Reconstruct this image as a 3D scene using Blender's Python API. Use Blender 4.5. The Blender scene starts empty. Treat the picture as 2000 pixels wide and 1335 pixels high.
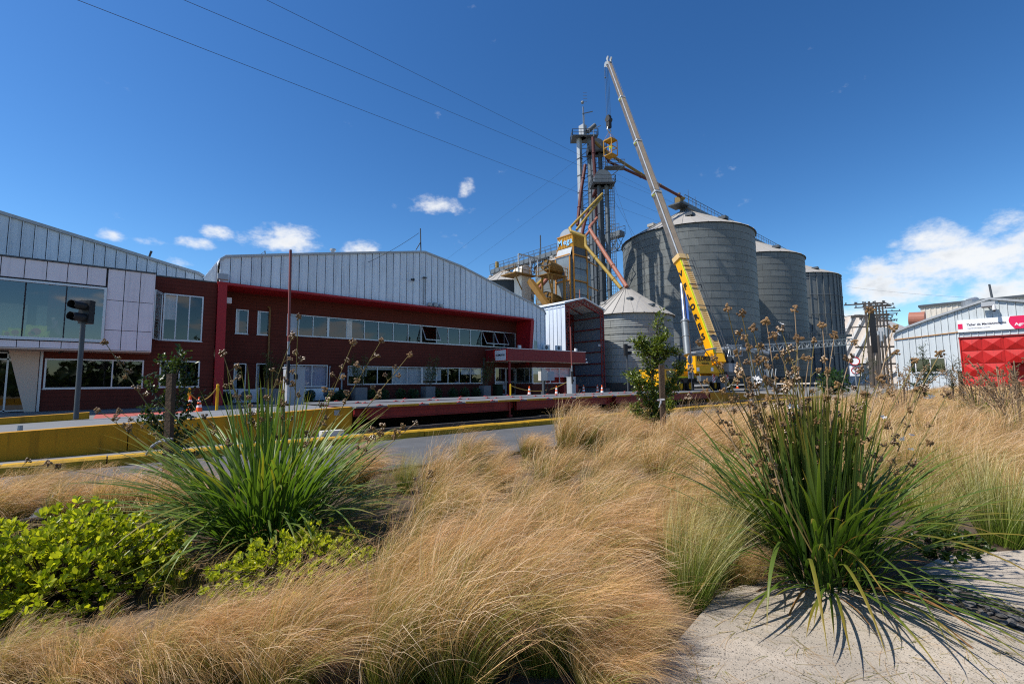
import bpy, bmesh, math, random
import numpy as np
from mathutils import Vector, Matrix
random.seed(7); RNG = np.random.default_rng(11)
SC = bpy.context.scene
COL = SC.collection
# ---------------------------------------------------------------- camera solved from the vanishing points of the photograph
CX, CY, F = 1000.0, 667.5, 888.0
EYE = 1.1
def _n(v):
    v = np.array(v, float); return v/np.linalg.norm(v)
_X = _n([2019.-CX, -(737.5-CY), -F]); _Y = _n([221.-CX, -(755.5-CY), -F])
_Y = _n(_Y-_X*(_X@_Y)); _Z = np.cross(_X, _Y)
RC = np.stack([_X, _Y, _Z]); CAM = np.array([0, 0, EYE])
def ray(px, py): return RC @ _n([(px-CX)/F, -(py-CY)/F, -1])
def onZ(px, py, z): d = ray(px, py); return CAM+d*((z-EYE)/d[2])
def onY(px, py, y): d = ray(px, py); return CAM+d*(y/d[1])
def onX(px, py, x): d = ray(px, py); return CAM+d*(x/d[0])
def at(px, py, dep): d = ray(px, py); return CAM+d*(dep/-(RC.T@d)[2])
def proj(p):
    c = RC.T@(np.array(p, float)-CAM); return (CX+F*c[0]/-c[2], CY-F*c[1]/-c[2], -c[2])
cam = bpy.data.cameras.new('camera'); cam.sensor_width = 36; cam.lens = 36*F/2000
cam.clip_start = 0.05; cam.clip_end = 3000
co = bpy.data.objects.new('camera', cam); COL.objects.link(co)
M = Matrix(RC.tolist()).to_4x4(); M.translation = Vector(CAM); co.matrix_world = M
SC.camera = co
# ---------------------------------------------------------------- light
SUN_DIR = _n([-0.58, 0.27, 1.0])            # towards the sun
SUN_EL = math.asin(SUN_DIR[2]); SUN_AZ = math.atan2(SUN_DIR[0], SUN_DIR[1])
sun = bpy.data.lights.new('sun', 'SUN'); sun.energy = 5.0; sun.angle = math.radians(0.55); sun.color = (1, .95, .87)
so = bpy.data.objects.new('sun', sun); COL.objects.link(so)
so.rotation_euler = Vector(SUN_DIR).to_track_quat('Z', 'Y').to_euler(); so.location = (0, 0, 60)
vs = SC.view_settings; vs.view_transform = 'Standard'; vs.look = 'None'; vs.exposure = 0.33; vs.gamma = 1; vs.use_curve_mapping = False
SC.cycles.max_bounces = 8; SC.cycles.transparent_max_bounces = 16; SC.cycles.diffuse_bounces = 3
SC.cycles.use_denoising = False; SC.cycles.filter_width = 1.15; SC.cycles.sample_clamp_indirect = 4; SC.cycles.caustics_reflective = False; SC.cycles.caustics_refractive = False
# ---------------------------------------------------------------- node helper
class NT:
    def __init__(s, nt): s.t = nt; s.N = nt.nodes; s.L = nt.links
    def new(s, ty, **kw):
        n = s.N.new(ty)
        for k, v in kw.items():
            if hasattr(n, k) and not k.startswith('i_'): setattr(n, k, v)
        return n
    def put(s, sock, v):
        if hasattr(v, 'is_output') or isinstance(v, bpy.types.NodeSocket): s.L.new(v, sock)
        else: sock.default_value = v
    def math(s, op, a, b=0.0, c=None, clamp=False):
        n = s.N.new('ShaderNodeMath'); n.operation = op; n.use_clamp = clamp
        s.put(n.inputs[0], a); s.put(n.inputs[1], b)
        if c is not None: s.put(n.inputs[2], c)
        return n.outputs[0]
    def vmath(s, op, a, b):
        n = s.N.new('ShaderNodeVectorMath'); n.operation = op
        s.put(n.inputs[0], a); s.put(n.inputs[1], b); return n
    def mix(s, fac, a, b, blend='MIX'):
        n = s.N.new('ShaderNodeMix'); n.data_type = 'RGBA'; n.blend_type = blend
        s.put(n.inputs[0], fac); s.put(n.inputs[6], a); s.put(n.inputs[7], b); return n.outputs[2]
    def noise(s, vec, scale=5, detail=4, rough=.55, out=0):
        n = s.N.new('ShaderNodeTexNoise'); s.put(n.inputs['Vector'], vec)
        n.inputs['Scale'].default_value = scale; n.inputs['Detail'].default_value = detail; n.inputs['Roughness'].default_value = rough
        return n.outputs[out]
    def ramp(s, fac, lo, hi, smooth=True):
        n = s.N.new('ShaderNodeMapRange'); n.interpolation_type = 'SMOOTHSTEP' if smooth else 'LINEAR'; n.clamp = True
        s.put(n.inputs[0], fac); s.put(n.inputs[1], lo); s.put(n.inputs[2], hi); return n.outputs[0]
    def mapv(s, vec, sc):
        n = s.N.new('ShaderNodeMapping'); s.put(n.inputs[0], vec); n.inputs['Scale'].default_value = sc; return n.outputs[0]
# ---------------------------------------------------------------- sky with fair-weather clouds
W = bpy.data.worlds.new('World'); SC.world = W; W.use_nodes = True
w = NT(W.node_tree); W.node_tree.nodes.clear()
sky = w.new('ShaderNodeTexSky'); sky.sky_type = 'NISHITA'; sky.sun_disc = False
sky.sun_elevation = SUN_EL; sky.sun_rotation = SUN_AZ; sky.altitude = 120; sky.air_density = 1.0; sky.dust_density = 0.35; sky.ozone_density = 2.6
hs = w.new('ShaderNodeHueSaturation'); hs.inputs['Saturation'].default_value = 1.22; hs.inputs['Value'].default_value = 1.0
w.L.new(sky.outputs[0], hs.inputs['Color'])
def vscale(c, k):
    n = w.new('ShaderNodeVectorMath', operation='SCALE'); w.L.new(c, n.inputs[0]); n.inputs[3].default_value = k; return n.outputs[0]
gm = w.new('ShaderNodeGamma'); gm.inputs[1].default_value = 1.3; w.L.new(vscale(hs.outputs[0], 1/2.4), gm.inputs[0]); SKYC = w.mix(1.0, vscale(gm.outputs[0], 2.52), (.97, 1, .95, 1), 'MULTIPLY')
tc = w.new('ShaderNodeTexCoord'); D = w.vmath('NORMALIZE', tc.outputs['Generated'], (0, 0, 0)).outputs[0]
sep = w.new('ShaderNodeSeparateXYZ'); w.L.new(D, sep.inputs[0]); dz = sep.outputs[2]
# (pixel centre, half width, half height, strength)
CLOUDS = [(562, 468, 88, 32, 1.0), (418, 452, 36, 18, .85), (382, 474, 36, 15, .7), (838, 400, 84, 17, .5), (912, 373, 20, 22, .6), (712, 488, 46, 22, .95), (217, 460, 26, 12, .45),
          (345, 512, 34, 12, .5), (290, 470, 26, 10, .3), (1890, 510, 205, 60, 1.0), (1985, 466, 105, 58, .9), (1765, 562, 150, 46, .85), (1930, 580, 170, 44, .7), (1748, 476, 18, 12, .4), (1660, 620, 80, 34, .6), (1700, 520, 40, 26, .8), (1830,470,70,40,.8)]
mask = None; bott = None
for (px, py, a, b, st) in CLOUDS:
    c = ray(px, py); up = np.array([0, 0, 1.]); u = _n(np.cross(c, up)); v = np.cross(u, c)
    k = F/math.cos(math.atan(math.hypot(px-CX, py-CY)/F))
    du = w.vmath('DOT_PRODUCT', D, tuple(u)).outputs['Value']; dv = w.vmath('DOT_PRODUCT', D, tuple(v)).outputs['Value']
    dc = w.vmath('DOT_PRODUCT', D, tuple(c)).outputs['Value']
    du = w.math('MULTIPLY', du, k/a); dv = w.math('MULTIPLY', dv, k/b)
    r2 = w.math('ADD', w.math('MULTIPLY', du, du), w.math('MULTIPLY', dv, dv))
    m = w.math('MULTIPLY', w.math('SUBTRACT', 1.0, r2), st)
    m = w.math('MULTIPLY', w.math('MAXIMUM', m, -1.0), w.math('GREATER_THAN', dc, 0.5))
    m = w.math('ADD', m, w.math('MULTIPLY', w.math('LESS_THAN', dc, 0.5), -1.0))
    mask = m if mask is None else w.math('MAXIMUM', mask, m)
# the rest of the sky goes on with scattered cumulus of the same kind
sc_ = w.math('DIVIDE', 1.0, w.math('MAXIMUM', w.math('ADD', dz, .12), .05))
cp = w.new('ShaderNodeVectorMath', operation='SCALE'); w.L.new(D, cp.inputs[0]); w.L.new(sc_, cp.inputs[3])
field = w.noise(cp.outputs[0], 1.3, 3, .5)
fwd = RC@np.array([0, 0, -1.])
ahead = w.vmath('DOT_PRODUCT', D, tuple(_n([fwd[0], fwd[1], 0]))).outputs['Value']
behind = w.ramp(ahead, .55, .25)
band = w.math('MULTIPLY', w.ramp(dz, .0, .06), w.ramp(dz, .62, .3))
gen = w.math('SUBTRACT', w.math('MULTIPLY', w.math('MULTIPLY', w.ramp(field, .5, .66), band), behind), .35)
mask = w.math('MAXIMUM', mask, w.math('MULTIPLY', gen, 1.4))
nz = w.noise(w.mapv(D, (1, 1, 1.7)), 17, 9, .62); nz2 = w.noise(w.mapv(D, (1, 1, 1.5)), 6.5, 5, .55)
dens = w.math('ADD', mask, w.math('ADD', w.math('MULTIPLY', w.math('SUBTRACT', nz, .5), 3.0), w.math('MULTIPLY', w.math('SUBTRACT', nz2, .5), 1.5)))
alpha = w.ramp(dens, .08, 1.2)
shade = w.ramp(w.noise(w.mapv(D, (1, 1, 1.6)), 11, 6, .6), .42, .66)
ccol = w.mix(w.math('MULTIPLY', shade, w.ramp(dens, .75, 1.7)), (7.6, 7.7, 7.8, 1), (4.9, 5.2, 5.6, 1))
final = w.mix(w.math('MULTIPLY', alpha, .95), SKYC, ccol)
bg = w.new('ShaderNodeBackground'); bg.inputs['Strength'].default_value = 0.10
w.L.new(final, bg.inputs['Color']); wo = w.new('ShaderNodeOutputWorld'); w.L.new(bg.outputs[0], wo.inputs[0])
# ---------------------------------------------------------------- materials
MATS = {}
def principled(name):
    m = bpy.data.materials.new(name); m.use_nodes = True; t = NT(m.node_tree); b = t.N['Principled BSDF']; MATS[name] = m
    return m, t, b
def mat(name, col, rough=.7, metal=0., var=.12, scale=2.0, rnd=.0, streak=0., bump=0., bscale=60., rust=0., rustcol=(.16, .06, .025), spec=.35, wave=None):
    """painted / metal / mineral surface: base colour with noise, optional vertical streaks, rust blotches and fine relief"""
    m, t, b = principled(name)
    g = t.new('ShaderNodeNewGeometry').outputs['Position']
    n = t.noise(g, scale, 5, .6)
    f = t.math('MULTIPLY_ADD', t.math('SUBTRACT', n, .5), 2.6*var, 1.0)
    if rnd:
        oi = t.new('ShaderNodeObjectInfo').outputs['Random']
        f = t.math('MULTIPLY', f, t.math('MULTIPLY_ADD', t.math('SUBTRACT', oi, .5), 2*rnd, 1.0))
    if streak:
        s_ = t.noise(t.mapv(g, (3.5, 3.5, .22)), 2.2, 4, .6)
        f = t.math('MULTIPLY', f, t.math('SUBTRACT', 1.0, t.math('MULTIPLY', t.ramp(s_, .48, .74), streak)))
    sc = t.new('ShaderNodeVectorMath', operation='SCALE'); sc.inputs[0].default_value = col[:3]; t.L.new(f, sc.inputs[3])
    c = sc.outputs[0]
    if rust:
        r1 = t.noise(t.mapv(g, (1, 1, .45)), 3.1, 8, .7)
        c = t.mix(t.math('MULTIPLY', t.ramp(r1, .70-.22*rust, .80-.1*rust), .85), c, (*rustcol, 1))
    t.put(b.inputs['Base Color'], c)
    b.inputs['Roughness'].default_value = rough; b.inputs['Metallic'].default_value = metal
    b.inputs['Specular IOR Level'].default_value = spec
    if bump or wave:
        h = t.noise(g, bscale, 4, .6)
        bp = t.new('ShaderNodeBump'); bp.inputs['Strength'].default_value = bump or .1; bp.inputs['Distance'].default_value = .02
        if wave:
            sx = t.new('ShaderNodeSeparateXYZ'); t.L.new(g, sx.inputs[0])
            h = t.math('SINE', t.math('MULTIPLY', sx.outputs[2], 2*math.pi/wave)); bp.inputs['Strength'].default_value = bump; bp.inputs['Distance'].default_value = .03
        t.L.new(h, bp.inputs['Height']); t.L.new(bp.outputs[0], b.inputs['Normal'])
    return m
def leafmat(name, c0, c1, trans=.35, rough=.45, spec=.4, attr=False, rnd=.25, tcol=None):
    m = bpy.data.materials.new(name); m.use_nodes = True; t = NT(m.node_tree); MATS[name] = m
    b = t.N['Principled BSDF']; out = t.N['Material Output']
    if attr:
        a = t.new('ShaderNodeAttribute'); a.attribute_name = 'Col'; c = a.outputs['Color']
    else:
        g = t.new('ShaderNodeNewGeometry').outputs['Position']
        n = t.noise(g, 9, 3, .6); oi = t.new('ShaderNodeObjectInfo').outputs['Random']
        f = t.math('ADD', t.math('MULTIPLY', t.ramp(n, .3, .7, False), 1-rnd*2 if rnd < .5 else 0), t.math('MULTIPLY', oi, rnd*2 if rnd < .5 else 1))
        c = t.mix(f, (*c0, 1), (*c1, 1))
    t.L.new(c, b.inputs['Base Color']); b.inputs['Roughness'].default_value = rough; b.inputs['Specular IOR Level'].default_value = spec
    tr = t.new('ShaderNodeBsdfTranslucent')
    t.put(tr.inputs['Color'], t.mix(1.0, c, (*(tcol or (1.5, 1.5, .8)), 1), 'MULTIPLY'))
    mx = t.new('ShaderNodeMixShader'); mx.inputs[0].default_value = trans
    t.L.new(b.outputs[0], mx.inputs[1]); t.L.new(tr.outputs[0], mx.inputs[2]); t.L.new(mx.outputs[0], out.inputs[0])
    return m
def glassmat(name, tint, refl=1.0, rough=.02):
    m = bpy.data.materials.new(name); m.use_nodes = True; t = NT(m.node_tree); t.N.clear(); MATS[name] = m
    tr = t.new('ShaderNodeBsdfTransparent'); tr.inputs[0].default_value = (*tint, 1)
    gl = t.new('ShaderNodeBsdfGlossy'); gl.inputs['Roughness'].default_value = rough; gl.inputs[0].default_value = (.9, .93, .95, 1)
    ge = t.new('ShaderNodeNewGeometry'); cs_ = t.math('ABSOLUTE', t.vmath('DOT_PRODUCT', ge.outputs['Normal'], ge.outputs['Incoming']).outputs['Value'])
    fr = t.math('MULTIPLY_ADD', t.math('POWER', t.math('SUBTRACT', 1.0, cs_), 5.0), 1-.09*refl, .09*refl)
    mx = t.new('ShaderNodeMixShader'); t.L.new(t.math('MULTIPLY', fr, 1.0, clamp=True), mx.inputs[0])
    t.L.new(tr.outputs[0], mx.inputs[1]); t.L.new(gl.outputs[0], mx.inputs[2])
    o = t.new('ShaderNodeOutputMaterial'); t.L.new(mx.outputs[0], o.inputs[0]); return m
# ---------------------------------------------------------------- mesh building
class MB:
    def __init__(s): s.v = []; s.f = []; s.m = []; s.mi = 0
    def add(s, vs, fs):
        k = len(s.v); s.v += [tuple(map(float, p)) for p in vs]
        for f in fs: s.f.append([i+k for i in f]); s.m.append(s.mi)
        return s
    def box(s, x0, x1, y0, y1, z0, z1):
        return s.hexa([(x0, y0, z0), (x1, y0, z0), (x1, y1, z0), (x0, y1, z0), (x0, y0, z1), (x1, y0, z1), (x1, y1, z1), (x0, y1, z1)])
    def hexa(s, p): return s.add(p, [(0, 3, 2, 1), (4, 5, 6, 7), (0, 1, 5, 4), (1, 2, 6, 5), (2, 3, 7, 6), (3, 0, 4, 7)])
    def quad(s, a, b, c, d): return s.add([a, b, c, d], [(0, 1, 2, 3)])
    def bar(s, p, q, w, h=None, up=(0, 0, 1)):
        p = np.array(p, float); q = np.array(q, float); h = h or w; d = q-p
        if np.linalg.norm(d) < 1e-6: return s
        d = _n(d); u = np.array(up, float)
        if abs(d@u) > .98: u = np.array([1., 0, 0]) if abs(d[0]) < .9 else np.array([0, 1., 0])
        a = _n(np.cross(d, u)); b = np.cross(a, d); a = a*w/2; b = b*h/2
        return s.hexa([p-a-b, p+a-b, p+a+b, p-a+b, q-a-b, q+a-b, q+a+b, q-a+b][0:4]+[q-a-b, q+a-b, q+a+b, q-a+b])
    def tube(s, pts, r, n=8, caps=True):
        pts = [np.array(p, float) for p in pts]; K = len(pts)
        rs = [r]*K if np.isscalar(r) else list(r)
        vs = []; prev = None
        for i, p in enumerate(pts):
            d = _n(pts[min(i+1, K-1)]-pts[max(i-1, 0)])
            if prev is None:
                u = np.array([0, 0, 1.]) if abs(d[2]) < .9 else np.array([1., 0, 0]); a = _n(np.cross(d, u))
            else: a = _n(prev-d*(prev@d))
            b = np.cross(d, a); prev = a
            for j in range(n):
                t = 2*math.pi*j/n; vs.append(p+rs[i]*(a*math.cos(t)+b*math.sin(t)))
        fs = [(i*n+j, i*n+(j+1) % n, (i+1)*n+(j+1) % n, (i+1)*n+j) for i in range(K-1) for j in range(n)]
        if caps: fs += [tuple(range(n))[::-1], tuple(range((K-1)*n, K*n))]
        return s.add(vs, fs)
    def cyl(s, p, q, r0, r1=None, n=16): return s.tube([p, q], [r0, r0 if r1 is None else r1], n)
    def prism(s, poly, off):
        """planar polygon (3d points) extruded by the vector off"""
        k = len(poly); o = np.array(off, float); a = [np.array(p, float) for p in poly]
        fs = [tuple(range(k)), tuple(range(2*k-1, k-1, -1))]+[(i, i+k, (i+1) % k+k, (i+1) % k) for i in range(k)]
        return s.add(a+[p+o for p in a], fs)
    def disc(s, c, nrm, r, n=20):
        c = np.array(c, float); nrm = _n(nrm); u = np.array([0, 0, 1.]) if abs(nrm[2]) < .9 else np.array([1., 0, 0]); a = _n(np.cross(u, nrm)); b = np.cross(nrm, a)
        return s.add([c+r*(a*math.cos(2*math.pi*i/n)+b*math.sin(2*math.pi*i/n)) for i in range(n)], [tuple(range(n))])
    def ball(s, c, r, n=8, m=6, sz=1.0):
        vs = [(c[0], c[1], c[2]+r*sz)]
        for i in range(1, m):
            a = math.pi*i/m
            vs += [(c[0]+r*math.sin(a)*math.cos(2*math.pi*j/n), c[1]+r*math.sin(a)*math.sin(2*math.pi*j/n), c[2]+r*sz*math.cos(a)) for j in range(n)]
        vs.append((c[0], c[1], c[2]-r*sz)); e = len(vs)-1
        fs = [(0, 1+j, 1+(j+1) % n) for j in range(n)]
        for i in range(m-2): fs += [(1+i*n+j, 1+(i+1)*n+j, 1+(i+1)*n+(j+1) % n, 1+i*n+(j+1) % n) for j in range(n)]
        fs += [(e, 1+(m-2)*n+(j+1) % n, 1+(m-2)*n+j) for j in range(n)]
        return s.add(vs, fs)
    def mesh(s, name, mats, smooth=False):
        me = bpy.data.meshes.new(name); me.from_pydata(s.v, [], s.f)
        for mm in (mats if isinstance(mats, (list, tuple)) else [mats]): me.materials.append(MATS[mm] if isinstance(mm, str) else mm)
        if max(s.m, default=0): me.polygons.foreach_set('material_index', s.m)
        bm = bmesh.new(); bm.from_mesh(me); bmesh.ops.recalc_face_normals(bm, faces=bm.faces); bm.to_mesh(me); bm.free()
        if smooth:
            me.polygons.foreach_set('use_smooth', [True]*len(me.polygons))
            try: me.set_sharp_from_angle(angle=math.radians(40))
            except Exception: pass
        me.update(); return me
    def build(s, name, mats, parent=None, smooth=False, local=False, kind=None):
        return link(name, s.mesh(name, mats, smooth), parent, local, kind)
def link(name, me, parent=None, local=False, kind=None):
    o = bpy.data.objects.new(name, me); COL.objects.link(o)
    if parent is not None:
        o.parent = parent
        if not local and parent.type == 'EMPTY': o.matrix_parent_inverse = Matrix.Translation(-parent.location)
    if kind: o['kind'] = kind
    return o
def tag(o, label, cat, group=None, kind=None):
    o['label'] = label; o['category'] = cat
    if group: o['group'] = group
    if kind: o['kind'] = kind
    return o
def thing(name, loc, label, cat, group=None):
    o = bpy.data.objects.new(name, None); COL.objects.link(o); o.location = tuple(map(float, loc)); o.empty_display_size = .2
    return tag(o, label, cat, group)
def structure(o): o['kind'] = 'structure'; return o
def dup(o, parent=None, mpi=None):
    c = o.copy(); COL.objects.link(c)
    if parent is not None: c.parent = parent
    for ch in list(o.children): dup(ch, c)
    return c
def copy_thing(o, loc, label, rz=None, scale=None):
    c = dup(o); c.location = tuple(map(float, loc)); c['label'] = label
    if rz is not None: c.rotation_euler = (0, 0, rz)
    if scale: c.scale = (scale,)*3
    return c
def text_mb(s, size, p, xdir, ydir, ext=.01, align='CENTER', bold=.0, sx=1.0):
    """the letters of s as solid geometry, standing at p with reading direction xdir and upward direction ydir"""
    cu = bpy.data.curves.new('lettering', 'FONT'); cu.body = s; cu.size = size; cu.extrude = ext; cu.align_x = align; cu.align_y = 'CENTER'; cu.offset = bold; cu.resolution_u = 2
    ob = bpy.data.objects.new('lettering', cu); COL.objects.link(ob)
    dg = bpy.context.evaluated_depsgraph_get(); me = bpy.data.meshes.new_from_object(ob.evaluated_get(dg))
    xd = np.array(_n(xdir)); yd = np.array(ydir, float); yd = _n(yd-xd*(xd@yd)); zd = np.cross(xd, yd); p = np.array(p, float)
    mb = MB(); mb.add([p+xd*v.co[0]*sx+yd*v.co[1]+zd*v.co[2] for v in me.vertices], [tuple(q.vertices) for q in me.polygons])
    bpy.data.objects.remove(ob); bpy.data.meshes.remove(me); bpy.data.curves.remove(cu)
    return mb
# ---------------------------------------------------------------- the palette
mat('asphalt', (.085, .088, .092), .9, var=.38, scale=1.3, bump=.3, bscale=180, rust=.25, rustcol=(.045, .045, .047))
mat('apron_concrete', (.19, .185, .175), .9, var=.22, scale=.6, bump=.2, bscale=120)
mat('soil', (.085, .06, .04), .95, var=.4, scale=6, bump=.8, bscale=60)
mat('far_ground', (.16, .13, .085), .95, var=.3, scale=.3)
mat('kerb_paint', (.46, .26, .012), .72, var=.22, scale=5, streak=.3, bump=.25, bscale=70, rust=.35, rustcol=(.16, .12, .06))
mat('ramp_paint', (.47, .23, .004), .72, var=.2, scale=1.6, streak=.4, bump=.25, bscale=60, rust=.42, rustcol=(.12, .08, .04))
mat('ramp_top', (.15, .155, .16), .85, var=.2, scale=2, bump=.2, bscale=90)
mat('old_concrete', (.085, .075, .065), .92, var=.35, scale=3, streak=.4, bump=.4, bscale=40)
mat('red_paving', (.34, .085, .07), .85, var=.2, scale=2)
mat('deck_plate', (.125, .13, .135), .75, var=.25, scale=2.5, metal=.0, rust=.15)
mat('girder_red', (.22, .018, .015), .55, var=.25, scale=1.4, streak=.25, rust=.12, rustcol=(.07, .02, .015))
mat('black_steel', (.016, .016, .017), .6)
mat('bolt_red', (.42, .06, .05), .6, var=.2)
mat('red_board', (.112, .025, .016), .75, spec=.2, var=.18, scale=1.3, rnd=.05, streak=.15)
mat('red_frame', (.34, .012, .018), .5, var=.1, scale=1.2)
mat('red_frame_dull', (.19, .014, .017), .55, var=.1)
mat('metal_sheet', (.66, .71, .77), .55, metal=.05, var=.08, scale=.7, rnd=.06, streak=.2)
mat('metal_rib', (.55, .59, .64), .5, metal=.05, var=.08)
mat('workshop_sheet', (.56, .60, .61), .55, metal=.0, var=.08, scale=.7, rnd=.04, streak=.12)
mat('gutter', (.40, .41, .42), .5, metal=.2, var=.15, streak=.2)
mat('panel_grey', (.68, .66, .70), .55, var=.07, scale=2, rnd=.03, streak=.14)
mat('alu', (.55, .57, .6), .4, metal=.5, var=.06)
mat('beige_render', (.58, .48, .39), .85, var=.08)
mat('dark_seam', (.03, .03, .035), .8)
mat('interior', (.07, .078, .075), .9, var=.1)
mat('interior_dark', (.03, .028, .027), .9)
mat('blind_white', (.72, .72, .74), .8, var=.04, rnd=.04)
mat('curtain_lilac', (.55, .50, .62), .85, var=.08)
mat('white_paint', (.74, .73, .72), .6, var=.07, streak=.12)
mat('box_grey', (.36, .38, .40), .55, var=.08)
mat('silo_sheet', (.150, .160, .155), .62, metal=.12, var=.1, scale=.5, rnd=.10, streak=.15, bump=.22, wave=.17)
mat('silo_sheet_dark', (.15, .165, .17), .6, metal=.12, var=.12, scale=.5, rnd=.09, streak=.3, bump=.2, wave=.2)
mat('silo_core', (.045, .05, .05), .7, metal=.0, var=.1)
mat('silo_small', (.25, .262, .252), .55, metal=.12, var=.08, scale=.6, rnd=.06, streak=.15, bump=.4, wave=.24)
mat('silo_roof', (.35, .33, .30), .6, metal=.12, var=.1, scale=.9, rnd=.05, streak=.12)
mat('steel_dark', (.085, .095, .105), .55, metal=.4, var=.2)
mat('steel_mid', (.14, .16, .175), .5, metal=.25, var=.2, rust=.15)
mat('steel_light', (.36, .38, .39), .5, metal=.3, var=.12, rust=.12)
mat('pipe_yellow', (.34, .22, .04), .55, var=.2, streak=.2, rust=.2)
mat('pipe_olive', (.20, .135, .04), .6, var=.25, rust=.3)
mat('shed_inside_shaded', (.19, .21, .245), .6, var=.1, rnd=.08)  # darker copy of the sheet metal: shade inside the shed painted in
mat('pole_grey', (.075, .082, .088), .5, metal=.2, var=.2)
mat('boom_top_sunlit', (.36, .275, .19), .45, metal=.1, var=.25, scale=1.2, rust=.4, rustcol=(.20, .11, .06))
mat('boom_highlight', (.62, .60, .56), .3, metal=.4, var=.15)
mat('pipe_red', (.085, .02, .018), .6, var=.2)
mat('pipe_salmon', (.30, .115, .075), .6, var=.15, rust=.2)
mat('dryer_yellow', (.42, .21, .012), .6, var=.18, scale=1.2, rust=.3, streak=.2)
mat('dryer_panel', (.20, .24, .265), .55, metal=.35, var=.12, scale=.8, rnd=.07, streak=.15)
mat('dryer_trim', (.46, .20, .03), .65, var=.25, rust=.45)
mat('drain_ochre', (.20, .105, .03), .6, var=.2)
mat('fan_orange', (.20, .10, .015), .65, var=.3, rust=.6)
mat('filter_cream', (.62, .57, .49), .65, var=.12, streak=.25, rust=.22)
mat('sign_blue', (.25, .52, .78), .6)
mat('crane_yellow', (.74, .36, .004), .42, var=.08, scale=.8, rust=.06)
mat('crane_cream', (.62, .42, .19), .6, var=.15, rust=.2)
mat('lime_stripe', (.58, .66, .02), .5)
mat('boom_steel', (.20, .165, .13), .4, metal=.35, var=.4, scale=1.4, streak=.35, rust=.62, rustcol=(.085, .055, .035))
mat('ink_black', (.012, .012, .014), .6)
mat('tyre', (.015, .015, .016), .85, var=.1)
mat('hydraulic_blue', (.03, .09, .30), .4)
mat('chrome', (.20, .24, .34), .3, metal=.6)
mat('cone_orange', (.85, .11, .015), .5, var=.08)
mat('cone_white', (.8, .8, .8), .5, var=.08)
mat('post_yellow', (.72, .42, .01), .5, var=.08)
mat('rope', (.40, .25, .10), .9)
mat('pole_wood', (.085, .072, .062), .9, var=.25, scale=4, streak=.3)
mat('stake_wood', (.10, .065, .04), .9, var=.3, scale=9, streak=.3, bump=.5, bscale=40)
mat('galv', (.30, .32, .34), .5, metal=.5, var=.15)
mat('door_red', (.50, .016, .013), .5, var=.16, scale=1.5, streak=.3)
mat('sign_white', (.82, .82, .83), .5, var=.02)
mat('sign_pink', (.72, .012, .09), .5, var=.02)
mat('sign_text', (.06, .05, .07), .6)
mat('tarp_white', (.70, .62, .55), .75, var=.08, scale=.3, streak=.12)
mat('planter', (.17, .165, .165), .85, var=.15)
mat('skin', (.45, .26, .18), .6); mat('shirt', (.30, .12, .14), .8); mat('hair', (.02, .015, .012), .7); mat('shirt_blue', (.30, .38, .62), .8); mat('vest', (.5, .75, .05), .7)
mat('bag_yellow', (.70, .56, .05), .6, var=.15); mat('bag_red', (.5, .05, .06), .6)
mat('rubber', (.03, .03, .03), .8)
mat('lens_glass', (.35, .36, .37), .25)
mat('foam_grey', (.52, .52, .5), .8, var=.1)
mat('pebble', (.10, .095, .09), .75, var=.3, scale=20, rnd=.3)
mat('gravel_bed', (.07, .06, .05), .95, var=.4, scale=30, bump=.7, bscale=120)
mat('plastic_strip', (.22, .22, .23), .4)
glassmat('glass', (.80, .83, .83), .85); glassmat('glass_dark', (.45, .48, .48), 1.0); glassmat('glass_green', (.74, .82, .80), 1.7)
# exposed-aggregate path concrete
m, t, b = principled('path_concrete')
g = t.new('ShaderNodeNewGeometry').outputs['Position']
vor = t.new('ShaderNodeTexVoronoi'); t.L.new(t.mapv(g, (1, 1, 1)), vor.inputs['Vector']); vor.inputs['Scale'].default_value = 150
vr = t.new('ShaderNodeTexVoronoi'); t.L.new(g, vr.inputs['Vector']); vr.inputs['Scale'].default_value = 70
big = t.noise(g, 2.2, 6, .65); fine = t.noise(g, 220, 3, .7)
c = t.mix(t.ramp(big, .3, .7), (.30, .262, .215, 1), (.47, .405, .33, 1))
c = t.mix(t.math('MULTIPLY', t.ramp(t.noise(g, 330, 2, .8), .46, .66), .62), c, (.20, .165, .125, 1))
c = t.mix(t.math('MULTIPLY', t.ramp(t.noise(g, 3.2, 5, .7), .5, .72), .6), c, (.22, .19, .155, 1))
sepc = t.new('ShaderNodeSeparateColor'); t.L.new(vor.outputs['Color'], sepc.inputs[0])
spk = t.math('MULTIPLY', t.ramp(sepc.outputs[0], .72, .8), t.ramp(vor.outputs['Distance'], .46, .30))
c = t.mix(t.math('MULTIPLY', spk, .9), c, (.05, .048, .045, 1))
sep2 = t.new('ShaderNodeSeparateColor'); t.L.new(vr.outputs['Color'], sep2.inputs[0])
spk2 = t.math('MULTIPLY', t.ramp(sep2.outputs[1], .90, .93), t.ramp(vr.outputs['Distance'], .34, .2))
c = t.mix(t.math('MULTIPLY', spk2, .9), c, (.07, .065, .06, 1))
t.L.new(c, b.inputs['Base Color']); b.inputs['Roughness'].default_value = .9; b.inputs['Specular IOR Level'].default_value = .2
bp = t.new('ShaderNodeBump'); bp.inputs['Strength'].default_value = .45; bp.inputs['Distance'].default_value = .004
t.L.new(t.math('ADD', fine, t.math('MULTIPLY', vor.outputs['Distance'], .8)), bp.inputs['Height']); t.L.new(bp.outputs[0], b.inputs['Normal'])
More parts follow.
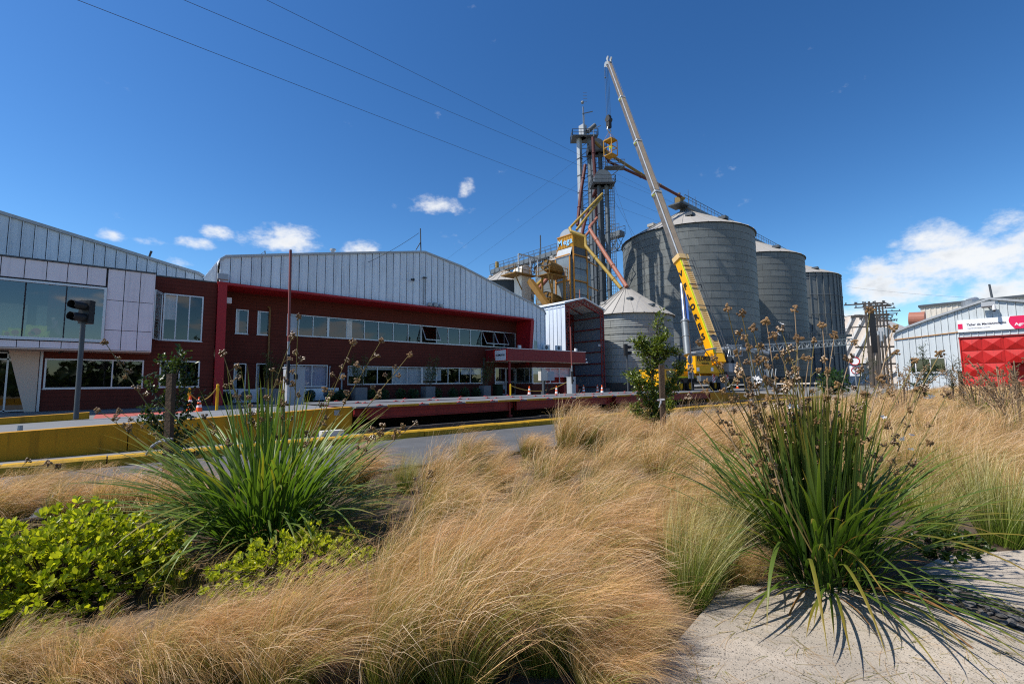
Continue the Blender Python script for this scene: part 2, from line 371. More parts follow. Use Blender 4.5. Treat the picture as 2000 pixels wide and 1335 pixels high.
# foliage
leafmat('grass_blade', None, None, .38, .6, .25, attr=True, tcol=(1.25, 1.15, .9))
leafmat('strap_leaf', (.022, .062, .012), (.05, .105, .016), .32, .42, .4, attr=True, tcol=(1.5, 1.7, .5))
leafmat('shrub_leaf', (.10, .17, .012), (.19, .25, .02), .42, .40, .45, attr=True, tcol=(1.5, 1.5, .5))
leafmat('tree_leaf', (.03, .065, .012), (.07, .11, .02), .3, .32, .5, attr=True, tcol=(1.5, 1.6, .5))
leafmat('stalk', (.14, .12, .03), (.24, .17, .06), .0, .6, .3, attr=False, rnd=.3)
leafmat('dry_stalk', (.30, .20, .11), (.36, .25, .15), .0, .7, .3, attr=False, rnd=.3)
leafmat('seed_pod', (.085, .045, .02), (.32, .19, .075), .0, .38, .55, attr=False, rnd=.3)
leafmat('petal', (.78, .78, .78), (.8, .8, .8), .3, .6, .2, attr=False, tcol=(1, 1, 1))
leafmat('bark', (.07, .05, .035), (.12, .09, .06), .0, .9, .2, attr=False)
mat('yard', (.165, .162, .155), .9, var=.2, scale=.5, bump=.15, bscale=120)
# ================================================================ THE SETTING
def sheet(name, x0, x1, y0, y1, z, m, kind='structure'):
    return MB().quad((x0, y0, z), (x1, y0, z), (x1, y1, z), (x0, y1, z)).build(name, m, kind=kind)
sheet('ground', -900, 1500, -900, 1500, -.06, 'far_ground')
sheet('road', -40, 140, 5.3, 8.54, 0, 'asphalt')
sheet('apron', -60, 160, 8.54, 110, -.004, 'yard')
sheet('red_pavement', onY(180, 806, 20)[0], 2.9, 14.2, 25.8, .012, 'red_paving')
MB().box(-3.2, 30, 25.9, 29.8, -.01, .1).build('entrance_pavement', 'apron_concrete', kind='structure')
# planting bed: uneven soil
mb = MB(); nx, ny = 90, 44; x0, x1, y0, y1 = -14., 58., -7., 5.2
for j in range(ny+1):
    for i in range(nx+1):
        x = x0+(x1-x0)*i/nx; y = y0+(y1-y0)*j/ny
        mb.v.append((x, y, .035+.02*math.sin(x*1.7+y)*math.cos(y*2.3-x*.6)))
mb.f = [[j*(nx+1)+i, j*(nx+1)+i+1, (j+1)*(nx+1)+i+1, (j+1)*(nx+1)+i] for j in range(ny) for i in range(nx)]; mb.m = [0]*len(mb.f)
mb.build('planting_bed', 'soil', kind='structure', smooth=True)
MB().box(-14, 58, 5.2, 5.32, -.02, .075).build('bed_edging', 'old_concrete', kind='structure')
# the path: two exposed-aggregate slabs with a joint of dark pebbles between them
sl1 = [(2.93, .46), (2.82, .72), (2.74, .99), (2.30, 1.10), (1.75, 1.02), (1.40, 1.02), (1.0, .5), (.2, .3), (-2., .2), (-4, -4.), (2.2, -4.), (2.86, .1)]
sl2 = [(3.36, .50), (3.78, .42), (4.15, .16), (6.2, -1.2), (6.2, -4.), (2.55, -4.), (3.14, .11)]
for s_ in (sl1, sl2):
    mb = MB(); mb.prism([(x, y, .0) for x, y in s_], (0, 0, .062)); mb.build('path', 'path_concrete', kind='structure')
mb = MB(); mb.add([(2.86, .1, .058), (2.2, -4, .058), (2.55, -4, .058), (3.14, .11, .058), (3.36, .5, .058), (2.93, .46, .058)], [(0, 1, 2, 3, 4, 5)])
strip = mb.build('gravel_strip', 'gravel_bed', kind='structure')
pm = []
for k in range(6):
    mb = MB(); mb.ball((0, 0, 0), 1.0, 6, 4, .55)
    mb.v = [(x*(1+.3*random.uniform(-1, 1)), y*(.75+.25*random.uniform(-1, 1)), z*(1+.3*random.uniform(-1, 1))) for x, y, z in mb.v]
    pm.append(mb.mesh('pebble', 'pebble', True))
n = 0
while n < 290:
    t = random.random()**1.3; w_ = random.uniform(.04, .96)
    yy = .48-t*1.25; a = 2.93-(.48-yy)*.17 if yy > .1 else 2.865-(.1-yy)*.162; bb = 3.35-(.48-yy)*.55 if yy > .11 else 3.14-(.11-yy)*.144
    r = random.uniform(.011, .021)
    o = link('pebble', pm[n % 6], strip); o.location = (a+(bb-a)*w_, yy, .062+random.uniform(0, .008)); o.scale = (r, r, r); o.rotation_euler = (random.uniform(-.4, .4), random.uniform(-.4, .4), random.uniform(0, 6.3)); n += 1
# kerb of painted stones, gutter strip and the low pit wall
kb = bpy.data.objects.new('kerb', None); COL.objects.link(kb); kb['kind'] = 'structure'
mb = MB().add([(0, 0, 0), (0, .2, 0), (0, .2, .135), (0, .03, .135), (0, 0, .105), (.985, 0, 0), (.985, .2, 0), (.985, .2, .135), (.985, .03, .135), (.985, 0, .105)],
              [(0, 1, 2, 3, 4), (5, 9, 8, 7, 6), (0, 5, 6, 1), (1, 6, 7, 2), (2, 7, 8, 3), (3, 8, 9, 4), (4, 9, 5, 0)])
me = mb.mesh('kerb_stone', 'kerb_paint')
for i in range(-6, 34):
    o = link('kerb_stone', me, kb); o.location = (i*1.0, 8.52+random.uniform(-.008, .008), random.uniform(-.004, .012)); o.rotation_euler = (0, random.uniform(-.006, .006), 0)
MB().box(-14, 3.75, 8.73, 9.14, -.01, .125).build('walkway', 'apron_concrete', kind='structure')
MB().box(3.76, 30, 8.73, 8.93, -.01, .03).build('gutter_bed', 'soil', kind='structure')
mb = MB()
for i in range(14):
    a = 3.76+i*1.7; mb.box(a, a+1.69, 8.94+random.uniform(0, .012), 9.10, -.01, .20+random.uniform(-.012, .012))
mb.build('pit_wall', 'old_concrete', kind='structure')
MB().box(3.76, 19.2, 12.60, 12.78, .0, .60).box(3.76, 19.2, 10.9, 10.98, .0, .50).build('pit_back_wall', 'black_steel', kind='structure')  # pit wall and floor coloured black to paint in the shadow under the deck
MB().quad((3.76, 9.12, .004), (20, 9.12, .004), (20, 12.8, .004), (3.76, 12.8, .004)).build('pit_floor', 'black_steel', kind='structure')
# ---------------------------------------------------------------- approach ramps
def rz_(x): return .498+(x+1.1)*.0321
ramp = thing('access_ramp', (-1, 9.2, 0), 'concrete ramp with yellow painted side walls climbing to the weighbridge', 'ramp')
mb = MB(); X0, X1 = -14., 3.70; segs = [-14, -9, -4.6, .22, 3.70]
for a, b in zip(segs[:-1], segs[1:]):
    for k in range(6):
        p, q = a+(b-a-.012)*k/6, a+(b-a-.012)*(k+1)/6; j0 = .006*math.sin(p*7); j1 = .006*math.sin(q*7)
        if k == 5: j1 = j0
        mb.hexa([(p, 9.15, 0), (q, 9.15, 0), (q, 9.36, 0), (p, 9.36, 0), (p, 9.15, rz_(p)+j0), (q, 9.15, rz_(q)+j1), (q, 9.36, rz_(q)+j1), (p, 9.36, rz_(p)+j0)])
mb.build('near_wall', 'ramp_paint', ramp)
MB().hexa([(X0, 9.365, -.01), (3.72, 9.365, -.01), (3.72, 12.42, -.01), (X0, 12.42, -.01), (X0, 9.365, rz_(X0)-.05), (3.72, 9.365, rz_(3.72)-.05), (3.72, 12.42, rz_(3.72)-.05), (X0, 12.42, rz_(X0)-.05)]).build('ramp_surface', 'ramp_top', ramp)
fa = onY(0, 816, 12.5)[2]; fb = onY(177, 804.5, 12.5); sl = (fb[2]-fa)/(fb[0]-onY(0, 816, 12.5)[0])
mb = MB()
for a, b in ((-14, -4.8), (-4.79, -1.62), (-1.6, fb[0])):
    za, zb = fb[2]+(a-fb[0])*sl, fb[2]+(b-fb[0])*sl
    mb.hexa([(a, 12.43, -.01), (b, 12.43, -.01), (b, 12.66, -.01), (a, 12.66, -.01), (a, 12.43, za), (b-.02, 12.43, zb), (b-.02, 12.66, zb), (a, 12.66, za)])
mb.build('far_wall', 'ramp_paint', ramp)
o = MB().box(3.32, 3.42, 9.135, 9.15, .50, .60).build('name_plate', 'galv', ramp)
mb = MB()
for k in range(9): mb.ball((random.uniform(-3, 3.4), 9.3+random.uniform(-.06, .05), rz_(0)+.03*random.uniform(.2, 2)), random.uniform(.02, .05), 6, 4, .4)
# ---------------------------------------------------------------- weighbridge
wb = thing('weighbridge', (10, 10.8, .3), 'long dark red steel truck weighbridge with grey deck plates above a pit', 'weighbridge')
xj = [3.78, onY(716, 800, 9.15)[0], onY(996, 790, 9.15)[0], onY(1009, 790, 9.15)[0], onY(1189, 785, 9.15)[0], onY(1203, 785, 9.15)[0], 19.2]
DZ = .652
for a, b in ((xj[1], xj[2]), (xj[3], xj[4]), (xj[5], xj[6])):
    mb = MB(); mb.box(a, b, 9.17, 9.20, .40, .615); mb.box(a, b, 9.14, 9.24, .385, .40); mb.box(a, b, 9.14, 9.26, .60, .618)
    mb.box(a, a+.03, 9.135, 9.25, .40, .60); mb.box(b-.03, b, 9.135, 9.25, .40, .60); mb.box(a+.4, b-.4, 9.16, 9.17, .515, .525)
    mb.build('girder', 'girder_red', wb)
    MB().box(a, b, 12.5, 12.55, .40, .615).build('girder', 'girder_red', wb)
for a, b in ((xj[0], xj[1]), (xj[2], xj[3]), (xj[4], xj[5])):
    mb = MB(); mb.box(a+.005, b-.005, 9.28, 9.34, .44, .60); mb.cyl(((a+b)/2, 9.30, .21), ((a+b)/2, 9.30, .44), .035, None, 10); mb.box((a+b)/2-.05, (a+b)/2+.05, 9.25, 9.35, .20, .26); mb.build('load_cell', 'girder_red', wb)
Lp = 1.9
for r_, (ya, yb) in enumerate(((9.14, 10.72), (11.02, 12.58))):
    me = MB().box(0, Lp-.012, ya, yb, .62, DZ).mesh('deck_plate', 'deck_plate')
    k = 0
    while 3.76+k*Lp < 19.0:
        o = link('deck_plate', me, wb); o.location.x = 3.76+k*Lp; o.location.z = random.uniform(-.003, .003); k += 1
MB().box(3.76, 19.2, 10.73, 11.01, .56, .60).build('centre_channel', 'girder_red', wb)
bm_ = MB().box(-.06, .06, -.04, .04, DZ-.002, DZ+.012).cyl((0, 0, DZ+.01), (0, 0, DZ+.03), .022, None, 6).mesh('bolt_plate', 'bolt_red')
for ya in (9.2, 10.66, 11.08, 12.5):
    for k in range(15):
        x = 4.3+k*1.02+(.3 if ya > 10 else 0)
        if x > 19: continue
        o = link('bolt_plate', bm_, wb); o.location = (x, ya, 0); o.rotation_euler = (0, 0, 0)
for k in range(14):
    a = 4.45+k*1.02; mb = MB(); mb.box(a, a+.75, 9.132, 9.155, .618, .664); mb.build('edge_strip', 'kerb_paint', wb)
ramp2 = thing('access_ramp', (21, 9.2, 0), 'concrete ramp leading down from the far right end of the weighbridge', 'ramp')
MB().hexa([(19.25, 9.36, -.01), (30, 9.36, -.01), (30, 12.42, -.01), (19.25, 12.42, -.01), (19.25, 9.36, .62), (30, 9.36, .22), (30, 12.42, .22), (19.25, 12.42, .62)]).build('ramp_surface', 'ramp_top', ramp2)
MB().hexa([(19.25, 9.15, -.01), (30, 9.15, -.01), (30, 9.355, -.01), (19.25, 9.355, -.01), (19.25, 9.15, .655), (30, 9.15, .25), (30, 9.355, .25), (19.25, 9.355, .655)]).build('near_wall', 'ramp_paint', ramp2)
MB().hexa([(19.25, 12.425, -.01), (30, 12.425, -.01), (30, 12.62, -.01), (19.25, 12.62, -.01), (19.25, 12.425, .66), (30, 12.425, .25), (30, 12.62, .25), (19.25, 12.62, .66)]).build('far_wall', 'ramp_paint', ramp2)
tag(MB().box(3.0, 3.42, 8.86, 9.10, .11, .23).build('foam_block', 'foam_grey'), 'pale grey block lying on the walkway at the end of the yellow ramp wall', 'block')
tag(MB().cyl((-1.0, 9.9, rz_(-1)-.05), (-1.0, 9.9, rz_(-1)+.05), .035, .03, 8).build('small_can', 'galv'), 'small blue grey can standing on the ramp by the left traffic light', 'can')

# ================================================================ BUILDINGS
def boards(parent, name, Y, x0, x1, z0, z1, holes, bh, m, th=.03, xtop=None, kind='stuff'):
    """horizontal cladding boards with recessed joints, cut round the openings"""
    zs = {round(z0, 4), round(z1, 4)}
    z = z0
    while z < z1: zs.add(round(z, 4)); z += bh
    for h in holes: zs.add(round(h[2], 4)); zs.add(round(h[3], 4))
    zs = sorted(q for q in zs if z0 <= q <= z1); mb = MB()
    for a, b in zip(zs[:-1], zs[1:]):
        if b-a < .012: continue
        iv = [(x0, x1)]
        for h in holes:
            if h[2] < b-.003 and h[3] > a+.003:
                iv = [s for (p, q) in iv for s in ((p, min(q, h[0])), (max(p, h[1]), q)) if s[1]-s[0] > .01]
        for p, q in iv:
            e = random.uniform(0, .004); mb.box(p, q, Y-e, Y+th, a+.004, b-.004)
    o = mb.build(name, m, parent); 
    if kind: o['kind'] = kind
    return o
def wall_back(parent, Y, x0, x1, z0, z1, holes, m, name='wall', th=.12):
    xs = sorted({x0, x1} | {h[0] for h in holes} | {h[1] for h in holes}); zs = sorted({z0, z1} | {h[2] for h in holes} | {h[3] for h in holes}); mb = MB()
    for a, b in zip(xs[:-1], xs[1:]):
        for c, d in zip(zs[:-1], zs[1:]):
            if not any(h[0] < (a+b)/2 < h[1] and h[2] < (c+d)/2 < h[3] for h in holes): mb.box(a, b, Y, Y+th, c, d)
    return mb.build(name, m, parent)
def window(parent, Y, x0, x1, z0, z1, muls, fw=.055, glass='glass', proud=.03, blinds=(), thick=(), frame='alu', sash=(), depth=.09, mulmat=None, mw=.024):
    """framed window: frame, one pane per light, blinds; x positions of the mullions in muls"""
    mb = MB(); ya, yb = Y-proud, Y+depth
    mb.box(x0, x1, ya, yb, z0, z0+fw); mb.box(x0, x1, ya, yb, z1-fw, z1); mb.box(x0, x0+fw, ya, yb, z0+fw, z1-fw); mb.box(x1-fw, x1, ya, yb, z0+fw, z1-fw)
    mb.box(x0-.03, x1+.03, ya-.035, ya+.03, z0-.03, z0-.001)
    xs = [x0+fw]+[q for q in muls]+[x1-fw]
    m2 = MB()
    for i, q in enumerate(muls):
        h = .07 if i in thick else mw; (m2 if mulmat else mb).box(q-h, q+h, ya+.012, yb-.01, z0+fw, z1-fw)
    fr = mb.build('window', frame, parent)
    if mulmat and muls: m2.build('mullion', mulmat, fr)
    for i, (a, b) in enumerate(zip(xs[:-1], xs[1:])):
        if i in sash:
            L = z1-z0-2*fw; an = math.radians(30); q = MB(); dy, dz_ = -math.sin(an)*L, -math.cos(an)*L; zt = z1-fw
            def P(u, s, o=0): return (a+.03+(b-a-.06)*u, ya+dy*s-o*math.cos(an), zt+dz_*s+o*math.sin(an))
            q.bar(P(0, 0), P(0, 1), .05); q.bar(P(1, 0), P(1, 1), .05); q.bar(P(0, 0), P(1, 0), .05); q.bar(P(0, 1), P(1, 1), .05)
            q.build('sash', frame, fr)
            MB().quad(P(0, 0, .01), P(1, 0, .01), P(1, 1, .01), P(0, 1, .01)).build('pane', 'glass_dark', fr)
            continue
        tl = random.uniform(-.004, .004)
        MB().quad((a, Y+.03+tl, z0+fw), (b, Y+.03-tl, z0+fw), (b, Y+.03-tl, z1-fw), (a, Y+.03+tl, z1-fw)).build('pane', glass, fr)
    for (i, f0, f1, fz, m) in blinds:
        a, b = xs[i], xs[i+1]; mb = MB(); zb = z1-fw-(z1-z0-2*fw)*fz; k = 12
        for j in range(k):
            p, q = a+(b-a)*(f0+(f1-f0)*j/k), a+(b-a)*(f0+(f1-f0)*(j+1)/k); w0, w1 = .012*math.sin(j*1.3), .012*math.sin((j+1)*1.3)
            mb.quad((p, Y+.16+w0, zb), (q, Y+.16+w1, zb), (q, Y+.16+w1, z1-fw), (p, Y+.16+w0, z1-fw))
        mb.build('blind', m, fr)
    return fr
def room(parent, x0, x1, y0, y1, z0, z1, m='interior', name='room', floor=None):
    mb = MB(); mb.quad((x0, y1, z0), (x1, y1, z0), (x1, y1, z1), (x0, y1, z1)); mb.quad((x0, y0, z0), (x0, y1, z0), (x0, y1, z1), (x0, y0, z1)); mb.quad((x1, y0, z0), (x1, y1, z0), (x1, y1, z1), (x1, y0, z1))
    mb.quad((x0, y0, z0), (x1, y0, z0), (x1, y1, z0), (x0, y1, z0)); mb.quad((x0, y0, z1), (x1, y0, z1), (x1, y1, z1), (x0, y1, z1)); return mb.build(name, m, parent)
def sheets_Y(parent, Y, xs, zlo, zhi, m, name='metal_panel', rib=.045, lap=.002, pans=3):
    """upright profiled sheets in a wall plane facing -Y; each sheet with its own raised seam, minor ribs and edges"""
    for i, (a, b) in enumerate(zip(xs[:-1], xs[1:])):
        mb = MB(); e = random.uniform(0, .004)
        prof = [(a, Y-e), (a+rib*.3, Y-.055-e), (a+rib, Y-.055-e), (a+rib*1.3, Y-e)]
        for k in range(1, pans): q = a+(b-a)*k/pans; prof += [(q-.012, Y-e), (q, Y-.008-e), (q+.012, Y-e)]
        prof += [(b-.026, Y-e), (b-.022, Y+.03)]
        vs = [(x, y, zlo(x)) for x, y in prof]+[(x, y, zhi(x)) for x, y in prof]; n = len(prof)
        mb.add(vs, [(k, k+1, n+k+1, n+k) for k in range(n-1)]); mb.build(name, m, parent)
def sheets_X(parent, X, ys, zlo, zhi, m, name='metal_panel', rib=.05):
    for a, b in zip(ys[:-1], ys[1:]):
        mb = MB(); prof = [(a, X), (a+rib*.3, X-.055), (a+rib, X-.055), (a+rib*1.3, X), (b-.018, X), (b-.014, X+.03)]
        vs = [(x, y, zlo(y)) for y, x in prof]+[(x, y, zhi(y)) for y, x in prof]; n = len(prof)
        mb.add(vs, [(k, k+1, n+k+1, n+k) for k in range(n-1)]); mb.build(name, m, parent)
def interp(pts):
    xs = [p[0] for p in pts]; zs = [p[1] for p in pts]
    return lambda x: float(np.interp(x, xs, zs))
# ---------------------------------------------------------------- main warehouse
FY = 28.0
wh = thing('warehouse', (16, FY, 0), 'long grey metal warehouse with low gable behind the dark red office front', 'warehouse')
roof_pts = [(3.86, 7.55), (3.95, 7.85), (4.2, 8.06)]+[tuple(onY(x, y, FY)[[0, 2]]) for x, y in ((560, 495), (700, 492), (822, 490), (830, 490.5), (900, 518), (950, 544), (1000, 571), (1040, 591), (1058, 602))]+[(28.2, 7.62), (28.5, 7.2)]
rtop = interp(roof_pts)
px_edges = [432]; 
seam = [3.95]
x = 3.95
while x < 28.4: x += .498; seam.append(min(x, 28.46))
zf = 6.575
MB().quad((3.95, FY+.045, zf), (28.4, FY+.045, zf), (28.4, FY+.045, 7.2), (3.95, FY+.045, 7.6)).add([(4, FY+.045, 7.5), (28.3, FY+.045, 7.2), (22, FY+.045, 9.2), (16.1, FY+.045, 10.35), (4.3, FY+.045, 7.9)], [(0, 1, 2, 3, 4)]).build('backing', 'dark_seam', wh)
sheets_Y(wh, FY, [s for s in seam if s < 26.9]+[26.9], lambda x: zf, lambda x: rtop(x)-.10, 'metal_sheet')
sheets_Y(wh, FY, [26.9]+[s for s in seam if s > 27.0], lambda x: 3.2, lambda x: rtop(x)-.10, 'metal_sheet')
mb = MB()                                         # verge flashing along the gable
for (a, za), (b, zb) in zip(roof_pts[:-1], roof_pts[1:]):
    mb.hexa([(a, FY-.09, za-.13), (b, FY-.09, zb-.13), (b, FY+.05, zb-.13), (a, FY+.05, za-.13), (a, FY-.09, za), (b, FY-.09, zb), (b, FY+.05, zb), (a, FY+.05, za)])
mb.build('verge_trim', 'gutter', wh)
mb = MB()
rr = [(3.86, 6.0)]+roof_pts+[(28.5, 3.0)]
for (a, za), (b, zb) in zip(rr[:-1], rr[1:]): mb.quad((a, FY+.06, za-.02), (b, FY+.06, zb-.02), (b, 80, zb-.02), (a, 80, za-.02))
mb.build('roof', 'metal_sheet', wh)
sheets_X(wh, 3.84, [FY+.15+k*.42 for k in range(24)], lambda y: 6.3, lambda y: 7.62, 'metal_rib')
mb = MB()
for k in range(40):
    y = FY+.1+k*.42
    mb.add([(3.83, y, 7.6), (3.93, y, 7.9), (4.16, y, 8.1), (4.5, y, 8.17), (4.5, y+.08, 8.17), (4.16, y+.08, 8.1), (3.93, y+.08, 7.9), (3.83, y+.08, 7.6)], [(0, 1, 6, 7), (1, 2, 5, 6), (2, 3, 4, 5)])
mb.build('eave_rib', 'gutter', wh, kind='stuff')
for px, py, n_ in ((650, 484, 0), (520, 490, 1)):
    p = onY(px, py+8, 30)
    if n_ == 0: mb = MB(); mb.cyl((p[0], 30, p[2]-.6), (p[0], 30, p[2]+.1), .12, .12, 12); mb.cyl((p[0], 30, p[2]+.1), (p[0], 30, p[2]+.2), .2, .19, 12); mb.build('roof_vent', 'galv', wh)
    else: mb = MB(); mb.cyl((p[0], 30, p[2]-.5), (p[0]-.08, 30, p[2]+.25), .035, .03, 8); mb.tube([(p[0]-.08, 30, p[2]+.22), (p[0]-.45, 30, p[2]-.15)], .012, 5); mb.build('vent_pipe', 'steel_dark', wh)
a0 = onY(822, 490, FY+.2); a1 = onY(821, 446, FY+.2)
mb = MB(); mb.cyl(a0, a1, .045, .04, 8); mb.bar(a0+np.array([-.4, 0, 0]), (a0*.6+a1*.4), .05); mb.build('roof_mast', 'steel_dark', wh)
for (q, w_) in (((808, 546), .2),):
    p = onY(*q, FY-.14); mb = MB(); mb.cyl((p[0], FY-.16, p[2]), (p[0]-.32, FY-.4, p[2]-.08), .06, .06, 10); mb.box(p[0]-.04, p[0]+.04, FY-.2, FY-.06, p[2]-.08, p[2]+.08); mb.build('security_camera', 'black_steel', wh)
p = onY(828, 543, FY-.08); q = onY(826, 594, FY-.08)
mb = MB(); mb.bar((p[0], FY-.09, q[2]), (p[0], FY-.09, p[2]), .035); mb.box(p[0]-.12, p[0]+.14, FY-.3, FY-.06, p[2], p[2]+.05); mb.build('conduit', 'steel_dark', wh)
for k, dx in enumerate((-.45, 0, .5)):
    p = onY(850, 597, FY-.2); s_ = .13 if k != 1 else .16
    mb = MB(); mb.box(p[0]+dx-s_, p[0]+dx+s_, FY-.3, FY-.1, zf+.04, zf+.04+1.6*s_); mb.box(p[0]+dx-s_+.03, p[0]+dx+s_-.03, FY-.31, FY-.3, zf+.07, zf+.01+1.6*s_); mb.build('floodlight', 'galv' if k == 1 else 'lens_glass', wh)
wn = onY(1044, 668, FY); window(wh, FY-.06, wn[0]-.25, wn[0]+.35, 3.35, 4.75, [], .05, 'glass_dark', .01)
# ---------------------------------------------------------------- left warehouse
wl = thing('warehouse', (-3, 32.6, 0), 'left grey metal warehouse whose ribbed gable slopes down behind the panelled showroom', 'warehouse')
lp = [(-20, 12.9), (-4.58, 9.68), (-2.42, 9.2), (.25, 8.615), (2.09, 8.2), (3.55, 7.9), (3.83, 7.74)]
lt = interp(lp); xs = [3.8-.447*k for k in range(40)][::-1]
MB().add([(-16, 32.64, 5.9), (3.8, 32.64, 5.9), (3.8, 32.64, 7.6), (-4.58, 32.64, 9.5), (-16, 32.64, 11.8)], [(0, 1, 2, 3, 4)]).build('backing', 'dark_seam', wl)
sheets_Y(wl, 32.6, xs, lambda x: 5.9, lambda x: lt(x)-.09, 'metal_sheet')
mb = MB()
for (a, za), (b, zb) in zip(lp[:-1], lp[1:]): mb.hexa([(a, 32.48, za-.13), (b, 32.48, zb-.13), (b, 32.65, zb-.13), (a, 32.65, za-.13), (a, 32.48, za+.03), (b, 32.48, zb+.03), (b, 32.65, zb+.03), (a, 32.65, za+.03)])
mb.build('verge_trim', 'gutter', wl)
mb = MB()
for (a, za), (b, zb) in zip(lp[:-1], lp[1:]): mb.quad((a, 32.66, za), (b, 32.66, zb), (b, 80, zb), (a, 80, za))
mb.build('roof', 'metal_sheet', wl)
p = onY(291, 497, 33); mb = MB(); mb.cyl((p[0], 33, p[2]-.2), (p[0]+.1, 33, p[2]+.22), .05, .06, 8); mb.build('vent_pipe', 'black_steel', wl)
# ---------------------------------------------------------------- office building, red cladding
ob = thing('office_building', (12, FY, 0), 'two storey office front clad in dark red boards under a bright red frame', 'office building')
WY = 29.7
X = lambda px, Y=WY: float(onY(px, 700, Y)[0])
def X_at(px, py, Y=WY): return float(onY(px, py, Y)[0])
uz0, uz1 = 4.13, 5.45; lz0, lz1 = 1.11, 2.34
H_up = (X_at(560, 640), X_at(1007, 662), uz0, uz1)
H_lo = (X_at(678.7, 733), X_at(941.5, 733), lz0, lz1)
H_cur = (X_at(554, 733), X_at(639.5, 733), 1.0, 2.36)
H_s = [(X_at(460, 630), X_at(484.5, 630), 4.06, 5.46), (X_at(502.5, 630), X_at(526, 630), 4.06, 5.46), (X_at(456, 735), X_at(480, 735), .90, 2.37), (X_at(499.5, 735), X_at(522, 735), .93, 2.39)]
holes = [H_up, H_lo, H_cur]+H_s
boards(ob, 'cladding', WY, 4.30, 27.4, .1, 6.46, holes, .195, 'red_board')
wall_back(ob, WY+.04, 4.3, 27.4, 0, 6.46, holes, 'dark_seam')
# frame of the red front
MB().hexa([(3.93, 27.82, 0), (4.34, 27.82, 0), (4.34, 29.72, 0), (3.93, 29.72, 0), (3.90, 27.82, 6.44), (4.31, 27.82, 6.44), (4.31, 29.72, 6.44), (3.90, 29.72, 6.44)]).build('frame_column', 'red_frame', ob)
mb = MB(); mb.box(3.88, 26.86, 27.82, 29.9, 6.44, 6.57); mb.build('fascia', 'red_frame', ob)
MB().hexa([(26.20, 27.86, 2.6), (26.55, 27.86, 2.6), (26.9, 29.69, 2.6), (26.55, 29.69, 2.6), (26.62, 27.86, 6.43), (26.95, 27.86, 6.43), (26.95, 29.69, 6.43), (26.55, 29.69, 6.43)]).build('frame_column', 'red_frame', ob)
MB().hexa([(26.56, 27.84, 2.6), (26.66, 27.84, 2.6), (26.66, 28.0, 2.6), (26.56, 28.0, 2.6), (26.96, 27.84, 6.43), (27.04, 27.84, 6.43), (27.04, 28.0, 6.43), (26.96, 28.0, 6.43)]).build('frame_edge', 'alu', ob)
um = [X_at(q, 650) for q in (583, 611, 640.6, 677, 711.5, 739, 768, 797, 822.5, 852.5, 875, 897.5, 918.5, 940.5, 964, 984.5)]
window(ob, WY, *H_up, um, .05, 'glass', thick=(2, 8, 14), sash=(9, 14, 15), blinds=((4, 0, .35, 1, 'blind_white'), (0, 0, .9, 1, 'curtain_lilac')))
lm = [X_at(q, 733) for q in (709.5, 737, 767, 795, 824, 852, 875, 897, 919)]
window(ob, WY, *H_lo, lm, .05, 'glass', thick=(4,), blinds=((0, 0, 1, .55, 'blind_white'), (1, 0, .3, .55, 'blind_white'), (1, .3, 1, .17, 'blind_white'), (2, 0, 1, .16, 'blind_white'), (3, 0, 1, 1, 'blind_white'), (4, 0, 1, 1, 'blind_white'), (5, 0, 1, .85, 'blind_white'), (6, 0, .5, .85, 'blind_white'), (6, .5, 1, .1, 'blind_white'), (8, .25, 1, .42, 'blind_white'), (9, 0, 1, .42, 'blind_white')))
window(ob, WY, *H_cur, [X_at(q, 733) for q in (583, 609)], .05, 'glass', blinds=((0, 0, 1, 1, 'curtain_lilac'), (1, 0, .4, 1, 'curtain_lilac'), (1, .52, 1, 1, 'curtain_lilac'), (2, 0, 1, 1, 'curtain_lilac')))
for h in H_s: window(ob, WY, *h, [], .05, 'glass', blinds=((0, .0, .3, 1, 'blind_white'),))
room(ob, 7.5, 26.5, WY+.17, WY+5, 3.7, 6.2, 'interior'); room(ob, 7.0, 10.5, WY+.17, WY+4, .3, 2.9, 'interior'); room(ob, 11, 22.9, WY+.17, WY+5, .3, 2.9, 'interior'); room(ob, 4.5, 7.3, WY+.17, WY+3, .3, 6.1, 'interior')
MB().box(13, 22, WY+1.6, WY+2.3, .72, .76).build('desk', 'interior_dark', ob)
for x in (14.2, 16.4, 19.6, 21.4): MB().box(x, x+.5, WY+1.7, WY+1.76, .8, 1.25).build('monitor', 'black_steel', ob)
# drain pipe, meters, lamps
p = X_at(527, 600); mb = MB(); mb.tube([(p, WY-.08, .1), (p, WY-.08, 5.55), (p-.03, WY-.05, 5.72), (p-.12, WY-.02, 5.75)], .055, 8); mb.build('drain_pipe', 'drain_ochre', ob)
p = X_at(944, 720); MB().bar((p, WY-.06, .1), (p, WY-.06, 3.2), .07).build('drain_pipe', 'steel_dark', ob)
p = X_at(643, 735); mb = MB(); mb.tube([(p, WY-.05, .5), (p, WY-.05, 2.2)], .035, 6); mb.ball((p, WY-.06, 2.24), .08); mb.build('vent_pipe', 'galv', ob)
p = X_at(667, 735); mb = MB(); mb.box(p-.15, p+.15, WY-.16, WY, 1.42, 1.85); mb.box(p-.09, p+.09, WY-.17, WY-.16, 1.5, 1.75); mb.tube([(p, WY-.06, .1), (p, WY-.06, 1.42)], .05, 8); mb.build('meter_box', 'box_grey', ob)
mb = MB(); mb.tube([(p+.1, WY-.2, .5), (p+2.5, WY-.2, .52), (p+2.75, WY-.2, .46), (p+2.75, WY-.2, .12)], .05, 8); mb.build('drain_pipe', 'steel_dark', ob)
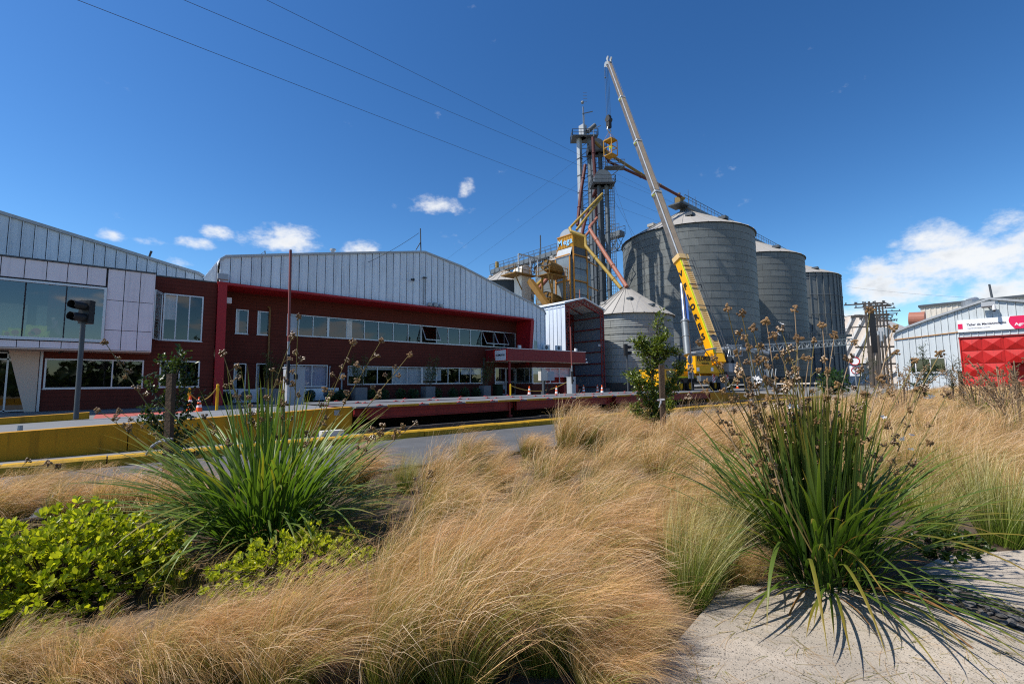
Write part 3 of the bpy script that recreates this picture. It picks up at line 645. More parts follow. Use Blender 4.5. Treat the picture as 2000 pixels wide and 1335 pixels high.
p = onY(434, 541, 27.8); mb = MB(); mb.hexa([(p[0]-.24, 27.5, 6.66), (p[0]+.24, 27.5, 6.66), (p[0]+.24, 27.62, 6.62), (p[0]-.24, 27.62, 6.62), (p[0]-.24, 27.55, 6.96), (p[0]+.24, 27.55, 6.96), (p[0]+.24, 27.75, 6.92), (p[0]-.24, 27.75, 6.92)]); mb.build('floodlight', 'lens_glass', ob)
p = onY(432, 578, 28.4); MB().box(4.33, 4.62, 28.3, 28.6, 5.55, 5.85).build('security_camera', 'white_paint', ob)
# the red wall to the left of the frame
a = lambda x, y: onY(x, y, FY)
h1 = (float(a(318, 620)[0]), float(a(396, 620)[0]), 3.37, 5.70); h2 = (float(a(311, 730)[0]), float(a(389.5, 730)[0]), 1.06, 2.37); h3 = (float(a(86, 730)[0]), float(a(280, 730)[0]), 1.05, 2.36)
boards(ob, 'cladding', FY, -2.31, 3.88, .1, 6.50, [h1, h2, h3], .195, 'red_board'); wall_back(ob, FY+.04, -2.31, 3.88, 0, 6.5, [h1, h2, h3], 'dark_seam')
MB().box(1.2, 3.9, FY-.04, FY+.3, 6.50, 6.56).build('parapet_cap', 'steel_dark', ob)
window(ob, FY, *h1, [float(a(q, 620)[0]) for q in (343.5, 369)], .06, 'glass', blinds=((0, 0, 1, .55, 'blind_white'),)); window(ob, FY, *h2, [float(a(350, 730)[0])], .06, 'glass'); window(ob, FY, *h3, [float(a(219, 730)[0])], .06, 'glass')
room(ob, 1.2, 3.8, FY+.17, FY+4, 3, 6.2, 'interior'); room(ob, -2.3, 3.8, FY+.17, FY+4, .3, 2.65, 'interior_dark')
MB().box(-2.40, -2.315, FY-.06, FY+.1, .1, 2.72).build('corner_trim', 'alu', ob)
MB().box(-2.31, 3.88, FY-.02, FY+.02, .03, .1).build('base_trim', 'alu', ob)
q = MB(); q.box(1.27, 1.33, 27.05, 28, 3.42, 5.62); 
mb = MB(); A = np.array([1.62, 27.97, 0]); Bq = np.array([1.30, 27.05, 0])
for za, zb in ((3.35, 3.41), (5.60, 5.66)): mb.bar(A+[0, 0, za], Bq+[0, 0, za], .05)
mb.bar(A+[0, 0, 3.35], A+[0, 0, 5.66], .05); mb.bar(Bq+[0, 0, 3.35], Bq+[0, 0, 5.66], .05); mb.bar(A+[0, 0, 5.66], Bq+[0, 0, 5.66], .05)
sa = mb.build('open_casement', 'alu', ob); MB().quad(A+[0, 0, 3.38], Bq+[0, 0, 3.38], Bq+[0, 0, 5.63], A+[0, 0, 5.63]).build('pane', 'glass', sa)
# ---------------------------------------------------------------- showroom box on the left
sh = thing('showroom', (-3, 26.5, 0), 'showroom block of pale grey panels with a wide glazed front above a recessed storefront', 'building')
BY = 26.5; bx1 = 1.21; XB = lambda px, py: float(onY(px, py, BY)[0])
hz = (-9.0, XB(205.5, 620), 3.06, 5.44)
def panel(x0, x1, z0, z1): MB().box(x0+.012, x1-.012, BY-random.uniform(.0, .004), BY+.04, z0+.012, z1-.012).build('facade_panel', 'panel_grey', sh)
top = 6.30; bot = 2.71
e = [-9.2, -8.5, -7.83, -7.17, -6.5, -5.83, -5.17]+[XB(q, 520) for q in (-44, 1.6, 48.6, 92, 133, 172, 209.5)]
for p, q in zip(e[:-1], e[1:]): panel(p, q, 5.50, top)
c3 = [XB(209.5, 560), XB(241, 590), XB(272, 590), bx1]; r3 = [bot, float(onY(230, 645, BY)[2]), float(onY(230, 587, BY)[2]), top]
for p, q in zip(c3[:-1], c3[1:]):
    for u, v in zip(r3[:-1], r3[1:]): panel(p, q, u, v)
e = [-9.2, -8.2, -7.2, -6.2, -5.2]+[XB(q, 672) for q in (-13, 32, 77, 119.5, 163, 206)]
for p, q in zip(e[:-1], e[1:]): panel(p, q, bot, 3.0)
wall_back(sh, BY+.045, -9.2, bx1-.01, bot-.02, top, [hz], 'dark_seam')
MB().box(bx1-.01, bx1+.03, BY-.01, FY-.05, bot, top).build('side_panel', 'panel_grey', sh)
MB().box(-9.2, bx1+.04, BY-.06, FY+.2, top, top+.06).build('parapet_cap', 'steel_dark', sh)
MB().box(-9.2, bx1+.03, BY-.01, FY+.1, bot-.05, bot-.005).build('soffit', 'beige_render', sh)
window(sh, BY, *hz, [XB(q, 620) for q in (-90, -30, 45, 126)], .09, 'glass_green', proud=.05, mulmat='dark_seam', mw=.016)
room(sh, -9.1, hz[1]+.6, BY+.16, BY+4.5, 2.9, 5.6, 'interior')
MB().box(-9.2, bx1, BY+.2, FY+6, top+.06, top+.1).build('roof', 'steel_dark', sh)
# back wall joinery inside the glazed room
mb = MB()
for x in (-4.1, -2.9, -1.6): mb.box(x, x+.9, BY+4.40, BY+4.48, 3.0, 5.0)
mb.build('interior_door', 'blind_white', sh)
# tapered column and recessed storefront below
MB().hexa([(-2.72, FY-.16, .02), (-2.42, FY-.16, .02), (-2.42, FY+.25, .02), (-2.72, FY+.25, .02), (-3.32, FY-.16, bot-.06), (-2.42, FY-.16, bot-.06), (-2.42, FY+.25, bot-.06), (-3.32, FY+.25, bot-.06)]).build('tapered_column', 'beige_render', sh)
mb = MB()
for z in (.12, 2.28, 2.55): mb.box(-9.2, -2.5, FY+.30, FY+.36, z, z+.06)
for x in (-9, -7.2, -5.4, -4.15, -3.4): mb.box(x, x+.06, FY+.3, FY+.36, .1, 2.6)
fr = mb.build('storefront', 'alu', sh)
xs = [-9, -7.2, -5.4, -4.15, -3.4, -2.5]
for p, q in zip(xs[:-1], xs[1:]): MB().quad((p+.06, FY+.33, .18), (q, FY+.33, .18), (q, FY+.33, 2.28), (p+.06, FY+.33, 2.28)).build('pane', 'glass_dark', fr)
room(sh, -9.2, -2.45, FY+.4, FY+5, .1, 2.68, 'interior')
text_mb('DA', .26, (-4.02, FY+.29, 1.3), (1, 0, 0), (0, 0, 1), .003).build('lettering', 'ink_black', sh)
MB().box(-9.2, -2.4, FY-.1, FY+.4, .0, .1).build('threshold', 'apron_concrete', sh)
# ---------------------------------------------------------------- weighing office under the red canopy
cz0 = 2.86; CYf = 26.9
cxa, cxb = float(onY(991, 690, CYf)[0]), float(onY(1143.5, 697, CYf)[0])
zta, ztb = float(onY(991, 680, CYf)[2]), float(onY(1143.5, 687.5, CYf)[2])
gh = thing('weighing_office', (cxa+4, CYf, 0), 'small weighing office with counter windows under a flat dark red canopy', 'office')
cp = MB(); cp.hexa([(cxa, CYf, cz0), (cxb, CYf, cz0), (cxb, 29.66, cz0), (cxa, 29.66, cz0), (cxa, CYf, zta), (cxb, CYf, ztb), (cxb, 29.66, ztb), (cxa, 29.66, zta)])
can = cp.build('canopy', 'red_frame_dull', gh)
mb = MB(); mb.hexa([(cxa-.04, CYf-.04, zta), (cxb+.04, CYf-.04, ztb), (cxb+.04, 29.66, ztb), (cxa-.04, 29.66, zta), (cxa-.04, CYf-.04, zta+.05), (cxb+.04, CYf-.04, ztb+.05), (cxb+.04, 29.66, ztb+.05), (cxa-.04, 29.66, zta+.05)]); mb.build('edge_flashing', 'alu', can)
mb = MB(); mb.box(cxa+.04, cxb-.05, CYf+.04, 29.6, cz0-.03, cz0-.002); mb.build('soffit', 'beige_render', can)
MB().hexa([(cxa-.05, CYf-.03, cz0-.02), (cxa-.001, CYf-.03, cz0-.02), (cxa-.001, CYf+1.55, cz0-.02), (cxa-.05, CYf+1.55, cz0-.02), (cxa-.05, CYf-.03, zta-.02), (cxa-.001, CYf-.03, zta-.02), (cxa-.001, CYf+1.75, zta-.02), (cxa-.05, CYf+1.75, zta-.02)]).build('sign_frame', 'door_red', can)
sg = MB().box(cxa-.075, cxa-.052, CYf+.12, CYf+1.45, cz0+.04, zta-.1).build('name_board', 'sign_white', can)
text_mb('ROMANA', .26, (cxa-.082, CYf+.78, (cz0+zta)/2-.02), (0, -1, 0), (0, 0, 1), .006, bold=.004).build('lettering', 'ink_black', sg, local=True)
px_ = float(onY(995, 740, CYf+.25)[0]); MB().box(px_-.07, px_+.07, CYf+.18, CYf+.32, .0, cz0-.03).build('canopy_post', 'red_frame_dull', gh)
OY = 27.5; ox0 = float(onY(1040, 740, OY)[0]); ox1 = float(onY(1114.5, 740, OY)[0]); oz0, oz1 = float(onY(1080, 748, OY)[2]), float(onY(1080, 718, OY)[2])
ow = (ox0+.02, ox1, oz0, oz1)
boards(gh, 'cladding', OY, ox0, ox1+.1, .1, cz0-.04, [ow], .195, 'red_board'); wall_back(gh, OY+.04, ox0+.03, ox1+.1, 0, cz0-.04, [ow], 'dark_seam')
window(gh, OY, *ow, [float(onY(q, 735, OY)[0]) for q in (1059, 1075, 1093)], .05, 'glass', blinds=((2, 0, 1, .62, 'blind_white'), (3, 0, 1, .62, 'blind_white'), (0, 0, 1, .4, 'blind_white'), (1, 0, 1, .35, 'blind_white')))
MB().box(ox0-.02, ox0+.02, OY, 29.65, .1, oz0).build('side_wall', 'red_board', gh); MB().box(ox0-.02, ox0+.02, OY, 29.65, oz1, cz0-.04).build('side_wall', 'red_board', gh)
mb = MB()
for y in (OY+.03, OY+.35, 29.55): mb.box(ox0-.03, ox0+.03, y-.035, y+.035, oz0, oz1)
mb.box(ox0-.03, ox0+.03, OY, 29.6, oz0, oz0+.05); mb.box(ox0-.03, ox0+.03, OY, 29.6, oz1-.05, oz1); fr = mb.build('window', 'alu', gh)
MB().quad((ox0, OY, oz0), (ox0, 29.6, oz0), (ox0, 29.6, oz1), (ox0, OY, oz1)).build('pane', 'glass_dark', fr)
room(gh, ox0+.04, ox1, OY+.17, 29.62, .2, cz0-.06, 'interior')
MB().box(ox0+.1, ox1-.1, OY+.3, OY+.9, oz0-.15, oz0-.08).build('counter', 'blind_white', gh)
for k, f in enumerate((.18, .5, .68, .86)):
    x = ox0+(ox1-ox0)*f; MB().box(x-.25, x+.25, OY+.5, OY+.55, oz0+.02, oz0+.36).build('monitor', 'black_steel', gh)
# glazed door
d0, d1 = X_at(966, 740), X_at(987, 740); d2 = X_at(1006, 740)
mb = MB()
for x in (d0, d1-.06, d1+.02, d2-.06): mb.box(x, x+.07, WY-.06, WY+.02, .1, 2.4)
for z in (.1, 1.18, 2.33): mb.box(d0, d1, WY-.055, WY+.015, z, z+.09); mb.box(d1+.03, d2, WY-.055, WY+.015, z, z+.07)
dr = mb.build('door', 'alu', gh); MB().box(d0+.06, d1-.06, WY-.04, WY-.02, .6, 1.2).build('door_panel', 'box_grey', dr)
MB().quad((d0+.05, WY-.02, 1.2), (d1-.05, WY-.02, 1.2), (d1-.05, WY-.02, 2.34), (d0+.05, WY-.02, 2.34)).build('pane', 'glass_dark', dr); MB().quad((d1+.05, WY-.02, .15), (d2-.05, WY-.02, .15), (d2-.05, WY-.02, 2.34), (d1+.05, WY-.02, 2.34)).build('pane', 'glass_dark', dr)
MB().bar((d1-.12, WY-.1, .9), (d1-.12, WY-.1, 1.3), .03).build('handle', 'black_steel', dr)
x = (ox0+ox1)/2+.9; rb = MB().box(x, x+1.9, OY-.5, OY-.03, .02, .85); rb.box(x-.03, x+1.93, OY-.53, OY-.03, .85, .9)
tag(rb.build('red_cabinet', 'girder_red'), 'low red cabinet against the weighing office wall behind the yellow chain', 'cabinet')
for k, (px, py, lb) in enumerate(((1015, 677, 'small white lamp box standing on the left part of the red canopy'), (1125, 684, 'small white lamp box standing on the right end of the red canopy'))):
    p = onY(px, py, CYf+.3); z = zta+(ztb-zta)*(p[0]-cxa)/(cxb-cxa)+.05
    mb = MB(); mb.box(p[0]-.12, p[0]+.12, CYf+.25, CYf+.4, z, z+.28); mb.cyl((p[0], CYf+.25, z+.14), (p[0], CYf+.22, z+.14), .07, .07, 10); tag(mb.build('lamp_box', 'white_paint'), lb, 'lamp', 'lamp boxes on the canopy')
p = onY(1143, 703, CYf); mb = MB(); 
for k in range(3): mb.ball((cxb+.1, CYf-.05+.1*k, cz0+.05+.3*(k % 2)), .09)
mb.build('corner_lamp', 'white_paint', gh)
# ---------------------------------------------------------------- air conditioners
def make_ac(name):
    t = thing(name, (0, 0, 0), '', 'air conditioner', 'air conditioner units')
    MB().box(-.45, .45, -.16, .16, .06, .70).build('casing', 'white_paint', t, local=True)
    mb = MB(); mb.disc((-.12, -.166, .38), (0, -1, 0), .25, 20); mb.build('fan_opening', 'steel_dark', t, local=True)
    mb = MB()
    for k in range(4): mb.tube([(-.12+(.06+.055*k)*math.cos(a*.5236), -.172, .38+(.06+.055*k)*math.sin(a*.5236)) for a in range(13)], .005, 4)
    for k in range(6): mb.bar((-.12, -.17, .38), (-.12+.25*math.cos(k*1.047), -.17, .38+.25*math.sin(k*1.047)), .008)
    mb.build('fan_guard', 'galv', t, local=True)
    MB().box(-.38, -.3, -.15, .15, 0, .06).box(.3, .38, -.15, .15, 0, .06).build('foot', 'rubber', t, local=True)
    return t
ac = make_ac('air_conditioner'); ac.scale = (1.15,)*3
spots = [(437, 778, 'outdoor air conditioner unit beside the yellow chain post, half behind a round bush'), (481, 776, 'outdoor air conditioner unit under the narrow windows, right of the yellow post'), (605, 772, 'outdoor air conditioner unit under the curtained window, left one of its pair'), (638, 772, 'outdoor air conditioner unit under the curtained window, right one of its pair')]
for i, (px, py, lb) in enumerate(spots):
    x = X_at(px, py); 
    if i == 0: ac.location = (x, WY-.45, .1); ac['label'] = lb
    else: copy_thing(ac, (x, WY-.45, .1), lb)
for px, lb in ((1067, 'air conditioner unit with round fan standing on the canopy by the gable wall'), (1091, 'air conditioner unit in a pale frame on the canopy near the truck shed')):
    x = float(onY(px, 690, 27.72)[0]); z = zta+(ztb-zta)*(x-cxa)/(cxb-cxa)+.05; copy_thing(ac, (x, 27.72, z), lb, scale=.72)
# ---------------------------------------------------------------- truck shed with an open gable
SX0 = float(at(1104, 592, 45)[0]); SY = float(at(1104, 592, 45)[1]); SX1 = float(onY(1179, 606, SY)[0]); ez = float(onY(1104, 592, SY)[2]); ap = onY(1141, 583, SY)
ts = thing('truck_shed', (SX0+3, SY, 0), 'tall open ended metal shed with dark red trusses beside the corrugated silo', 'shed')
BYs = SY+9
sheets_X(ts, SX0, [SY+.02+k*.55 for k in range(17)], lambda y: .0, lambda y: ez-.28, 'metal_sheet')
mb = MB()
for k in range(16):
    y = SY+.04+k*.55
    mb.add([(SX0-.06, y, ez-.3), (SX0, y, ez-.08), (SX0+.25, y, ez+.06), (SX0+.25, y+.5, ez+.06), (SX0, y+.5, ez-.08), (SX0-.06, y+.5, ez-.3)], [(0, 1, 4, 5), (1, 2, 3, 4)])
mb.build('eave_bend', 'metal_sheet', ts)
sheets_Y(ts, BYs, [SX0+.3*k for k in range(int((SX1-SX0)/.3)+2)], lambda x: 0, lambda x: ez+.4, 'shed_inside_shaded', name='back_panel', rib=.08, pans=1)
MB().quad((SX1+.02, SY, 0), (SX1+.02, BYs, 0), (SX1+.02, BYs, ez), (SX1+.02, SY, ez)).build('side_wall', 'shed_inside_shaded', ts)
mb = MB(); mb.hexa([(SX0-.15, SY-.06, ez), (ap[0], SY-.06, ap[2]), (ap[0], BYs, ap[2]), (SX0-.15, BYs, ez), (SX0-.15, SY-.06, ez+.12), (ap[0], SY-.06, ap[2]+.14), (ap[0], BYs, ap[2]+.14), (SX0-.15, BYs, ez+.12)])
mb.hexa([(ap[0], SY-.06, ap[2]), (SX1+.2, SY-.06, ez-.12), (SX1+.2, BYs, ez-.12), (ap[0], BYs, ap[2]), (ap[0], SY-.06, ap[2]+.14), (SX1+.2, SY-.06, ez), (SX1+.2, BYs, ez), (ap[0], BYs, ap[2]+.14)]); mb.build('roof', 'metal_sheet', ts)
def lattice(mb, p, q, off, n, w=.07, web=.045):
    p = np.array(p, float); q = np.array(q, float); off = np.array(off, float); mb.bar(p, q, w); mb.bar(p+off, q+off, w)
    for k in range(n):
        a = p+(q-p)*k/n; b = p+(q-p)*(k+1)/n
        mb.bar(a, b+off, web) if k % 2 == 0 else mb.bar(a+off, b, web)
        mb.bar(b, b+off, web)
    return mb
for y in (SY+.05, SY+4.3):
    lattice(MB(), (SX0+.05, y, 0), (SX0+.05, y, ez-.2), (.55, 0, 0), 14).build('column', 'girder_red', ts)
    lattice(MB(), (SX1-.05, y, 0), (SX1-.05, y, ez-.3), (-.5, 0, 0), 14).build('column', 'girder_red', ts)
    mb = MB(); lattice(mb, (SX0+.1, y, ez-.12), (ap[0], y, ap[2]-.12), (0, 0, -.5), 7); lattice(mb, (ap[0], y, ap[2]-.12), (SX1-.05, y, ez-.25), (0, 0, -.5), 7); mb.build('roof_truss', 'girder_red', ts)
for k in range(7):
    z = .6+k*1.25; MB().bar((SX0+.3, BYs-.1, z), (SX1, BYs-.1, z), .1).bar((SX1-.08, SY+.1, z), (SX1-.08, BYs, z), .1).build('rail', 'girder_red', ts)
mb = MB(); mb.bar((SX0+.5, BYs-.18, 1), (SX1-.3, BYs-.18, ez-.8), .14); mb.bar((SX1-.3, BYs-.18, .4), (SX0+.5, BYs-.18, 5), .14); mb.build('brace', 'girder_red', ts)
for k in range(4):
    y = SY+1+k*2; MB().bar((SX0+.1, y, ez-.2), (ap[0], y, ap[2]-.1), .08).bar((ap[0], y, ap[2]-.1), (SX1, y, ez-.25), .08).build('purlin', 'girder_red', ts)
p = at(1139, 565, 47); MB().cyl((ap[0]-.1, SY+.5, ap[2]), (ap[0]-.1, SY+.5, ap[2]+1.0), .05, .05, 8).build('roof_mast', 'pipe_salmon', ts)
MB().box(SX1-.3, SX1+.35, SY-.25, SY+.35, 0, .45).build('footing', 'apron_concrete', ts)
MB().box(SX1-.5, SX1-.1, SY+.3, SY+.5, 5.2-.3, 5.45-.3).build('lamp', 'white_paint', ts)
# ---------------------------------------------------------------- silos
def silo(name, c, R, zb, zt, zr, rings, cols, mats, label, cat='silo', group=None, half=math.radians(105), ribs=0, panels=36, skip_below=0):
    cx, cy = float(c[0]), float(c[1]); t = thing(name, (cx, cy, 0), label, cat, group); sm, rm, cm = mats
    face = math.atan2(-cy, -cx)
    mb = MB(); n = 64
    mb.add([(cx+(R-.05)*math.cos(2*math.pi*i/n), cy+(R-.05)*math.sin(2*math.pi*i/n), z) for z in (zb, zt) for i in range(n)], [(i, (i+1) % n, n+(i+1) % n, n+i) for i in range(n)]); mb.build('drum', cm, t, smooth=True)
    if rings:
        hgt = (zt-zb)/rings; dt = 2*math.pi/cols; seg = 5; mb = MB(); A = []
        for (f0, z, rr) in ((0, .035, .03), (0, hgt, 0.0)):
            for k in range(seg+1):
                a = -dt/2+(dt*.990)*k/seg; A.append(((R+rr)*math.cos(a), (R+rr+.008*(k == seg))*math.sin(a), z))
        L = seg+1
        A += [((R-.03)*math.cos(-dt/2+dt*k/seg), (R-.03)*math.sin(-dt/2+dt*k/seg), .035) for k in range(L)]+[A[k] for k in range(L)]
        mb.add(A, [(k, k+1, L+k+1, L+k) for k in range(seg)]+[(2*L+k, 2*L+k+1, 3*L+k+1, 3*L+k) for k in range(seg)])
        me = mb.mesh('wall_sheet', sm)
        me.polygons.foreach_set('use_smooth', [i < seg for i in range(len(me.polygons))])
        for r_ in range(rings):
            if zb+r_*hgt+hgt < skip_below: continue
            for k in range(cols):
                a = dt*(k+.5*(r_ % 2)); dlt = (a-face+math.pi) % (2*math.pi)-math.pi
                if abs(dlt) > half: continue
                o = link('wall_sheet', me, t, local=True); o.rotation_euler = (0, 0, a); o.location = (0, 0, zb+r_*hgt)
    if ribs:
        rb = MB().box(R-.02, R+.16, -.08, .08, zb, zt).mesh('stiffener', cm)
        for k in range(ribs):
            a = 2*math.pi*k/ribs; dlt = (a-face+math.pi) % (2*math.pi)-math.pi
            if abs(dlt) < half: o = link('stiffener', rb, t, local=True); o.rotation_euler = (0, 0, a)
        for z in np.linspace(zb+2, zt-.6, 6):
            mb = MB(); mb.tube([(cx+(R+.2)*math.cos(a), cy+(R+.2)*math.sin(a), z) for a in np.linspace(face-2, face+2, 40)], .05, 5); mb.build('wind_ring', 'steel_mid', t)
    dt = 2*math.pi/panels; ra = R+.28; rt = R*.06; mb = MB()
    def P(r, a, u=0): return (r*math.cos(a), r*math.sin(a), zt+.05+(zr-zt)*(1-(r-rt)/(ra-rt))-(.0)+u)
    mb.add([P(ra, -dt/2), P(ra, 0, .0), P(ra, dt/2), P(rt, dt/2), P(rt, 0), P(rt, -dt/2)], [(0, 1, 4, 5), (1, 2, 3, 4)])
    mb.hexa([P(ra, -dt/2-.05/ra), P(ra, -dt/2+.05/ra), P(rt, -dt/2+.05/rt*.5), P(rt, -dt/2-.05/rt*.5), P(ra, -dt/2-.05/ra, .1), P(ra, -dt/2+.05/ra, .1), P(rt, -dt/2+.05/rt*.5, .08), P(rt, -dt/2-.05/rt*.5, .08)])
    me = mb.mesh('roof_panel', rm)
    for k in range(panels): o = link('roof_panel', me, t, local=True); o.rotation_euler = (0, 0, dt*k)
    mb = MB(); mb.cyl((cx, cy, zr-.1), (cx, cy, zr+.35), rt*1.3, rt*1.1, 20); mb.build('roof_cap', 'steel_dark', t)
    mb = MB(); mb.tube([(cx+(R+.05)*math.cos(a), cy+(R+.05)*math.sin(a), zt) for a in np.linspace(0, 2*math.pi, 49)], .05, 5, False); mb.build('eave_ring', cm, t)
    for k in range(3):
        a = face+(-.9, .15, .75)[k]; r_ = R*(.62, .55, .78)[k]; z = zt+.05+(zr-zt)*(1-(r_-rt)/(ra-rt)); s_ = max(.25, R*.055)
        mb = MB(); mb.box(cx+r_*math.cos(a)-s_, cx+r_*math.cos(a)+s_, cy+r_*math.sin(a)-s_, cy+r_*math.sin(a)+s_, z-.05, z+s_*.7); mb.build('roof_hatch', 'steel_dark' if k else 'silo_roof', t)
    return t
g3 = ('silo_sheet', 'silo_roof', 'silo_core')
c1 = at(1343, 560, 81); Rb = 11.0; xdir = np.array([1., 0, 0])
s1 = silo('grain_silo', c1, Rb, .6, 25.7, 31.6, 21, 24, g3, 'nearest and largest of the three big dark grain silos, behind the crane boom', group='big dark grain silos', skip_below=2)
silo('grain_silo', c1+25.2*xdir, Rb, .6, 25.7, 31.6, 21, 24, g3, 'middle of the three big dark grain silos, partly hidden by the largest', group='big dark grain silos', half=math.radians(95), skip_below=2)
silo('grain_silo', c1+51.2*xdir, Rb, .6, 25.7, 31.0, 0, 0, ('silo_sheet_dark', 'silo_roof', 'silo_sheet_dark'), 'farthest of the three big silos, with upright stiffener ribs on its dark wall', group='big dark grain silos', ribs=44)
cs = at(1226, 680, 55); ztS = float(at(1245, 612, 50.5)[2])
ss = silo('grain_silo', cs, 5.3, 1.0, ztS, float(at(1224, 561, 55)[2]), 10, 12, ('silo_small', 'silo_roof', 'silo_small'), 'small pale corrugated silo with cone roof right of the truck shed', panels=30)
mb = MB(); n = 48
mb.cyl((cs[0], cs[1], -.02), (cs[0], cs[1], 1.0), 5.5, 5.5, 48); mb.build('plinth', 'old_concrete', ss)
sA = at(985, 558, 100); sB = at(1105, 540, 85); sB[0] = sA[0] = 64.0
silo('grain_silo', sA, 6.3, .5, 22.3, 26.0, 0, 0, g3, 'distant silo with pale cone roof just above the warehouse gable', panels=26)
silo('grain_silo', sB, 6.6, .5, 22.6, 26.0, 18, 14, g3, 'grey silo standing right behind the tall grain dryer', panels=26, half=math.radians(90), skip_below=9)
# conveyor bridges with hand rails over the silo tops
def bridge(name, p, q, w, h, label, n, rail=1.1, m='steel_mid', truss=0, cat='conveyor', up=None):
    p = np.array(p, float); q = np.array(q, float); t = thing(name, p, label, cat); d = _n(q-p); s = _n(np.cross(d, [0, 0, 1.]))*w/2
    mb = MB(); mb.bar(p, q, w, h); mb.build('trough', m, t)
    for sg in (-1, 1):
        mb = MB(); o = s*sg*1.25; z1 = np.array([0, 0, h/2+rail]); z2 = np.array([0, 0, h/2+rail*.5])
        mb.bar(p+o+z1, q+o+z1, .07); mb.bar(p+o+z2, q+o+z2, .05)
        for k in range(n+1):
            a = p+(q-p)*k/n+o; mb.bar(a, a+z1, .06)
        mb.build('hand_rail', 'steel_dark', t)
    if truss:
        mb = MB(); b = np.array([0, 0, -truss])
        for sg in (-1, 1):
            o = s*sg; mb.bar(p+o+b, q+o+b, .12)
            for k in range(n): mb.bar(p+(q-p)*k/n+o, p+(q-p)*(k+1)/n+o+b, .08); mb.bar(p+(q-p)*(k+1)/n+o, p+(q-p)*(k+.0)/n+o+b, .08); mb.bar(p+(q-p)*k/n+o, p+(q-p)*k/n+o+b, .08)
        mb.build('truss', 'steel_dark', t)
    return t
br = bridge('conveyor_bridge', (c1[0]-1.5, c1[1], 32.6), (c1[0]+56, c1[1], 32.2), 1.6, .8, 'conveyor gallery with hand rail along the tops of the three big silos', 40)
p = c1+np.array([-1.2, 0, 0]); mb = MB(); mb.box(p[0]-2.2, p[0]+.6, p[1]-1.3, p[1]+1.3, 32.1, 32.3); mb.build('platform', 'steel_dark', br)
mb = MB(); mb.box(p[0]-1.0, p[0]+.2, p[1]-.5, p[1]+.5, 32.6, 33.8); mb.tube([(p[0]-.3, p[1], 33.8), (p[0]-.3, p[1], 34.7)], .22, 8); mb.build('conveyor_head', 'pipe_olive', br)
for dx, h in ((3, 3.3), (5.6, 2.6)): MB().cyl((p[0]+dx, p[1], 32.5), (p[0]+dx, p[1], 33+h), .05, .04, 6).build('aerial', 'steel_dark', br)
br2 = bridge('conveyor_bridge', (64, 79.5, 26.3), (64, 44.3, 26.3), 1.4, .9, 'conveyor gallery on trusses running behind the filter tower to the elevators', 22, truss=2.6)
MB().cyl((64, 78, 26.9), (64, 78, 28.4), .4, .4, 10).build('drive_motor', 'pipe_yellow', br2)
for y in (70, 62, 52): MB().bar((64, y, 10), (64, y, 25.9), .7).build('support', 'steel_mid', br2)
MB().cyl((64, 64, 26.5), (64, 64, 31), .12, .12, 8).build('vent_pipe', 'steel_dark', br2)
# ---------------------------------------------------------------- grain dryer
dc = at(1119.5, 470, 62); DXc, DYc = float(dc[0]), float(dc[1])
zt1 = float(at(1119.5, 456, 62)[2]); zt0 = float(at(1119.5, 480, 62)[2])
dy1 = float(onX(1089, 480, DXc)[1]); dx1 = float(onY(1145, 480, DYc)[0]); bx_ = float(onY(1171, 560, DYc)[0])
dr = thing('grain_dryer', (DXc, DYc, 0), 'tall grain dryer tower of grey panels with rusty orange trim and a yellow head', 'grain dryer')
MB().box(DXc, dx1, DYc, dy1, zt0, zt1).build('head', 'dryer_yellow', dr)
mb = MB()
for k in range(9): y = DYc+.2+(dy1-DYc-.4)*k/8; mb.box(DXc-.05, DXc-.001, y-.03, y+.03, zt0+.1, zt1-.1)
mb.box(DXc-.09, dx1+.06, DYc-.07, dy1+.05, zt1, zt1+.12); mb.build('head_ribs', 'dryer_trim', dr)
for ch, o_ in (('M', .95), ('e', .02), ('g', -.55), ('a', -1.12)): text_mb(ch, 1.15, (DXc-.07, (DYc+dy1)/2+o_, (zt0+zt1)/2), (0, -1, 0), (0, 0, 1), .02, bold=.02).build('letter', 'sign_blue', dr)
mb = MB(); k = 12
pts = [(DXc+.2, (DYc+dy1)/2+(dy1-DYc)*.42*math.cos(math.pi*i/k), zt1+.12+.95*math.sin(math.pi*i/k)) for i in range(k+1)]
mb.prism(pts, (dx1-DXc-.4, 0, 0)); mb.build('curved_roof', 'steel_light', dr)
p0 = [(DXc-.04, DYc+.15+i*.35) for i in range(6)]
bw = DXc; z_b = 0
# body with grid of panels on the -Y and -X faces
rows = np.linspace(.6, zt0-1.2, 11)
MB().box(DXc+.05, dx1-.02, DYc+.05, dy1-.02, 0, zt0).build('core', 'steel_dark', dr)
for zi, (a, b) in enumerate(zip(rows[:-1], rows[1:])):
    for (p, q) in ((DXc+.12, (DXc+dx1)/2), ((DXc+dx1)/2, dx1-.05)):
        if b < 6: continue
        MB().hexa([(p+.03, DYc-.02, a+.03), (q-.03, DYc-.02, a+.03), (q-.03, DYc+.06, a+.03), (p+.03, DYc+.06, a+.03), (p+.03, DYc-.07, (a+b)/2), (q-.03, DYc-.07, (a+b)/2), (q-.03, DYc+.06, b-.03), (p+.03, DYc+.06, b-.03)]).build('dryer_panel', 'dryer_panel', dr)
    for (p, q) in ((DYc+.12, (DYc+dy1)/2), ((DYc+dy1)/2, dy1)):
        if b < 6: continue
        MB().box(DXc-.05, DXc+.04, p+.03, q-.03, a+.03, b-.03).build('dryer_panel', 'dryer_panel', dr)
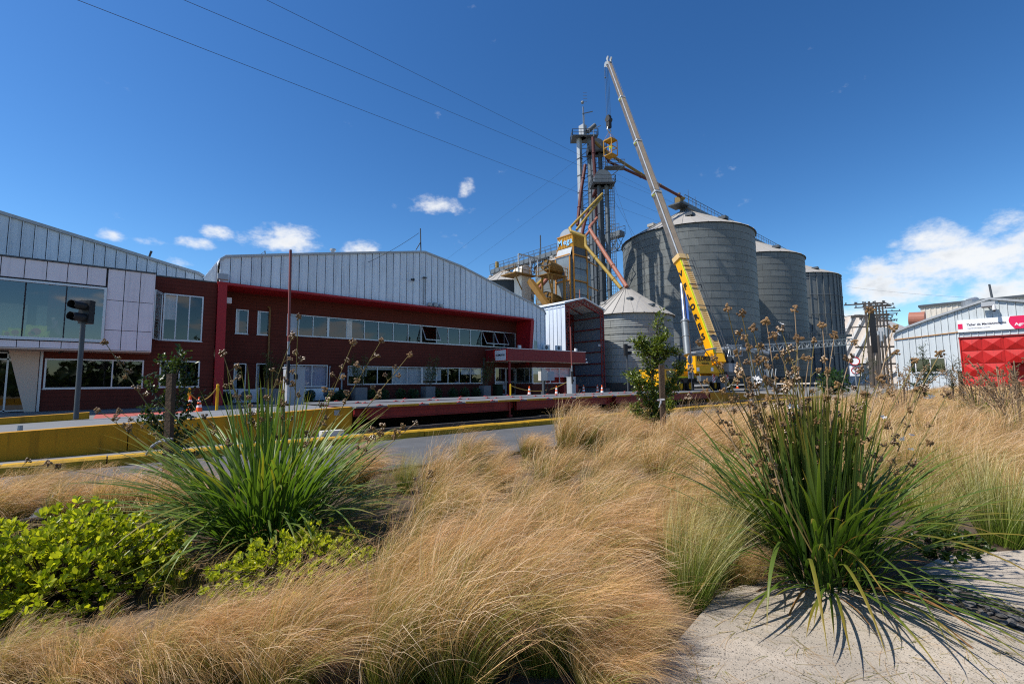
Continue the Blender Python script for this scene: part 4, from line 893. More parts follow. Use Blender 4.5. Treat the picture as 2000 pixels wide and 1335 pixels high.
# side plenum, wider at the foot
pz = [(dx1+.02, zt0-.6), (dx1+1.0, zt0-1.6), (dx1+1.5, 14.2), (dx1+1.5, 12.2), (bx_, 10.6), (bx_, 0), (dx1+.02, 0)]
MB().prism([(x, DYc+.4, z) for x, z in pz], (0, dy1-DYc-.5, 0)).build('plenum', 'dryer_panel', dr)
MB().add([(DXc-.5, DYc+.2, zt0-1.5), (DXc-.5, dy1-.05, zt0-1.5), (DXc-.04, dy1-.05, zt0-.1), (DXc-.04, DYc+.2, zt0-.1)], [(0, 1, 2, 3)]).build('hood', 'steel_light', dr)
MB().box(DXc-.5, DXc-.06, DYc+.25, dy1-.1, 7, zt0-1.5).build('air_duct', 'dryer_panel', dr)
mb = MB()
for (x, y) in ((DXc-.03, DYc-.03), (dx1, DYc-.03), (DXc-.03, dy1+.02), (DXc-.54, DYc+.22), (DXc-.54, dy1-.08)): mb.bar((x, y, 0), (x, y, zt0-(0 if x > DXc-.3 else 1.5)), .16)
for x in (dx1+.55, dx1+1.15, bx_): mb.bar((x, DYc+.36, 0), (x, DYc+.36, zt0-1.4 if x < dx1+1 else (13.2 if x < bx_-.2 else 10.5)), .12)
mb.build('corner_post', 'dryer_trim', dr)
mb = MB()
for z in rows[2::2]:
    mb.bar((DXc-.05, DYc-.12, z), (dx1+.05, DYc-.12, z), .14); mb.bar((DXc-.58, DYc+.2, z), (DXc-.58, dy1, z), .14); mb.bar((dx1, DYc+.33, z-.2), (bx_, DYc+.33, z-.7), .12)
mb.build('ring_beam', 'dryer_trim', dr)
for j, (px, py, d_, r_) in enumerate(((1066, 517, 60, .85), (1066, 580, 60, .85))):
    p = at(px, py, d_); q = p+np.array([3.4, 1.0, -.1]); mb = MB(); mb.tube([p, p+.35*(q-p), q], [r_*.92, r_, r_], 20, False); mb.tube([p+(q-p)*.02, p+(q-p)*.021], r_*.85, 20); fn = mb.build('burner_fan', 'fan_orange', dr, smooth=True)
    mb = MB(); ax = _n(q-p); mb.cyl(p-ax*.15, p+ax*.3, .28, .28, 10)
    u_ = _n(np.cross(ax, [0, 0, 1.])); v_ = np.cross(u_, ax)
    for k in range(6): a = k*math.pi/3; mb.bar(p, p+r_*.85*(u_*math.cos(a)+v_*math.sin(a)), .09)
    mb.build('fan_hub', 'steel_dark', fn)
    mb = MB(); pl = p+np.array([.3, 0, -1.35]); mb.box(pl[0]-.9, pl[0]+2.6, pl[1]-1.2, pl[1]+1.2, pl[2]-.1, pl[2])
    for (dx, dy) in ((-.9, -1.2), (-.9, 1.2), (2.6, -1.2)):
        mb.bar((pl[0]+dx, pl[1]+dy, pl[2]), (pl[0]+dx, pl[1]+dy, pl[2]+1.0), .07)
    for zz in (.5, 1.0): mb.bar((pl[0]-.9, pl[1]-1.2, pl[2]+zz), (pl[0]+2.6, pl[1]-1.2, pl[2]+zz), .06); mb.bar((pl[0]-.9, pl[1]-1.2, pl[2]+zz), (pl[0]-.9, pl[1]+1.2, pl[2]+zz), .06)
    mb.build('fan_platform', 'fan_orange', dr)
p = at(1066, 517, 60); mb = MB()
for dx, dy in ((.2, -.9), (2.5, -.9), (.2, .9)): mb.bar((p[0]+dx, p[1]+dy, 0), (p[0]+dx, p[1]+dy, p[2]-1.3), .2)
mb.bar((p[0]+.2, p[1]-.9, p[2]-4), (p[0]-.9, p[1]-1.2, p[2]-1.4), .15)
mb.build('fan_stand', 'fan_orange', dr)
mb = MB(); lx, ly = p[0]+2.9, p[1]-1.0
for s_ in (-.25, .25): mb.bar((lx+s_, ly, 0), (lx+s_, ly, p[2]), .05)
for k in range(36): mb.bar((lx-.25, ly, 1+k*.4), (lx+.25, ly, 1+k*.4), .035)
mb.build('ladder', 'dryer_trim', dr)
# ---------------------------------------------------------------- filter tower
fp = at(1021, 560, 63); fx, fy = float(fp[0]), float(fp[1]); ft = thing('filter_tower', (fx, fy, 0), 'cream coloured dust filter tower with a round top and rusty platform above the warehouse roof', 'filter tower')
zp = float(at(1021, 541, 63)[2]); ztp = float(at(1021, 519, 63)[2])
MB().box(fx-.9, fx+.9, fy-.75, fy+.75, 0, zp).build('leg', 'filter_cream', ft)
mb = MB(); k = 10; mb.prism([(fx-1.0, fy-.9, zp+.15), (fx+1.0, fy-.9, zp+.15)]+[(fx+1.0*math.cos(math.pi*i/k), fy-.9, ztp-1.0+1.0*math.sin(math.pi*i/k)) for i in range(k+1)], (0, 1.8, 0)); mb.build('head', 'filter_cream', ft)
mb = MB(); mb.box(fx-2.7, fx+1.2, fy-1.5, fy+1.5, zp, zp+.15)
for x in (-2.7, -1.4, 0, 1.2): mb.bar((fx+x, fy-1.5, zp), (fx+x, fy-1.5, zp+1.1), .07)
for z in (.6, 1.1): mb.bar((fx-2.7, fy-1.5, zp+z), (fx+1.2, fy-1.5, zp+z), .06); mb.bar((fx-2.7, fy-1.5, zp+z), (fx-2.7, fy+1.5, zp+z), .06)
mb.bar((fx-2.6, fy-1.2, zp), (fx-.9, fy-.8, zp-2.0), .12); mb.build('platform', 'fan_orange', ft)
mb = MB(); zg = float(at(1021, 503, 63)[2])
for x in (-1.9, .3, 1.7): mb.bar((fx+x, fy-1.3, zp), (fx+x, fy-1.3, zg), .16)
mb.bar((fx-1.9, fy-1.3, zg), (fx+1.7, fy-1.3, zg), .16)
for x in (-1.9, .3): mb.bar((fx+x, fy-1.3, zg-.8), (fx+x+.7, fy-1.3, zg), .1)
mb.build('gantry', 'steel_light', ft)
mb = MB()
for k in range(5): z = zp-.8-k*1.1; mb.tube([(fx+.95, fy-.4, z), (fx+1.5, fy-.4, z-.2), (fx+1.7, fy-.4, z-.8)], .11, 7)
mb.build('hose', 'filter_cream', ft)
tag(MB().bar(at(1035, 548, 61), at(1075, 604, 58), .75, .7).build('conveyor_chute', 'fan_orange'), 'slanting rusty orange chute between the filter tower and the dryer fans', 'chute')
for (a, b, m, lb) in (((1037, 568, 64), (1066, 541, 66), 'pipe_yellow', 'short yellow pipe slanting up behind the orange dryer fans'), ((1044, 573, 64), (1074, 538, 66), 'pipe_salmon', 'short salmon pipe slanting up beside the yellow one behind the fans')):
    tag(MB().cyl(at(*a), at(*b), .28, .28, 10).build('grain_pipe', m), lb, 'pipe')
# ---------------------------------------------------------------- bucket elevators
def cage_ladder(mb, p, h0, h1, d=(1, 0, 0), w=.5, cage=True):
    p = np.array(p, float); d = np.array(d, float)
    for s in (-.5, .5): mb.bar(p+d*w*s+[0, 0, h0], p+d*w*s+[0, 0, h1], .07)
    z = h0
    while z < h1: mb.bar(p+d*w*.5+[0, 0, z], p-d*w*.5+[0, 0, z], .05); z += .45
    if cage:
        nrm = np.array([d[1], -d[0], 0]); z = h0+2
        while z < h1:
            mb.tube([p+d*.4*math.cos(a)+nrm*.7*math.sin(a)+[0, 0, z] for a in np.linspace(0, math.pi, 6)], .03, 4); z += 1.3
        for a in (.8, 1.57, 2.3): mb.bar(p+d*.4*math.cos(a)+nrm*.7*math.sin(a)+[0, 0, h0+2], p+d*.4*math.cos(a)+nrm*.7*math.sin(a)+[0, 0, h1], .04)
def elevator(px, dep, py_top, py_plat, label, casing, gap, head, plat, w1=.62, lit='steel_mid'):
    b = at(px, 740, dep); x, y = float(b[0]), float(b[1]); zt = float(onX(px-5, py_top, x)[2]); zp = float(onX(px-5, py_plat, x)[2])
    t = thing('bucket_elevator', (x, y, 0), label, 'elevator', 'bucket elevator towers')
    R_ = np.array([.753, -.658, 0])                      # legs stand side by side
    for s, mm in ((-1, lit), (1, casing)):
        c = np.array([x, y, 0])+R_*gap*s; mb = MB(); mb.box(c[0]-w1/2, c[0]+w1/2, c[1]-w1/2, c[1]+w1/2, 0, zp); mb.build('leg', mm, t)
        mb = MB(); z = 3.
        while z < zp-1: mb.box(c[0]-w1/2-.06, c[0]+w1/2+.06, c[1]-w1/2-.06, c[1]+w1/2+.06, z, z+.12); z += 2.9
        mb.build('leg_flange', 'steel_dark', t)
    mb = MB(); z = 2.
    while z < zp-1.4:
        a = np.array([x, y, z])-R_*gap; q = np.array([x, y, z])+R_*gap; mb.bar(a, q, .09); mb.bar(a, q+[0, 0, 1.3], .07); z += 1.45
    mb.build('bracing', 'steel_dark', t)
    mb = MB(); cage_ladder(mb, (x+R_[0]*(gap+.75), y+R_[1]*(gap+.75), 0), 8, zp+.5, R_, .8); mb.build('ladder', 'steel_mid', t)
    mb = MB(); wx = plat
    pc = np.array([x, y, zp])
    A = [pc+R_*u+np.array([.658, .753, 0])*v for u, v in ((-wx, -1.2), (wx, -1.2), (wx, 1.4), (-wx, 1.4))]
    mb.prism(A, (0, 0, .12))
    for k in range(4):
        p, q = A[k], A[(k+1) % 4]
        for zz in (.55, 1.1): mb.bar(p+[0, 0, zz], q+[0, 0, zz], .06)
        for j in range(4): mb.bar(p+(q-p)*j/3, p+(q-p)*j/3+[0, 0, 1.1], .06)
    mb.build('platform', 'steel_dark', t)
    if head == 'dome':
        k = 10; r = gap+.75; zc = zp+1.0
        pr = [pc+R_*r*math.cos(math.pi*i/k)+np.array([0, 0, 1.0+r*math.sin(math.pi*i/k)])-np.array([.658, .753, 0])*.5 for i in range(k+1)]
        pr = [pc+R_*r-np.array([.658, .753, 0])*.5]+pr+[pc-R_*r-np.array([.658, .753, 0])*.5]
        MB().prism(pr, np.array([.658, .753, 0])*1.0).build('head', casing, t)
    else:
        MB().box(x-.75, x+.1, y-.5, y+.5, zp, zp+2.2).build('head', 'steel_light', t); MB().cyl((x+.1, y-.6, zp+1), (x+1.1, y-1.5, zp+2.2), .4, .34, 12).build('drive_motor', 'steel_dark', t)
    return t, x, y, zt, zp, R_
t, x, y, zt, zp, R_ = elevator(1153, 72, 238, 268, 'tallest and leftmost bucket elevator with antennas above its top platform', 'steel_mid', .85, 'box', 2.1, lit='steel_light')
mb = MB(); mb.bar((x-.1, y, zp+2), (x-.1, y, zp+5.6), .14); mb.cyl((x+.2, y, zp), (x+.2, y, float(onX(1153, 216, x)[2])), .05, .03, 6); mb.bar((x-.3, y, zp+4.3), (x+1.4, y-.8, zp+5), .12); mb.ball((x-.25, y, zp+6.3), .26); mb.bar((x+.15, y, zp+6.3), (x-.25, y, zp+6.3), .08)
for k in range(4): mb.bar((x, y, zp+6.6+k*.5), (x+.5, y-.4, zp+6.6+k*.5), .04)
mb.build('antenna', 'steel_mid', t)
t2, x2, y2, zt2, zp2, R_ = elevator(1177, 70, 278, 296, 'dark middle bucket elevator with black domed head, behind the hanging basket', 'steel_dark', .55, 'dome', 1.4, w1=.42, lit='steel_dark')
mb = MB(); mb.tube([(x2-.5, y2, zp2+2.4), (x2-.5, y2, zp2+3.9), (x2+.5, y2-.6, zp2+4.6)], .07, 6); mb.build('vent_pipe', 'steel_mid', t2)
q = at(1186, 325, 69.4); mb = MB(); 
for k in range(5):
    a = q+R_*(-.3+k*.75); b = a+np.array([-.66, -.75, 0])*0
    mb.bar(a+[0, 0, .55*0], a+[0, 0, 1.1], .06)
for z in (0, .55, 1.1): mb.bar(q+[0, 0, z]-R_*.3, q+[0, 0, z]+R_*2.7, .07)
mb.prism([q-R_*.3, q+R_*2.7, q+R_*2.7+np.array([.9, 1, 0]), q-R_*.3+np.array([.9, 1, 0])], (0, 0, .12)); mb.bar(q+R_*2.4, q+R_*.2+[0, 0, -1.8], .1); mb.build('landing', 'steel_dark', t2)
t3, x3, y3, zt3, zp3, R_ = elevator(1188, 66, 346, 360, 'shortest bucket elevator with grey domed head and caged ladder on its right', 'steel_mid', .55, 'dome', 1.7, w1=.42, lit='steel_dark')
def pipe(pts, r, m, label, n=10, fl=True):
    P = [at(*p) for p in pts]; mb = MB(); mb.tube(P, r, n)
    if fl:
        for a, b in zip(P[:-1], P[1:]):
            d = _n(b-a); L = np.linalg.norm(b-a)
            for f in np.arange(2.5, L-1, 4.5): mb.cyl(a+d*f, a+d*(f+.12), r*1.25, r*1.25, n)
    return tag(mb.build('grain_pipe', m, smooth=True), label, 'pipe')
pipe([(1158, 274, 71.5), (1185, 298, 73), (1268, 350, 76), (1336, 388, 80)], .24, 'pipe_olive', 'long yellow grain pipe sloping from the tallest elevator to the big silo top')
pipe([(1183, 306, 69.6), (1191, 317, 70), (1268, 352, 75), (1330, 384, 79.5)], .22, 'pipe_red', 'long dark red grain pipe running just under the long yellow one')
pipe([(1158, 268, 71.5), (1160, 310, 71.2), (1163, 350, 71), (1166, 426, 71)], .26, 'pipe_red', 'upright dark red pipe between the two tallest elevators')
pipe([(1143, 322, 71.6), (1134, 378, 70), (1128, 440, 68)], .26, 'pipe_red', 'steep dark red pipe dropping left of the tallest elevator to the dryer')
pipe([(1177, 378, 65.6), (1113, 445, 62)], .17, 'pipe_yellow', 'upper of the two yellow pipes falling from the short elevator to the dryer head')
pipe([(1175, 386, 65.6), (1126, 449, 62)], .17, 'pipe_yellow', 'lower of the two yellow pipes falling from the short elevator to the dryer head')
pipe([(1113, 445, 62), (1115, 452, 61.4), (1143, 462, 61), (1144, 480, 60.6), (1213, 563, 55.5)], .22, 'pipe_yellow', 'yellow pipe running down from the dryer head to the small corrugated silo')
pipe([(1166, 426, 70), (1152, 443, 65), (1152, 450, 63)], .24, 'pipe_salmon', 'short bent salmon pipe above the dryer beside the elevator legs')
pipe([(1152, 448, 63), (1182, 496, 59.5), (1224, 560, 55)], .26, 'pipe_salmon', 'long salmon pipe sloping down to the top of the small corrugated silo')
pipe([(1153, 449, 63), (1143, 461, 62)], .18, 'pipe_salmon', 'stub of salmon pipe joining the dryer head')
pipe([(1148, 410, 68), (1138, 450, 64), (1136, 462, 63.4)], .24, 'pipe_red', 'bent dark red pipe end hanging behind the dryer head')
pipe([(1169, 336, 69.8), (1162, 352, 71)], .2, 'pipe_salmon', 'short salmon cross pipe halfway up between the two elevators')
pipe([(1170, 356, 69.8), (1157, 386, 71)], .2, 'pipe_red', 'short dark red cross pipe below the salmon one between the elevators')
# ---------------------------------------------------------------- mobile crane
P0 = at(1396, 694, 46); P1 = at(1189, 124, 67)
dB = _n(P1-P0); sB_ = _n(np.cross(dB, [0, 0, 1.])); nB = np.cross(sB_, dB)       # sB_: right side, nB: upper face
crx, cry = float(P0[0]), float(P0[1])
cr = thing('mobile_crane', (crx-2, cry, 0), 'yellow mobile crane with long telescopic boom raised in front of the big silos', 'crane', None)
def tpar(px, py):
    lo, hi = 0., 1.
    for _ in range(50):
        m_ = (lo+hi)/2
        if proj(P0+(P1-P0)*m_)[1] > py: lo = m_
        else: hi = m_
    return lo
LB = np.linalg.norm(P1-P0)
tq = [0, tpar(1333, 503), tpar(1286, 377), tpar(1250, 277), tpar(1214, 192), 1.0]
wd = [1.16, .94, .84, .74, .60]; 
def sect(mb, ta, tb, wa, wb_, ch=.22):
    a = P0+(P1-P0)*ta; b = P0+(P1-P0)*tb
    def ring(c, w_):
        h = w_*1.0; k = w_*ch
        return [c+sB_*u+nB*v for u, v in ((-w_/2+k*.2, h/2), (w_/2-k*.2, h/2), (w_/2, h/2-k*.2), (w_/2, -h/2+k), (w_/2-k, -h/2), (-w_/2+k, -h/2), (-w_/2, -h/2+k), (-w_/2, h/2-k*.2))]
    A, B = ring(a, wa), ring(b, wb_); mb.add(A+B, [(i, (i+1) % 8, 8+(i+1) % 8, 8+i) for i in range(8)]+[tuple(range(8))[::-1], tuple(range(8, 16))])
    return mb
base = sect(MB(), -.02, tq[1], 1.18, 1.10).build('boom_base', 'crane_yellow', cr)
for i in range(1, 5):
    sec = sect(MB(), tq[i]-.01, tq[i+1], wd[i]*1.0, wd[i]*.97).build('boom_section', 'boom_steel', cr)
    wv_ = wd[i]; pa, pb = P0+(P1-P0)*(tq[i]+.004), P0+(P1-P0)*(tq[i+1]-.008)
    MB().bar(pa+nB*wv_*.5+sB_*wv_*.06, pb+nB*wv_*.48+sB_*wv_*.06, wv_*.66, .04, up=nB).build('sunlit_top_plate', 'boom_top_sunlit', sec)  # rusty upper face, its sunlit beige put into the colour
    MB().bar(pa+nB*wv_*.47-sB_*wv_*.46, pb+nB*wv_*.45-sB_*wv_*.45, .09, .12, up=nB).build('edge_strip', 'boom_highlight', sec)  # pale strip painting a light highlight along the boom corner
    if i < 4: sect(MB(), tq[i+1]-.006, tq[i+1], wd[i]*1.13, wd[i]*1.13).build('section_collar', 'steel_light', sec)
    mb = MB(); a = P0+(P1-P0)*(tq[i+1]-.012)-sB_*wd[i]*.58+nB*.1; mb.tube([a-nB*.18, a-nB*.1-sB_*.12, a+nB*.1-sB_*.12, a+nB*.18], .05, 6)
    if i < 4: mb.build('hose_loop', 'lime_stripe', sec)
sect(MB(), tq[1]-.012, tq[1], 1.42, 1.46).build('section_collar', 'crane_cream', base)
c0, c1_ = P0+(P1-P0)*.0, P0+(P1-P0)*(tq[1]-.014)
mb = MB(); nr = 46
o = nB*(.59)
mb.bar(c0+o-sB_*.34, c1_+o-sB_*.31, .14, .06, up=nB); mb.bar(c0+o+sB_*.48, c1_+o+sB_*.42, .14, .06, up=nB)
for k in range(nr): p = c0+(c1_-c0)*(k+.5)/nr+o; mb.bar(p-sB_*.32, p+sB_*.44, .16, .05, up=nB)
mb.build('boom_walkway', 'crane_cream', base)
mb = MB(); mb.quad(c0+nB*.58-sB_*.39, c0+nB*.58+sB_*.48, c1_+nB*.55+sB_*.43, c1_+nB*.55-sB_*.37); mb.build('walkway_bed', 'girder_red', base)
mb = MB(); mb.bar(c0+nB*.57-sB_*.49, c1_+nB*.535-sB_*.46, .18, .09, up=nB); mb.build('edge_stripe', 'lime_stripe', base)
mb = MB()
for f in (.20, .47, .70, .91): p = c0+(c1_-c0)*f; mb.bar(p-sB_*.7+nB*.78, p+sB_*.85+nB*.78, .09, .09)
p, q = c0+sB_*.85+nB*.7, c1_+sB_*.9+nB*.7; mb.bar(p, q, .06); mb.bar(p+nB*.3, q+nB*.3, .05)
mb.build('hose_rail', 'steel_dark', base)
MB().disc(P0+(P1-P0)*.036+nB*.66+sB_*.1, nB, .36, 20).build('boom_opening', 'steel_dark', base)
lt_dir = -dB                                        # letters stacked down the left side, each one read across the boom
L = "VFLORES"
fs = [.86, .715, .60, .49, .385, .285, .185]
for ch, f in zip(L, fs):
    p = c0+(c1_-c0)*f-sB_*(.61)+nB*.0; text_mb(ch, .90 if ch != 'V' else .8, p, nB, dB, .012, bold=.035, sx=1.05).build('lettering', 'ink_black', base, local=True)
# head, ropes, hook block
mb = MB()
for s in (-.28, .28):
    c = P1+sB_*s; mb.cyl(c-sB_*.06-nB*.35+dB*.2, c+sB_*.06-nB*.35+dB*.2, .38, .38, 16); mb.cyl(c-sB_*.06+nB*.4+dB*.55, c+sB_*.06+nB*.4+dB*.55, .28, .28, 14)
    mb.bar(c-dB*.3, c+nB*.4+dB*.6, .16); mb.bar(c-dB*.6-nB*.2, c-nB*.5+dB*.2, .14)
hd = mb.build('boom_head', 'steel_light', cr); 
HK = at(1189, 238, 66.6); top = P1-nB*.7+dB*.1
mb = MB()
for dx in (-.32, -.1, .12, .32): mb.tube([top+sB_*dx*1.1, HK+sB_*dx+[0, 0, 1.0]], .028, 4)
mb.tube([P1+nB*.65+dB*.5, P0+nB*1.0+dB*6], .022, 4); mb.build('hoist_rope', 'steel_mid', cr, kind=None)
mb = MB(); mb.tube([at(1182, 138, 66.8), at(1182, 152, 66.8)], .03, 4); mb.ball(at(1182, 152, 66.8), .12); mb.build('limit_weight', 'steel_dark', cr)
mb = MB(); mb.box(HK[0]-.32, HK[0]+.32, HK[1]-.25, HK[1]+.25, HK[2]-.9, HK[2]+.9); mb.cyl(HK+[-.36, 0, .3], HK+[.36, 0, .3], .42, .42, 14); hb = mb.build('hook_block', 'black_steel', cr)
mb = MB(); mb.tube([HK+[-.3, 0, -.9], HK+[-.42, 0, -1.3], HK+[0, 0, -1.55], HK+[.42, 0, -1.3], HK+[.3, 0, -.95]], .09, 7); mb.build('hook', 'steel_light', hb)
# lifting cylinder
ca = at(1343, 694, 45.3); cb = at(1331, 555, 50.5); cm_ = ca+(cb-ca)*.45
mb = MB(); mb.cyl(ca, cm_, .36, .36, 16); mb.cyl(cm_-_n(cb-ca)*.15, cm_+_n(cb-ca)*.1, .42, .42, 16); mb.cyl(ca+_n(cb-ca)*2.2, ca+_n(cb-ca)*2.35, .41, .41, 16); cyl = mb.build('lift_cylinder', 'steel_mid', cr, smooth=True)
mb = MB(); mb.cyl(cm_, cb, .2, .2, 12); mb.build('piston_rod', 'chrome', cyl, smooth=True); MB().bar(cm_+sB_*.4, cb+sB_*.4, .3).build('guard', 'hydraulic_blue', cyl)
# carrier: chassis along X, wheels, superstructure, counterweight facing us
wy = float(at(1345, 760, 45)[1]); xw = [float(onY(q, 760, wy)[0]) for q in (1329, 1347)]; xw += [xw[1]+5.4, xw[1]+7.0, xw[1]+8.6]
xa, xb = xw[0]-3.3, xw[-1]+2.2
MB().box(xa+2.4, xb, wy-.1, wy+2.4, .95, 1.45).build('chassis', 'steel_dark', cr)
mb = MB(); mb.box(xa+2.5, xw[1]+1.6, wy-.25, wy+2.6, 1.5, 2.25); dk = mb.build('deck_box', 'crane_yellow', cr); MB().box(xa+2.5, xw[1]+1.6, wy-.27, wy-.25, 2.1, 2.28).build('stripe', 'lime_stripe', dk); MB().box(xa+2.5, xw[1]+1.6, wy-.27, wy-.25, 1.45, 1.58).build('stripe', 'lime_stripe', dk)
mb = MB(); mb.hexa([(xa, wy-.2, .7), (xa+2.3, wy-.2, .7), (xa+2.3, wy+2.5, .7), (xa, wy+2.5, .7), (xa+.2, wy-.2, 2.25), (xa+2.3, wy-.2, 2.25), (xa+2.3, wy+2.5, 2.25), (xa+.2, wy+2.5, 2.25)]); cb_ = mb.build('driver_cab', 'crane_yellow', cr); MB().box(xa+.5, xa+2.0, wy-.22, wy-.205, 1.5, 2.1).build('cab_window', 'glass_dark', cb_)
for k, x in enumerate(xw):
    mb = MB(); 
    pr = [(.62, 0), (.68, .05), (.68, .35), (.62, .4)]; n_ = 24
    vs = [(x+r*math.cos(2*math.pi*j/n_), wy-.15+yy, .68+r*math.sin(2*math.pi*j/n_)) for r, yy in [(.42, 0)]+pr+[(.42, .4)] for j in range(n_)]
    mb.add(vs, [(i*n_+j, i*n_+(j+1) % n_, (i+1)*n_+(j+1) % n_, (i+1)*n_+j) for i in range(5) for j in range(n_)]); wh_ = mb.build('wheel', 'tyre', cr)
    mb = MB(); mb.cyl((x, wy-.05, .68), (x, wy+.2, .68), .43, .43, 20); mb.cyl((x, wy-.12, .68), (x, wy, .68), .16, .16, 12)
    for j in range(8): a = j*math.pi/4; mb.cyl((x+.27*math.cos(a), wy-.08, .68+.27*math.sin(a)), (x+.27*math.cos(a), wy, .68+.27*math.sin(a)), .03, .03, 6)
    mb.build('rim', 'post_yellow', wh_)
hb_ = _n([dB[0], dB[1], 0])
# superstructure with the lettered rear box
pc = at(1392, 708, 45.6); bz0, bz1 = float(at(1393, 728, 43.6)[2]), float(at(1393, 694, 43.6)[2])
q0, q1 = at(1358, 700, 43.8), at(1396, 700, 43.8); fy_ = float(q0[1]); bx0, bx1_ = float(q0[0]), float(onY(1400, 700, fy_)[0])
rC = sB_.copy(); rC[2] = 0; rC = _n(rC); fC = hb_; oC = np.array([bx0, fy_, 0])
def PC(u, v, z): return oC+rC*u+fC*v+np.array([0, 0, z])
def boxC(mb, u0, u1, v0, v1, z0, z1, cut=0.): return mb.hexa([PC(u0, v0, z0), PC(u1, v0, z0), PC(u1, v1, z0), PC(u0, v1, z0), PC(u0+cut, v0+cut, z1), PC(u1, v0+cut, z1), PC(u1, v1, z1), PC(u0+cut, v1, z1)])
mb = MB(); boxC(mb, 0, 1.95, 0, 1.3, bz0+.75, bz1, .08); boxC(mb, 0, 3.1, -.05, 1.6, bz0, bz0+.74); cw = mb.build('counterweight', 'crane_yellow', cr)
text_mb('FLORES', .66, PC(1.02, .03, bz0+1.40), rC, (0, 0, 1), .012, bold=.02, sx=.72).build('lettering', 'ink_black', cw, local=True)
text_mb('GRUAS', .24, PC(1.2, -.005, bz0+.93), rC, (0, 0, 1), .012, sx=1.1).build('lettering', 'ink_black', cw, local=True)
for u in (.08, 1.75): boxC(MB(), u, u+.28, -.075, -.055, bz0+.2, bz0+.55).build('notice_plate', 'sign_white', cw)
mb = MB(); mb.box(crx-.5, crx+1.0, cry+.1, cry+1.4, bz0-.3, float(P0[2])-.1); mb.cyl(P0-sB_*.9, P0+sB_*.9, .42, .42, 16); mb.box(crx-.6, crx+3.4, cry-.2, cry+1.5, bz0+.1, bz0+.5); mb.build('slewing_frame', 'crane_yellow', cr)
mb = MB(); mb.box(crx+1.3, crx+5.2, cry-.6, cry+1.5, bz0-.1, bz0+.12); mb.cyl((crx+2, cry-.6, bz0+1.6), (crx+2, cry+1.2, bz0+1.6), .5, .5, 16); mb.cyl((crx+3.4, cry-.6, bz0+1.5), (crx+3.4, cry+1.2, bz0+1.5), .42, .42, 16); mb.build('winch_deck', 'steel_dark', cr)
mb = MB()
for k in range(3): mb.box(crx+1.5+k*1.15, crx+2.4+k*1.15, cry-.7, cry+.9, bz0+.14, bz0+1.05)
mb.build('engine_box', 'box_grey', cr)
mb = MB(); lattice(mb, (crx+.9, cry-.9, float(P0[2])-.1), (crx+4.4, cry-.9, float(P0[2])+.1), (0, 0, 1.1), 5, .1, .07); mb.bar((crx+.9, cry-.9, float(P0[2])+1.05), (crx+8.5, cry-.6, float(P0[2])+.6), .16); mb.bar((crx-4, cry, float(P0[2])+.2), (crx+.9, cry-.3, float(P0[2])+.9), .14); mb.build('jib_frame', 'steel_light', cr)
for k, x in enumerate((xw[1]+2.2, xw[-2]+1.0)):
    mb = MB(); mb.box(x-.3, x+.3, wy-2.6, wy+.1, .95, 1.35); mb.box(x-.25, x+.25, wy-2.6, wy-2.2, .25, .95); mb.cyl((x, wy-2.4, .0), (x, wy-2.4, .2), .4, .4, 14); mb.build('outrigger', 'steel_mid', cr)
mb = MB(); xo = float(at(1378, 742, 43.5)[0]); yo = float(at(1378, 742, 43.5)[1])
mb.box(xo-.9, xo+2.6, yo, yo+.4, 1.1, 1.6); tr = mb.build('outrigger_beam', 'steel_mid', cr)
for px in (1394, 1420):
    x = float(onY(px, 742, yo)[0]); mb = MB(); mb.box(x-.3, x+.3, yo-.03, yo-.005, .95, 1.75); pl = mb.build('warning_plate', 'cone_white', tr)
    mb = MB()
    for k in range(4): z = .92+k*.26; mb.hexa([(x-.3, yo-.036, max(.95, z)), (x+.3, yo-.036, min(1.62, z+.35)), (x+.3, yo-.031, min(1.62, z+.35)), (x-.3, yo-.031, max(.95, z)), (x-.3, yo-.036, min(1.75, z+.13)), (x+.3, yo-.036, min(1.75, z+.48)), (x+.3, yo-.031, min(1.75, z+.48)), (x-.3, yo-.031, min(1.75, z+.13))])
    mb.build('warning_stripe', 'door_red', pl)
# ---------------------------------------------------------------- hanging man basket with a worker
bk = at(1192.5, 290, 66.6); bx, by_, bz = map(float, bk); bs = thing('man_basket', (bx, by_, bz-1.2), 'yellow man basket hanging from the crane hook beside the dark elevator head', 'basket')
mb = MB(); w_, h_ = .68, 1.15
for sx in (-1, 1):
    for sy in (-1, 1): mb.bar((bx+sx*w_, by_+sy*w_, bz-h_), (bx+sx*w_, by_+sy*w_, bz+h_), .1)
for z in (-h_, 0, h_):
    for sx in (-1, 1): mb.bar((bx+sx*w_, by_-w_, bz+z), (bx+sx*w_, by_+w_, bz+z), .09); mb.bar((bx-w_, by_+sx*w_, bz+z), (bx+w_, by_+sx*w_, bz+z), .09)
mb.build('frame', 'dryer_yellow', bs)
MB().box(bx-w_, bx+w_, by_-w_, by_+w_, bz-h_-.04, bz-h_+.02).build('floor', 'dryer_yellow', bs); MB().box(bx-w_-.05, bx+w_+.05, by_-w_-.05, by_+w_+.05, bz+h_+.05, bz+h_+.1).build('canopy', 'dryer_yellow', bs)
mb = MB()
for sx in (-1, 1):
    for sy in (-1, 1): mb.tube([(bx+sx*w_, by_+sy*w_, bz+h_), HK+[0, 0, -1.5]], .03, 4)
mb.build('sling', 'rope', bs)
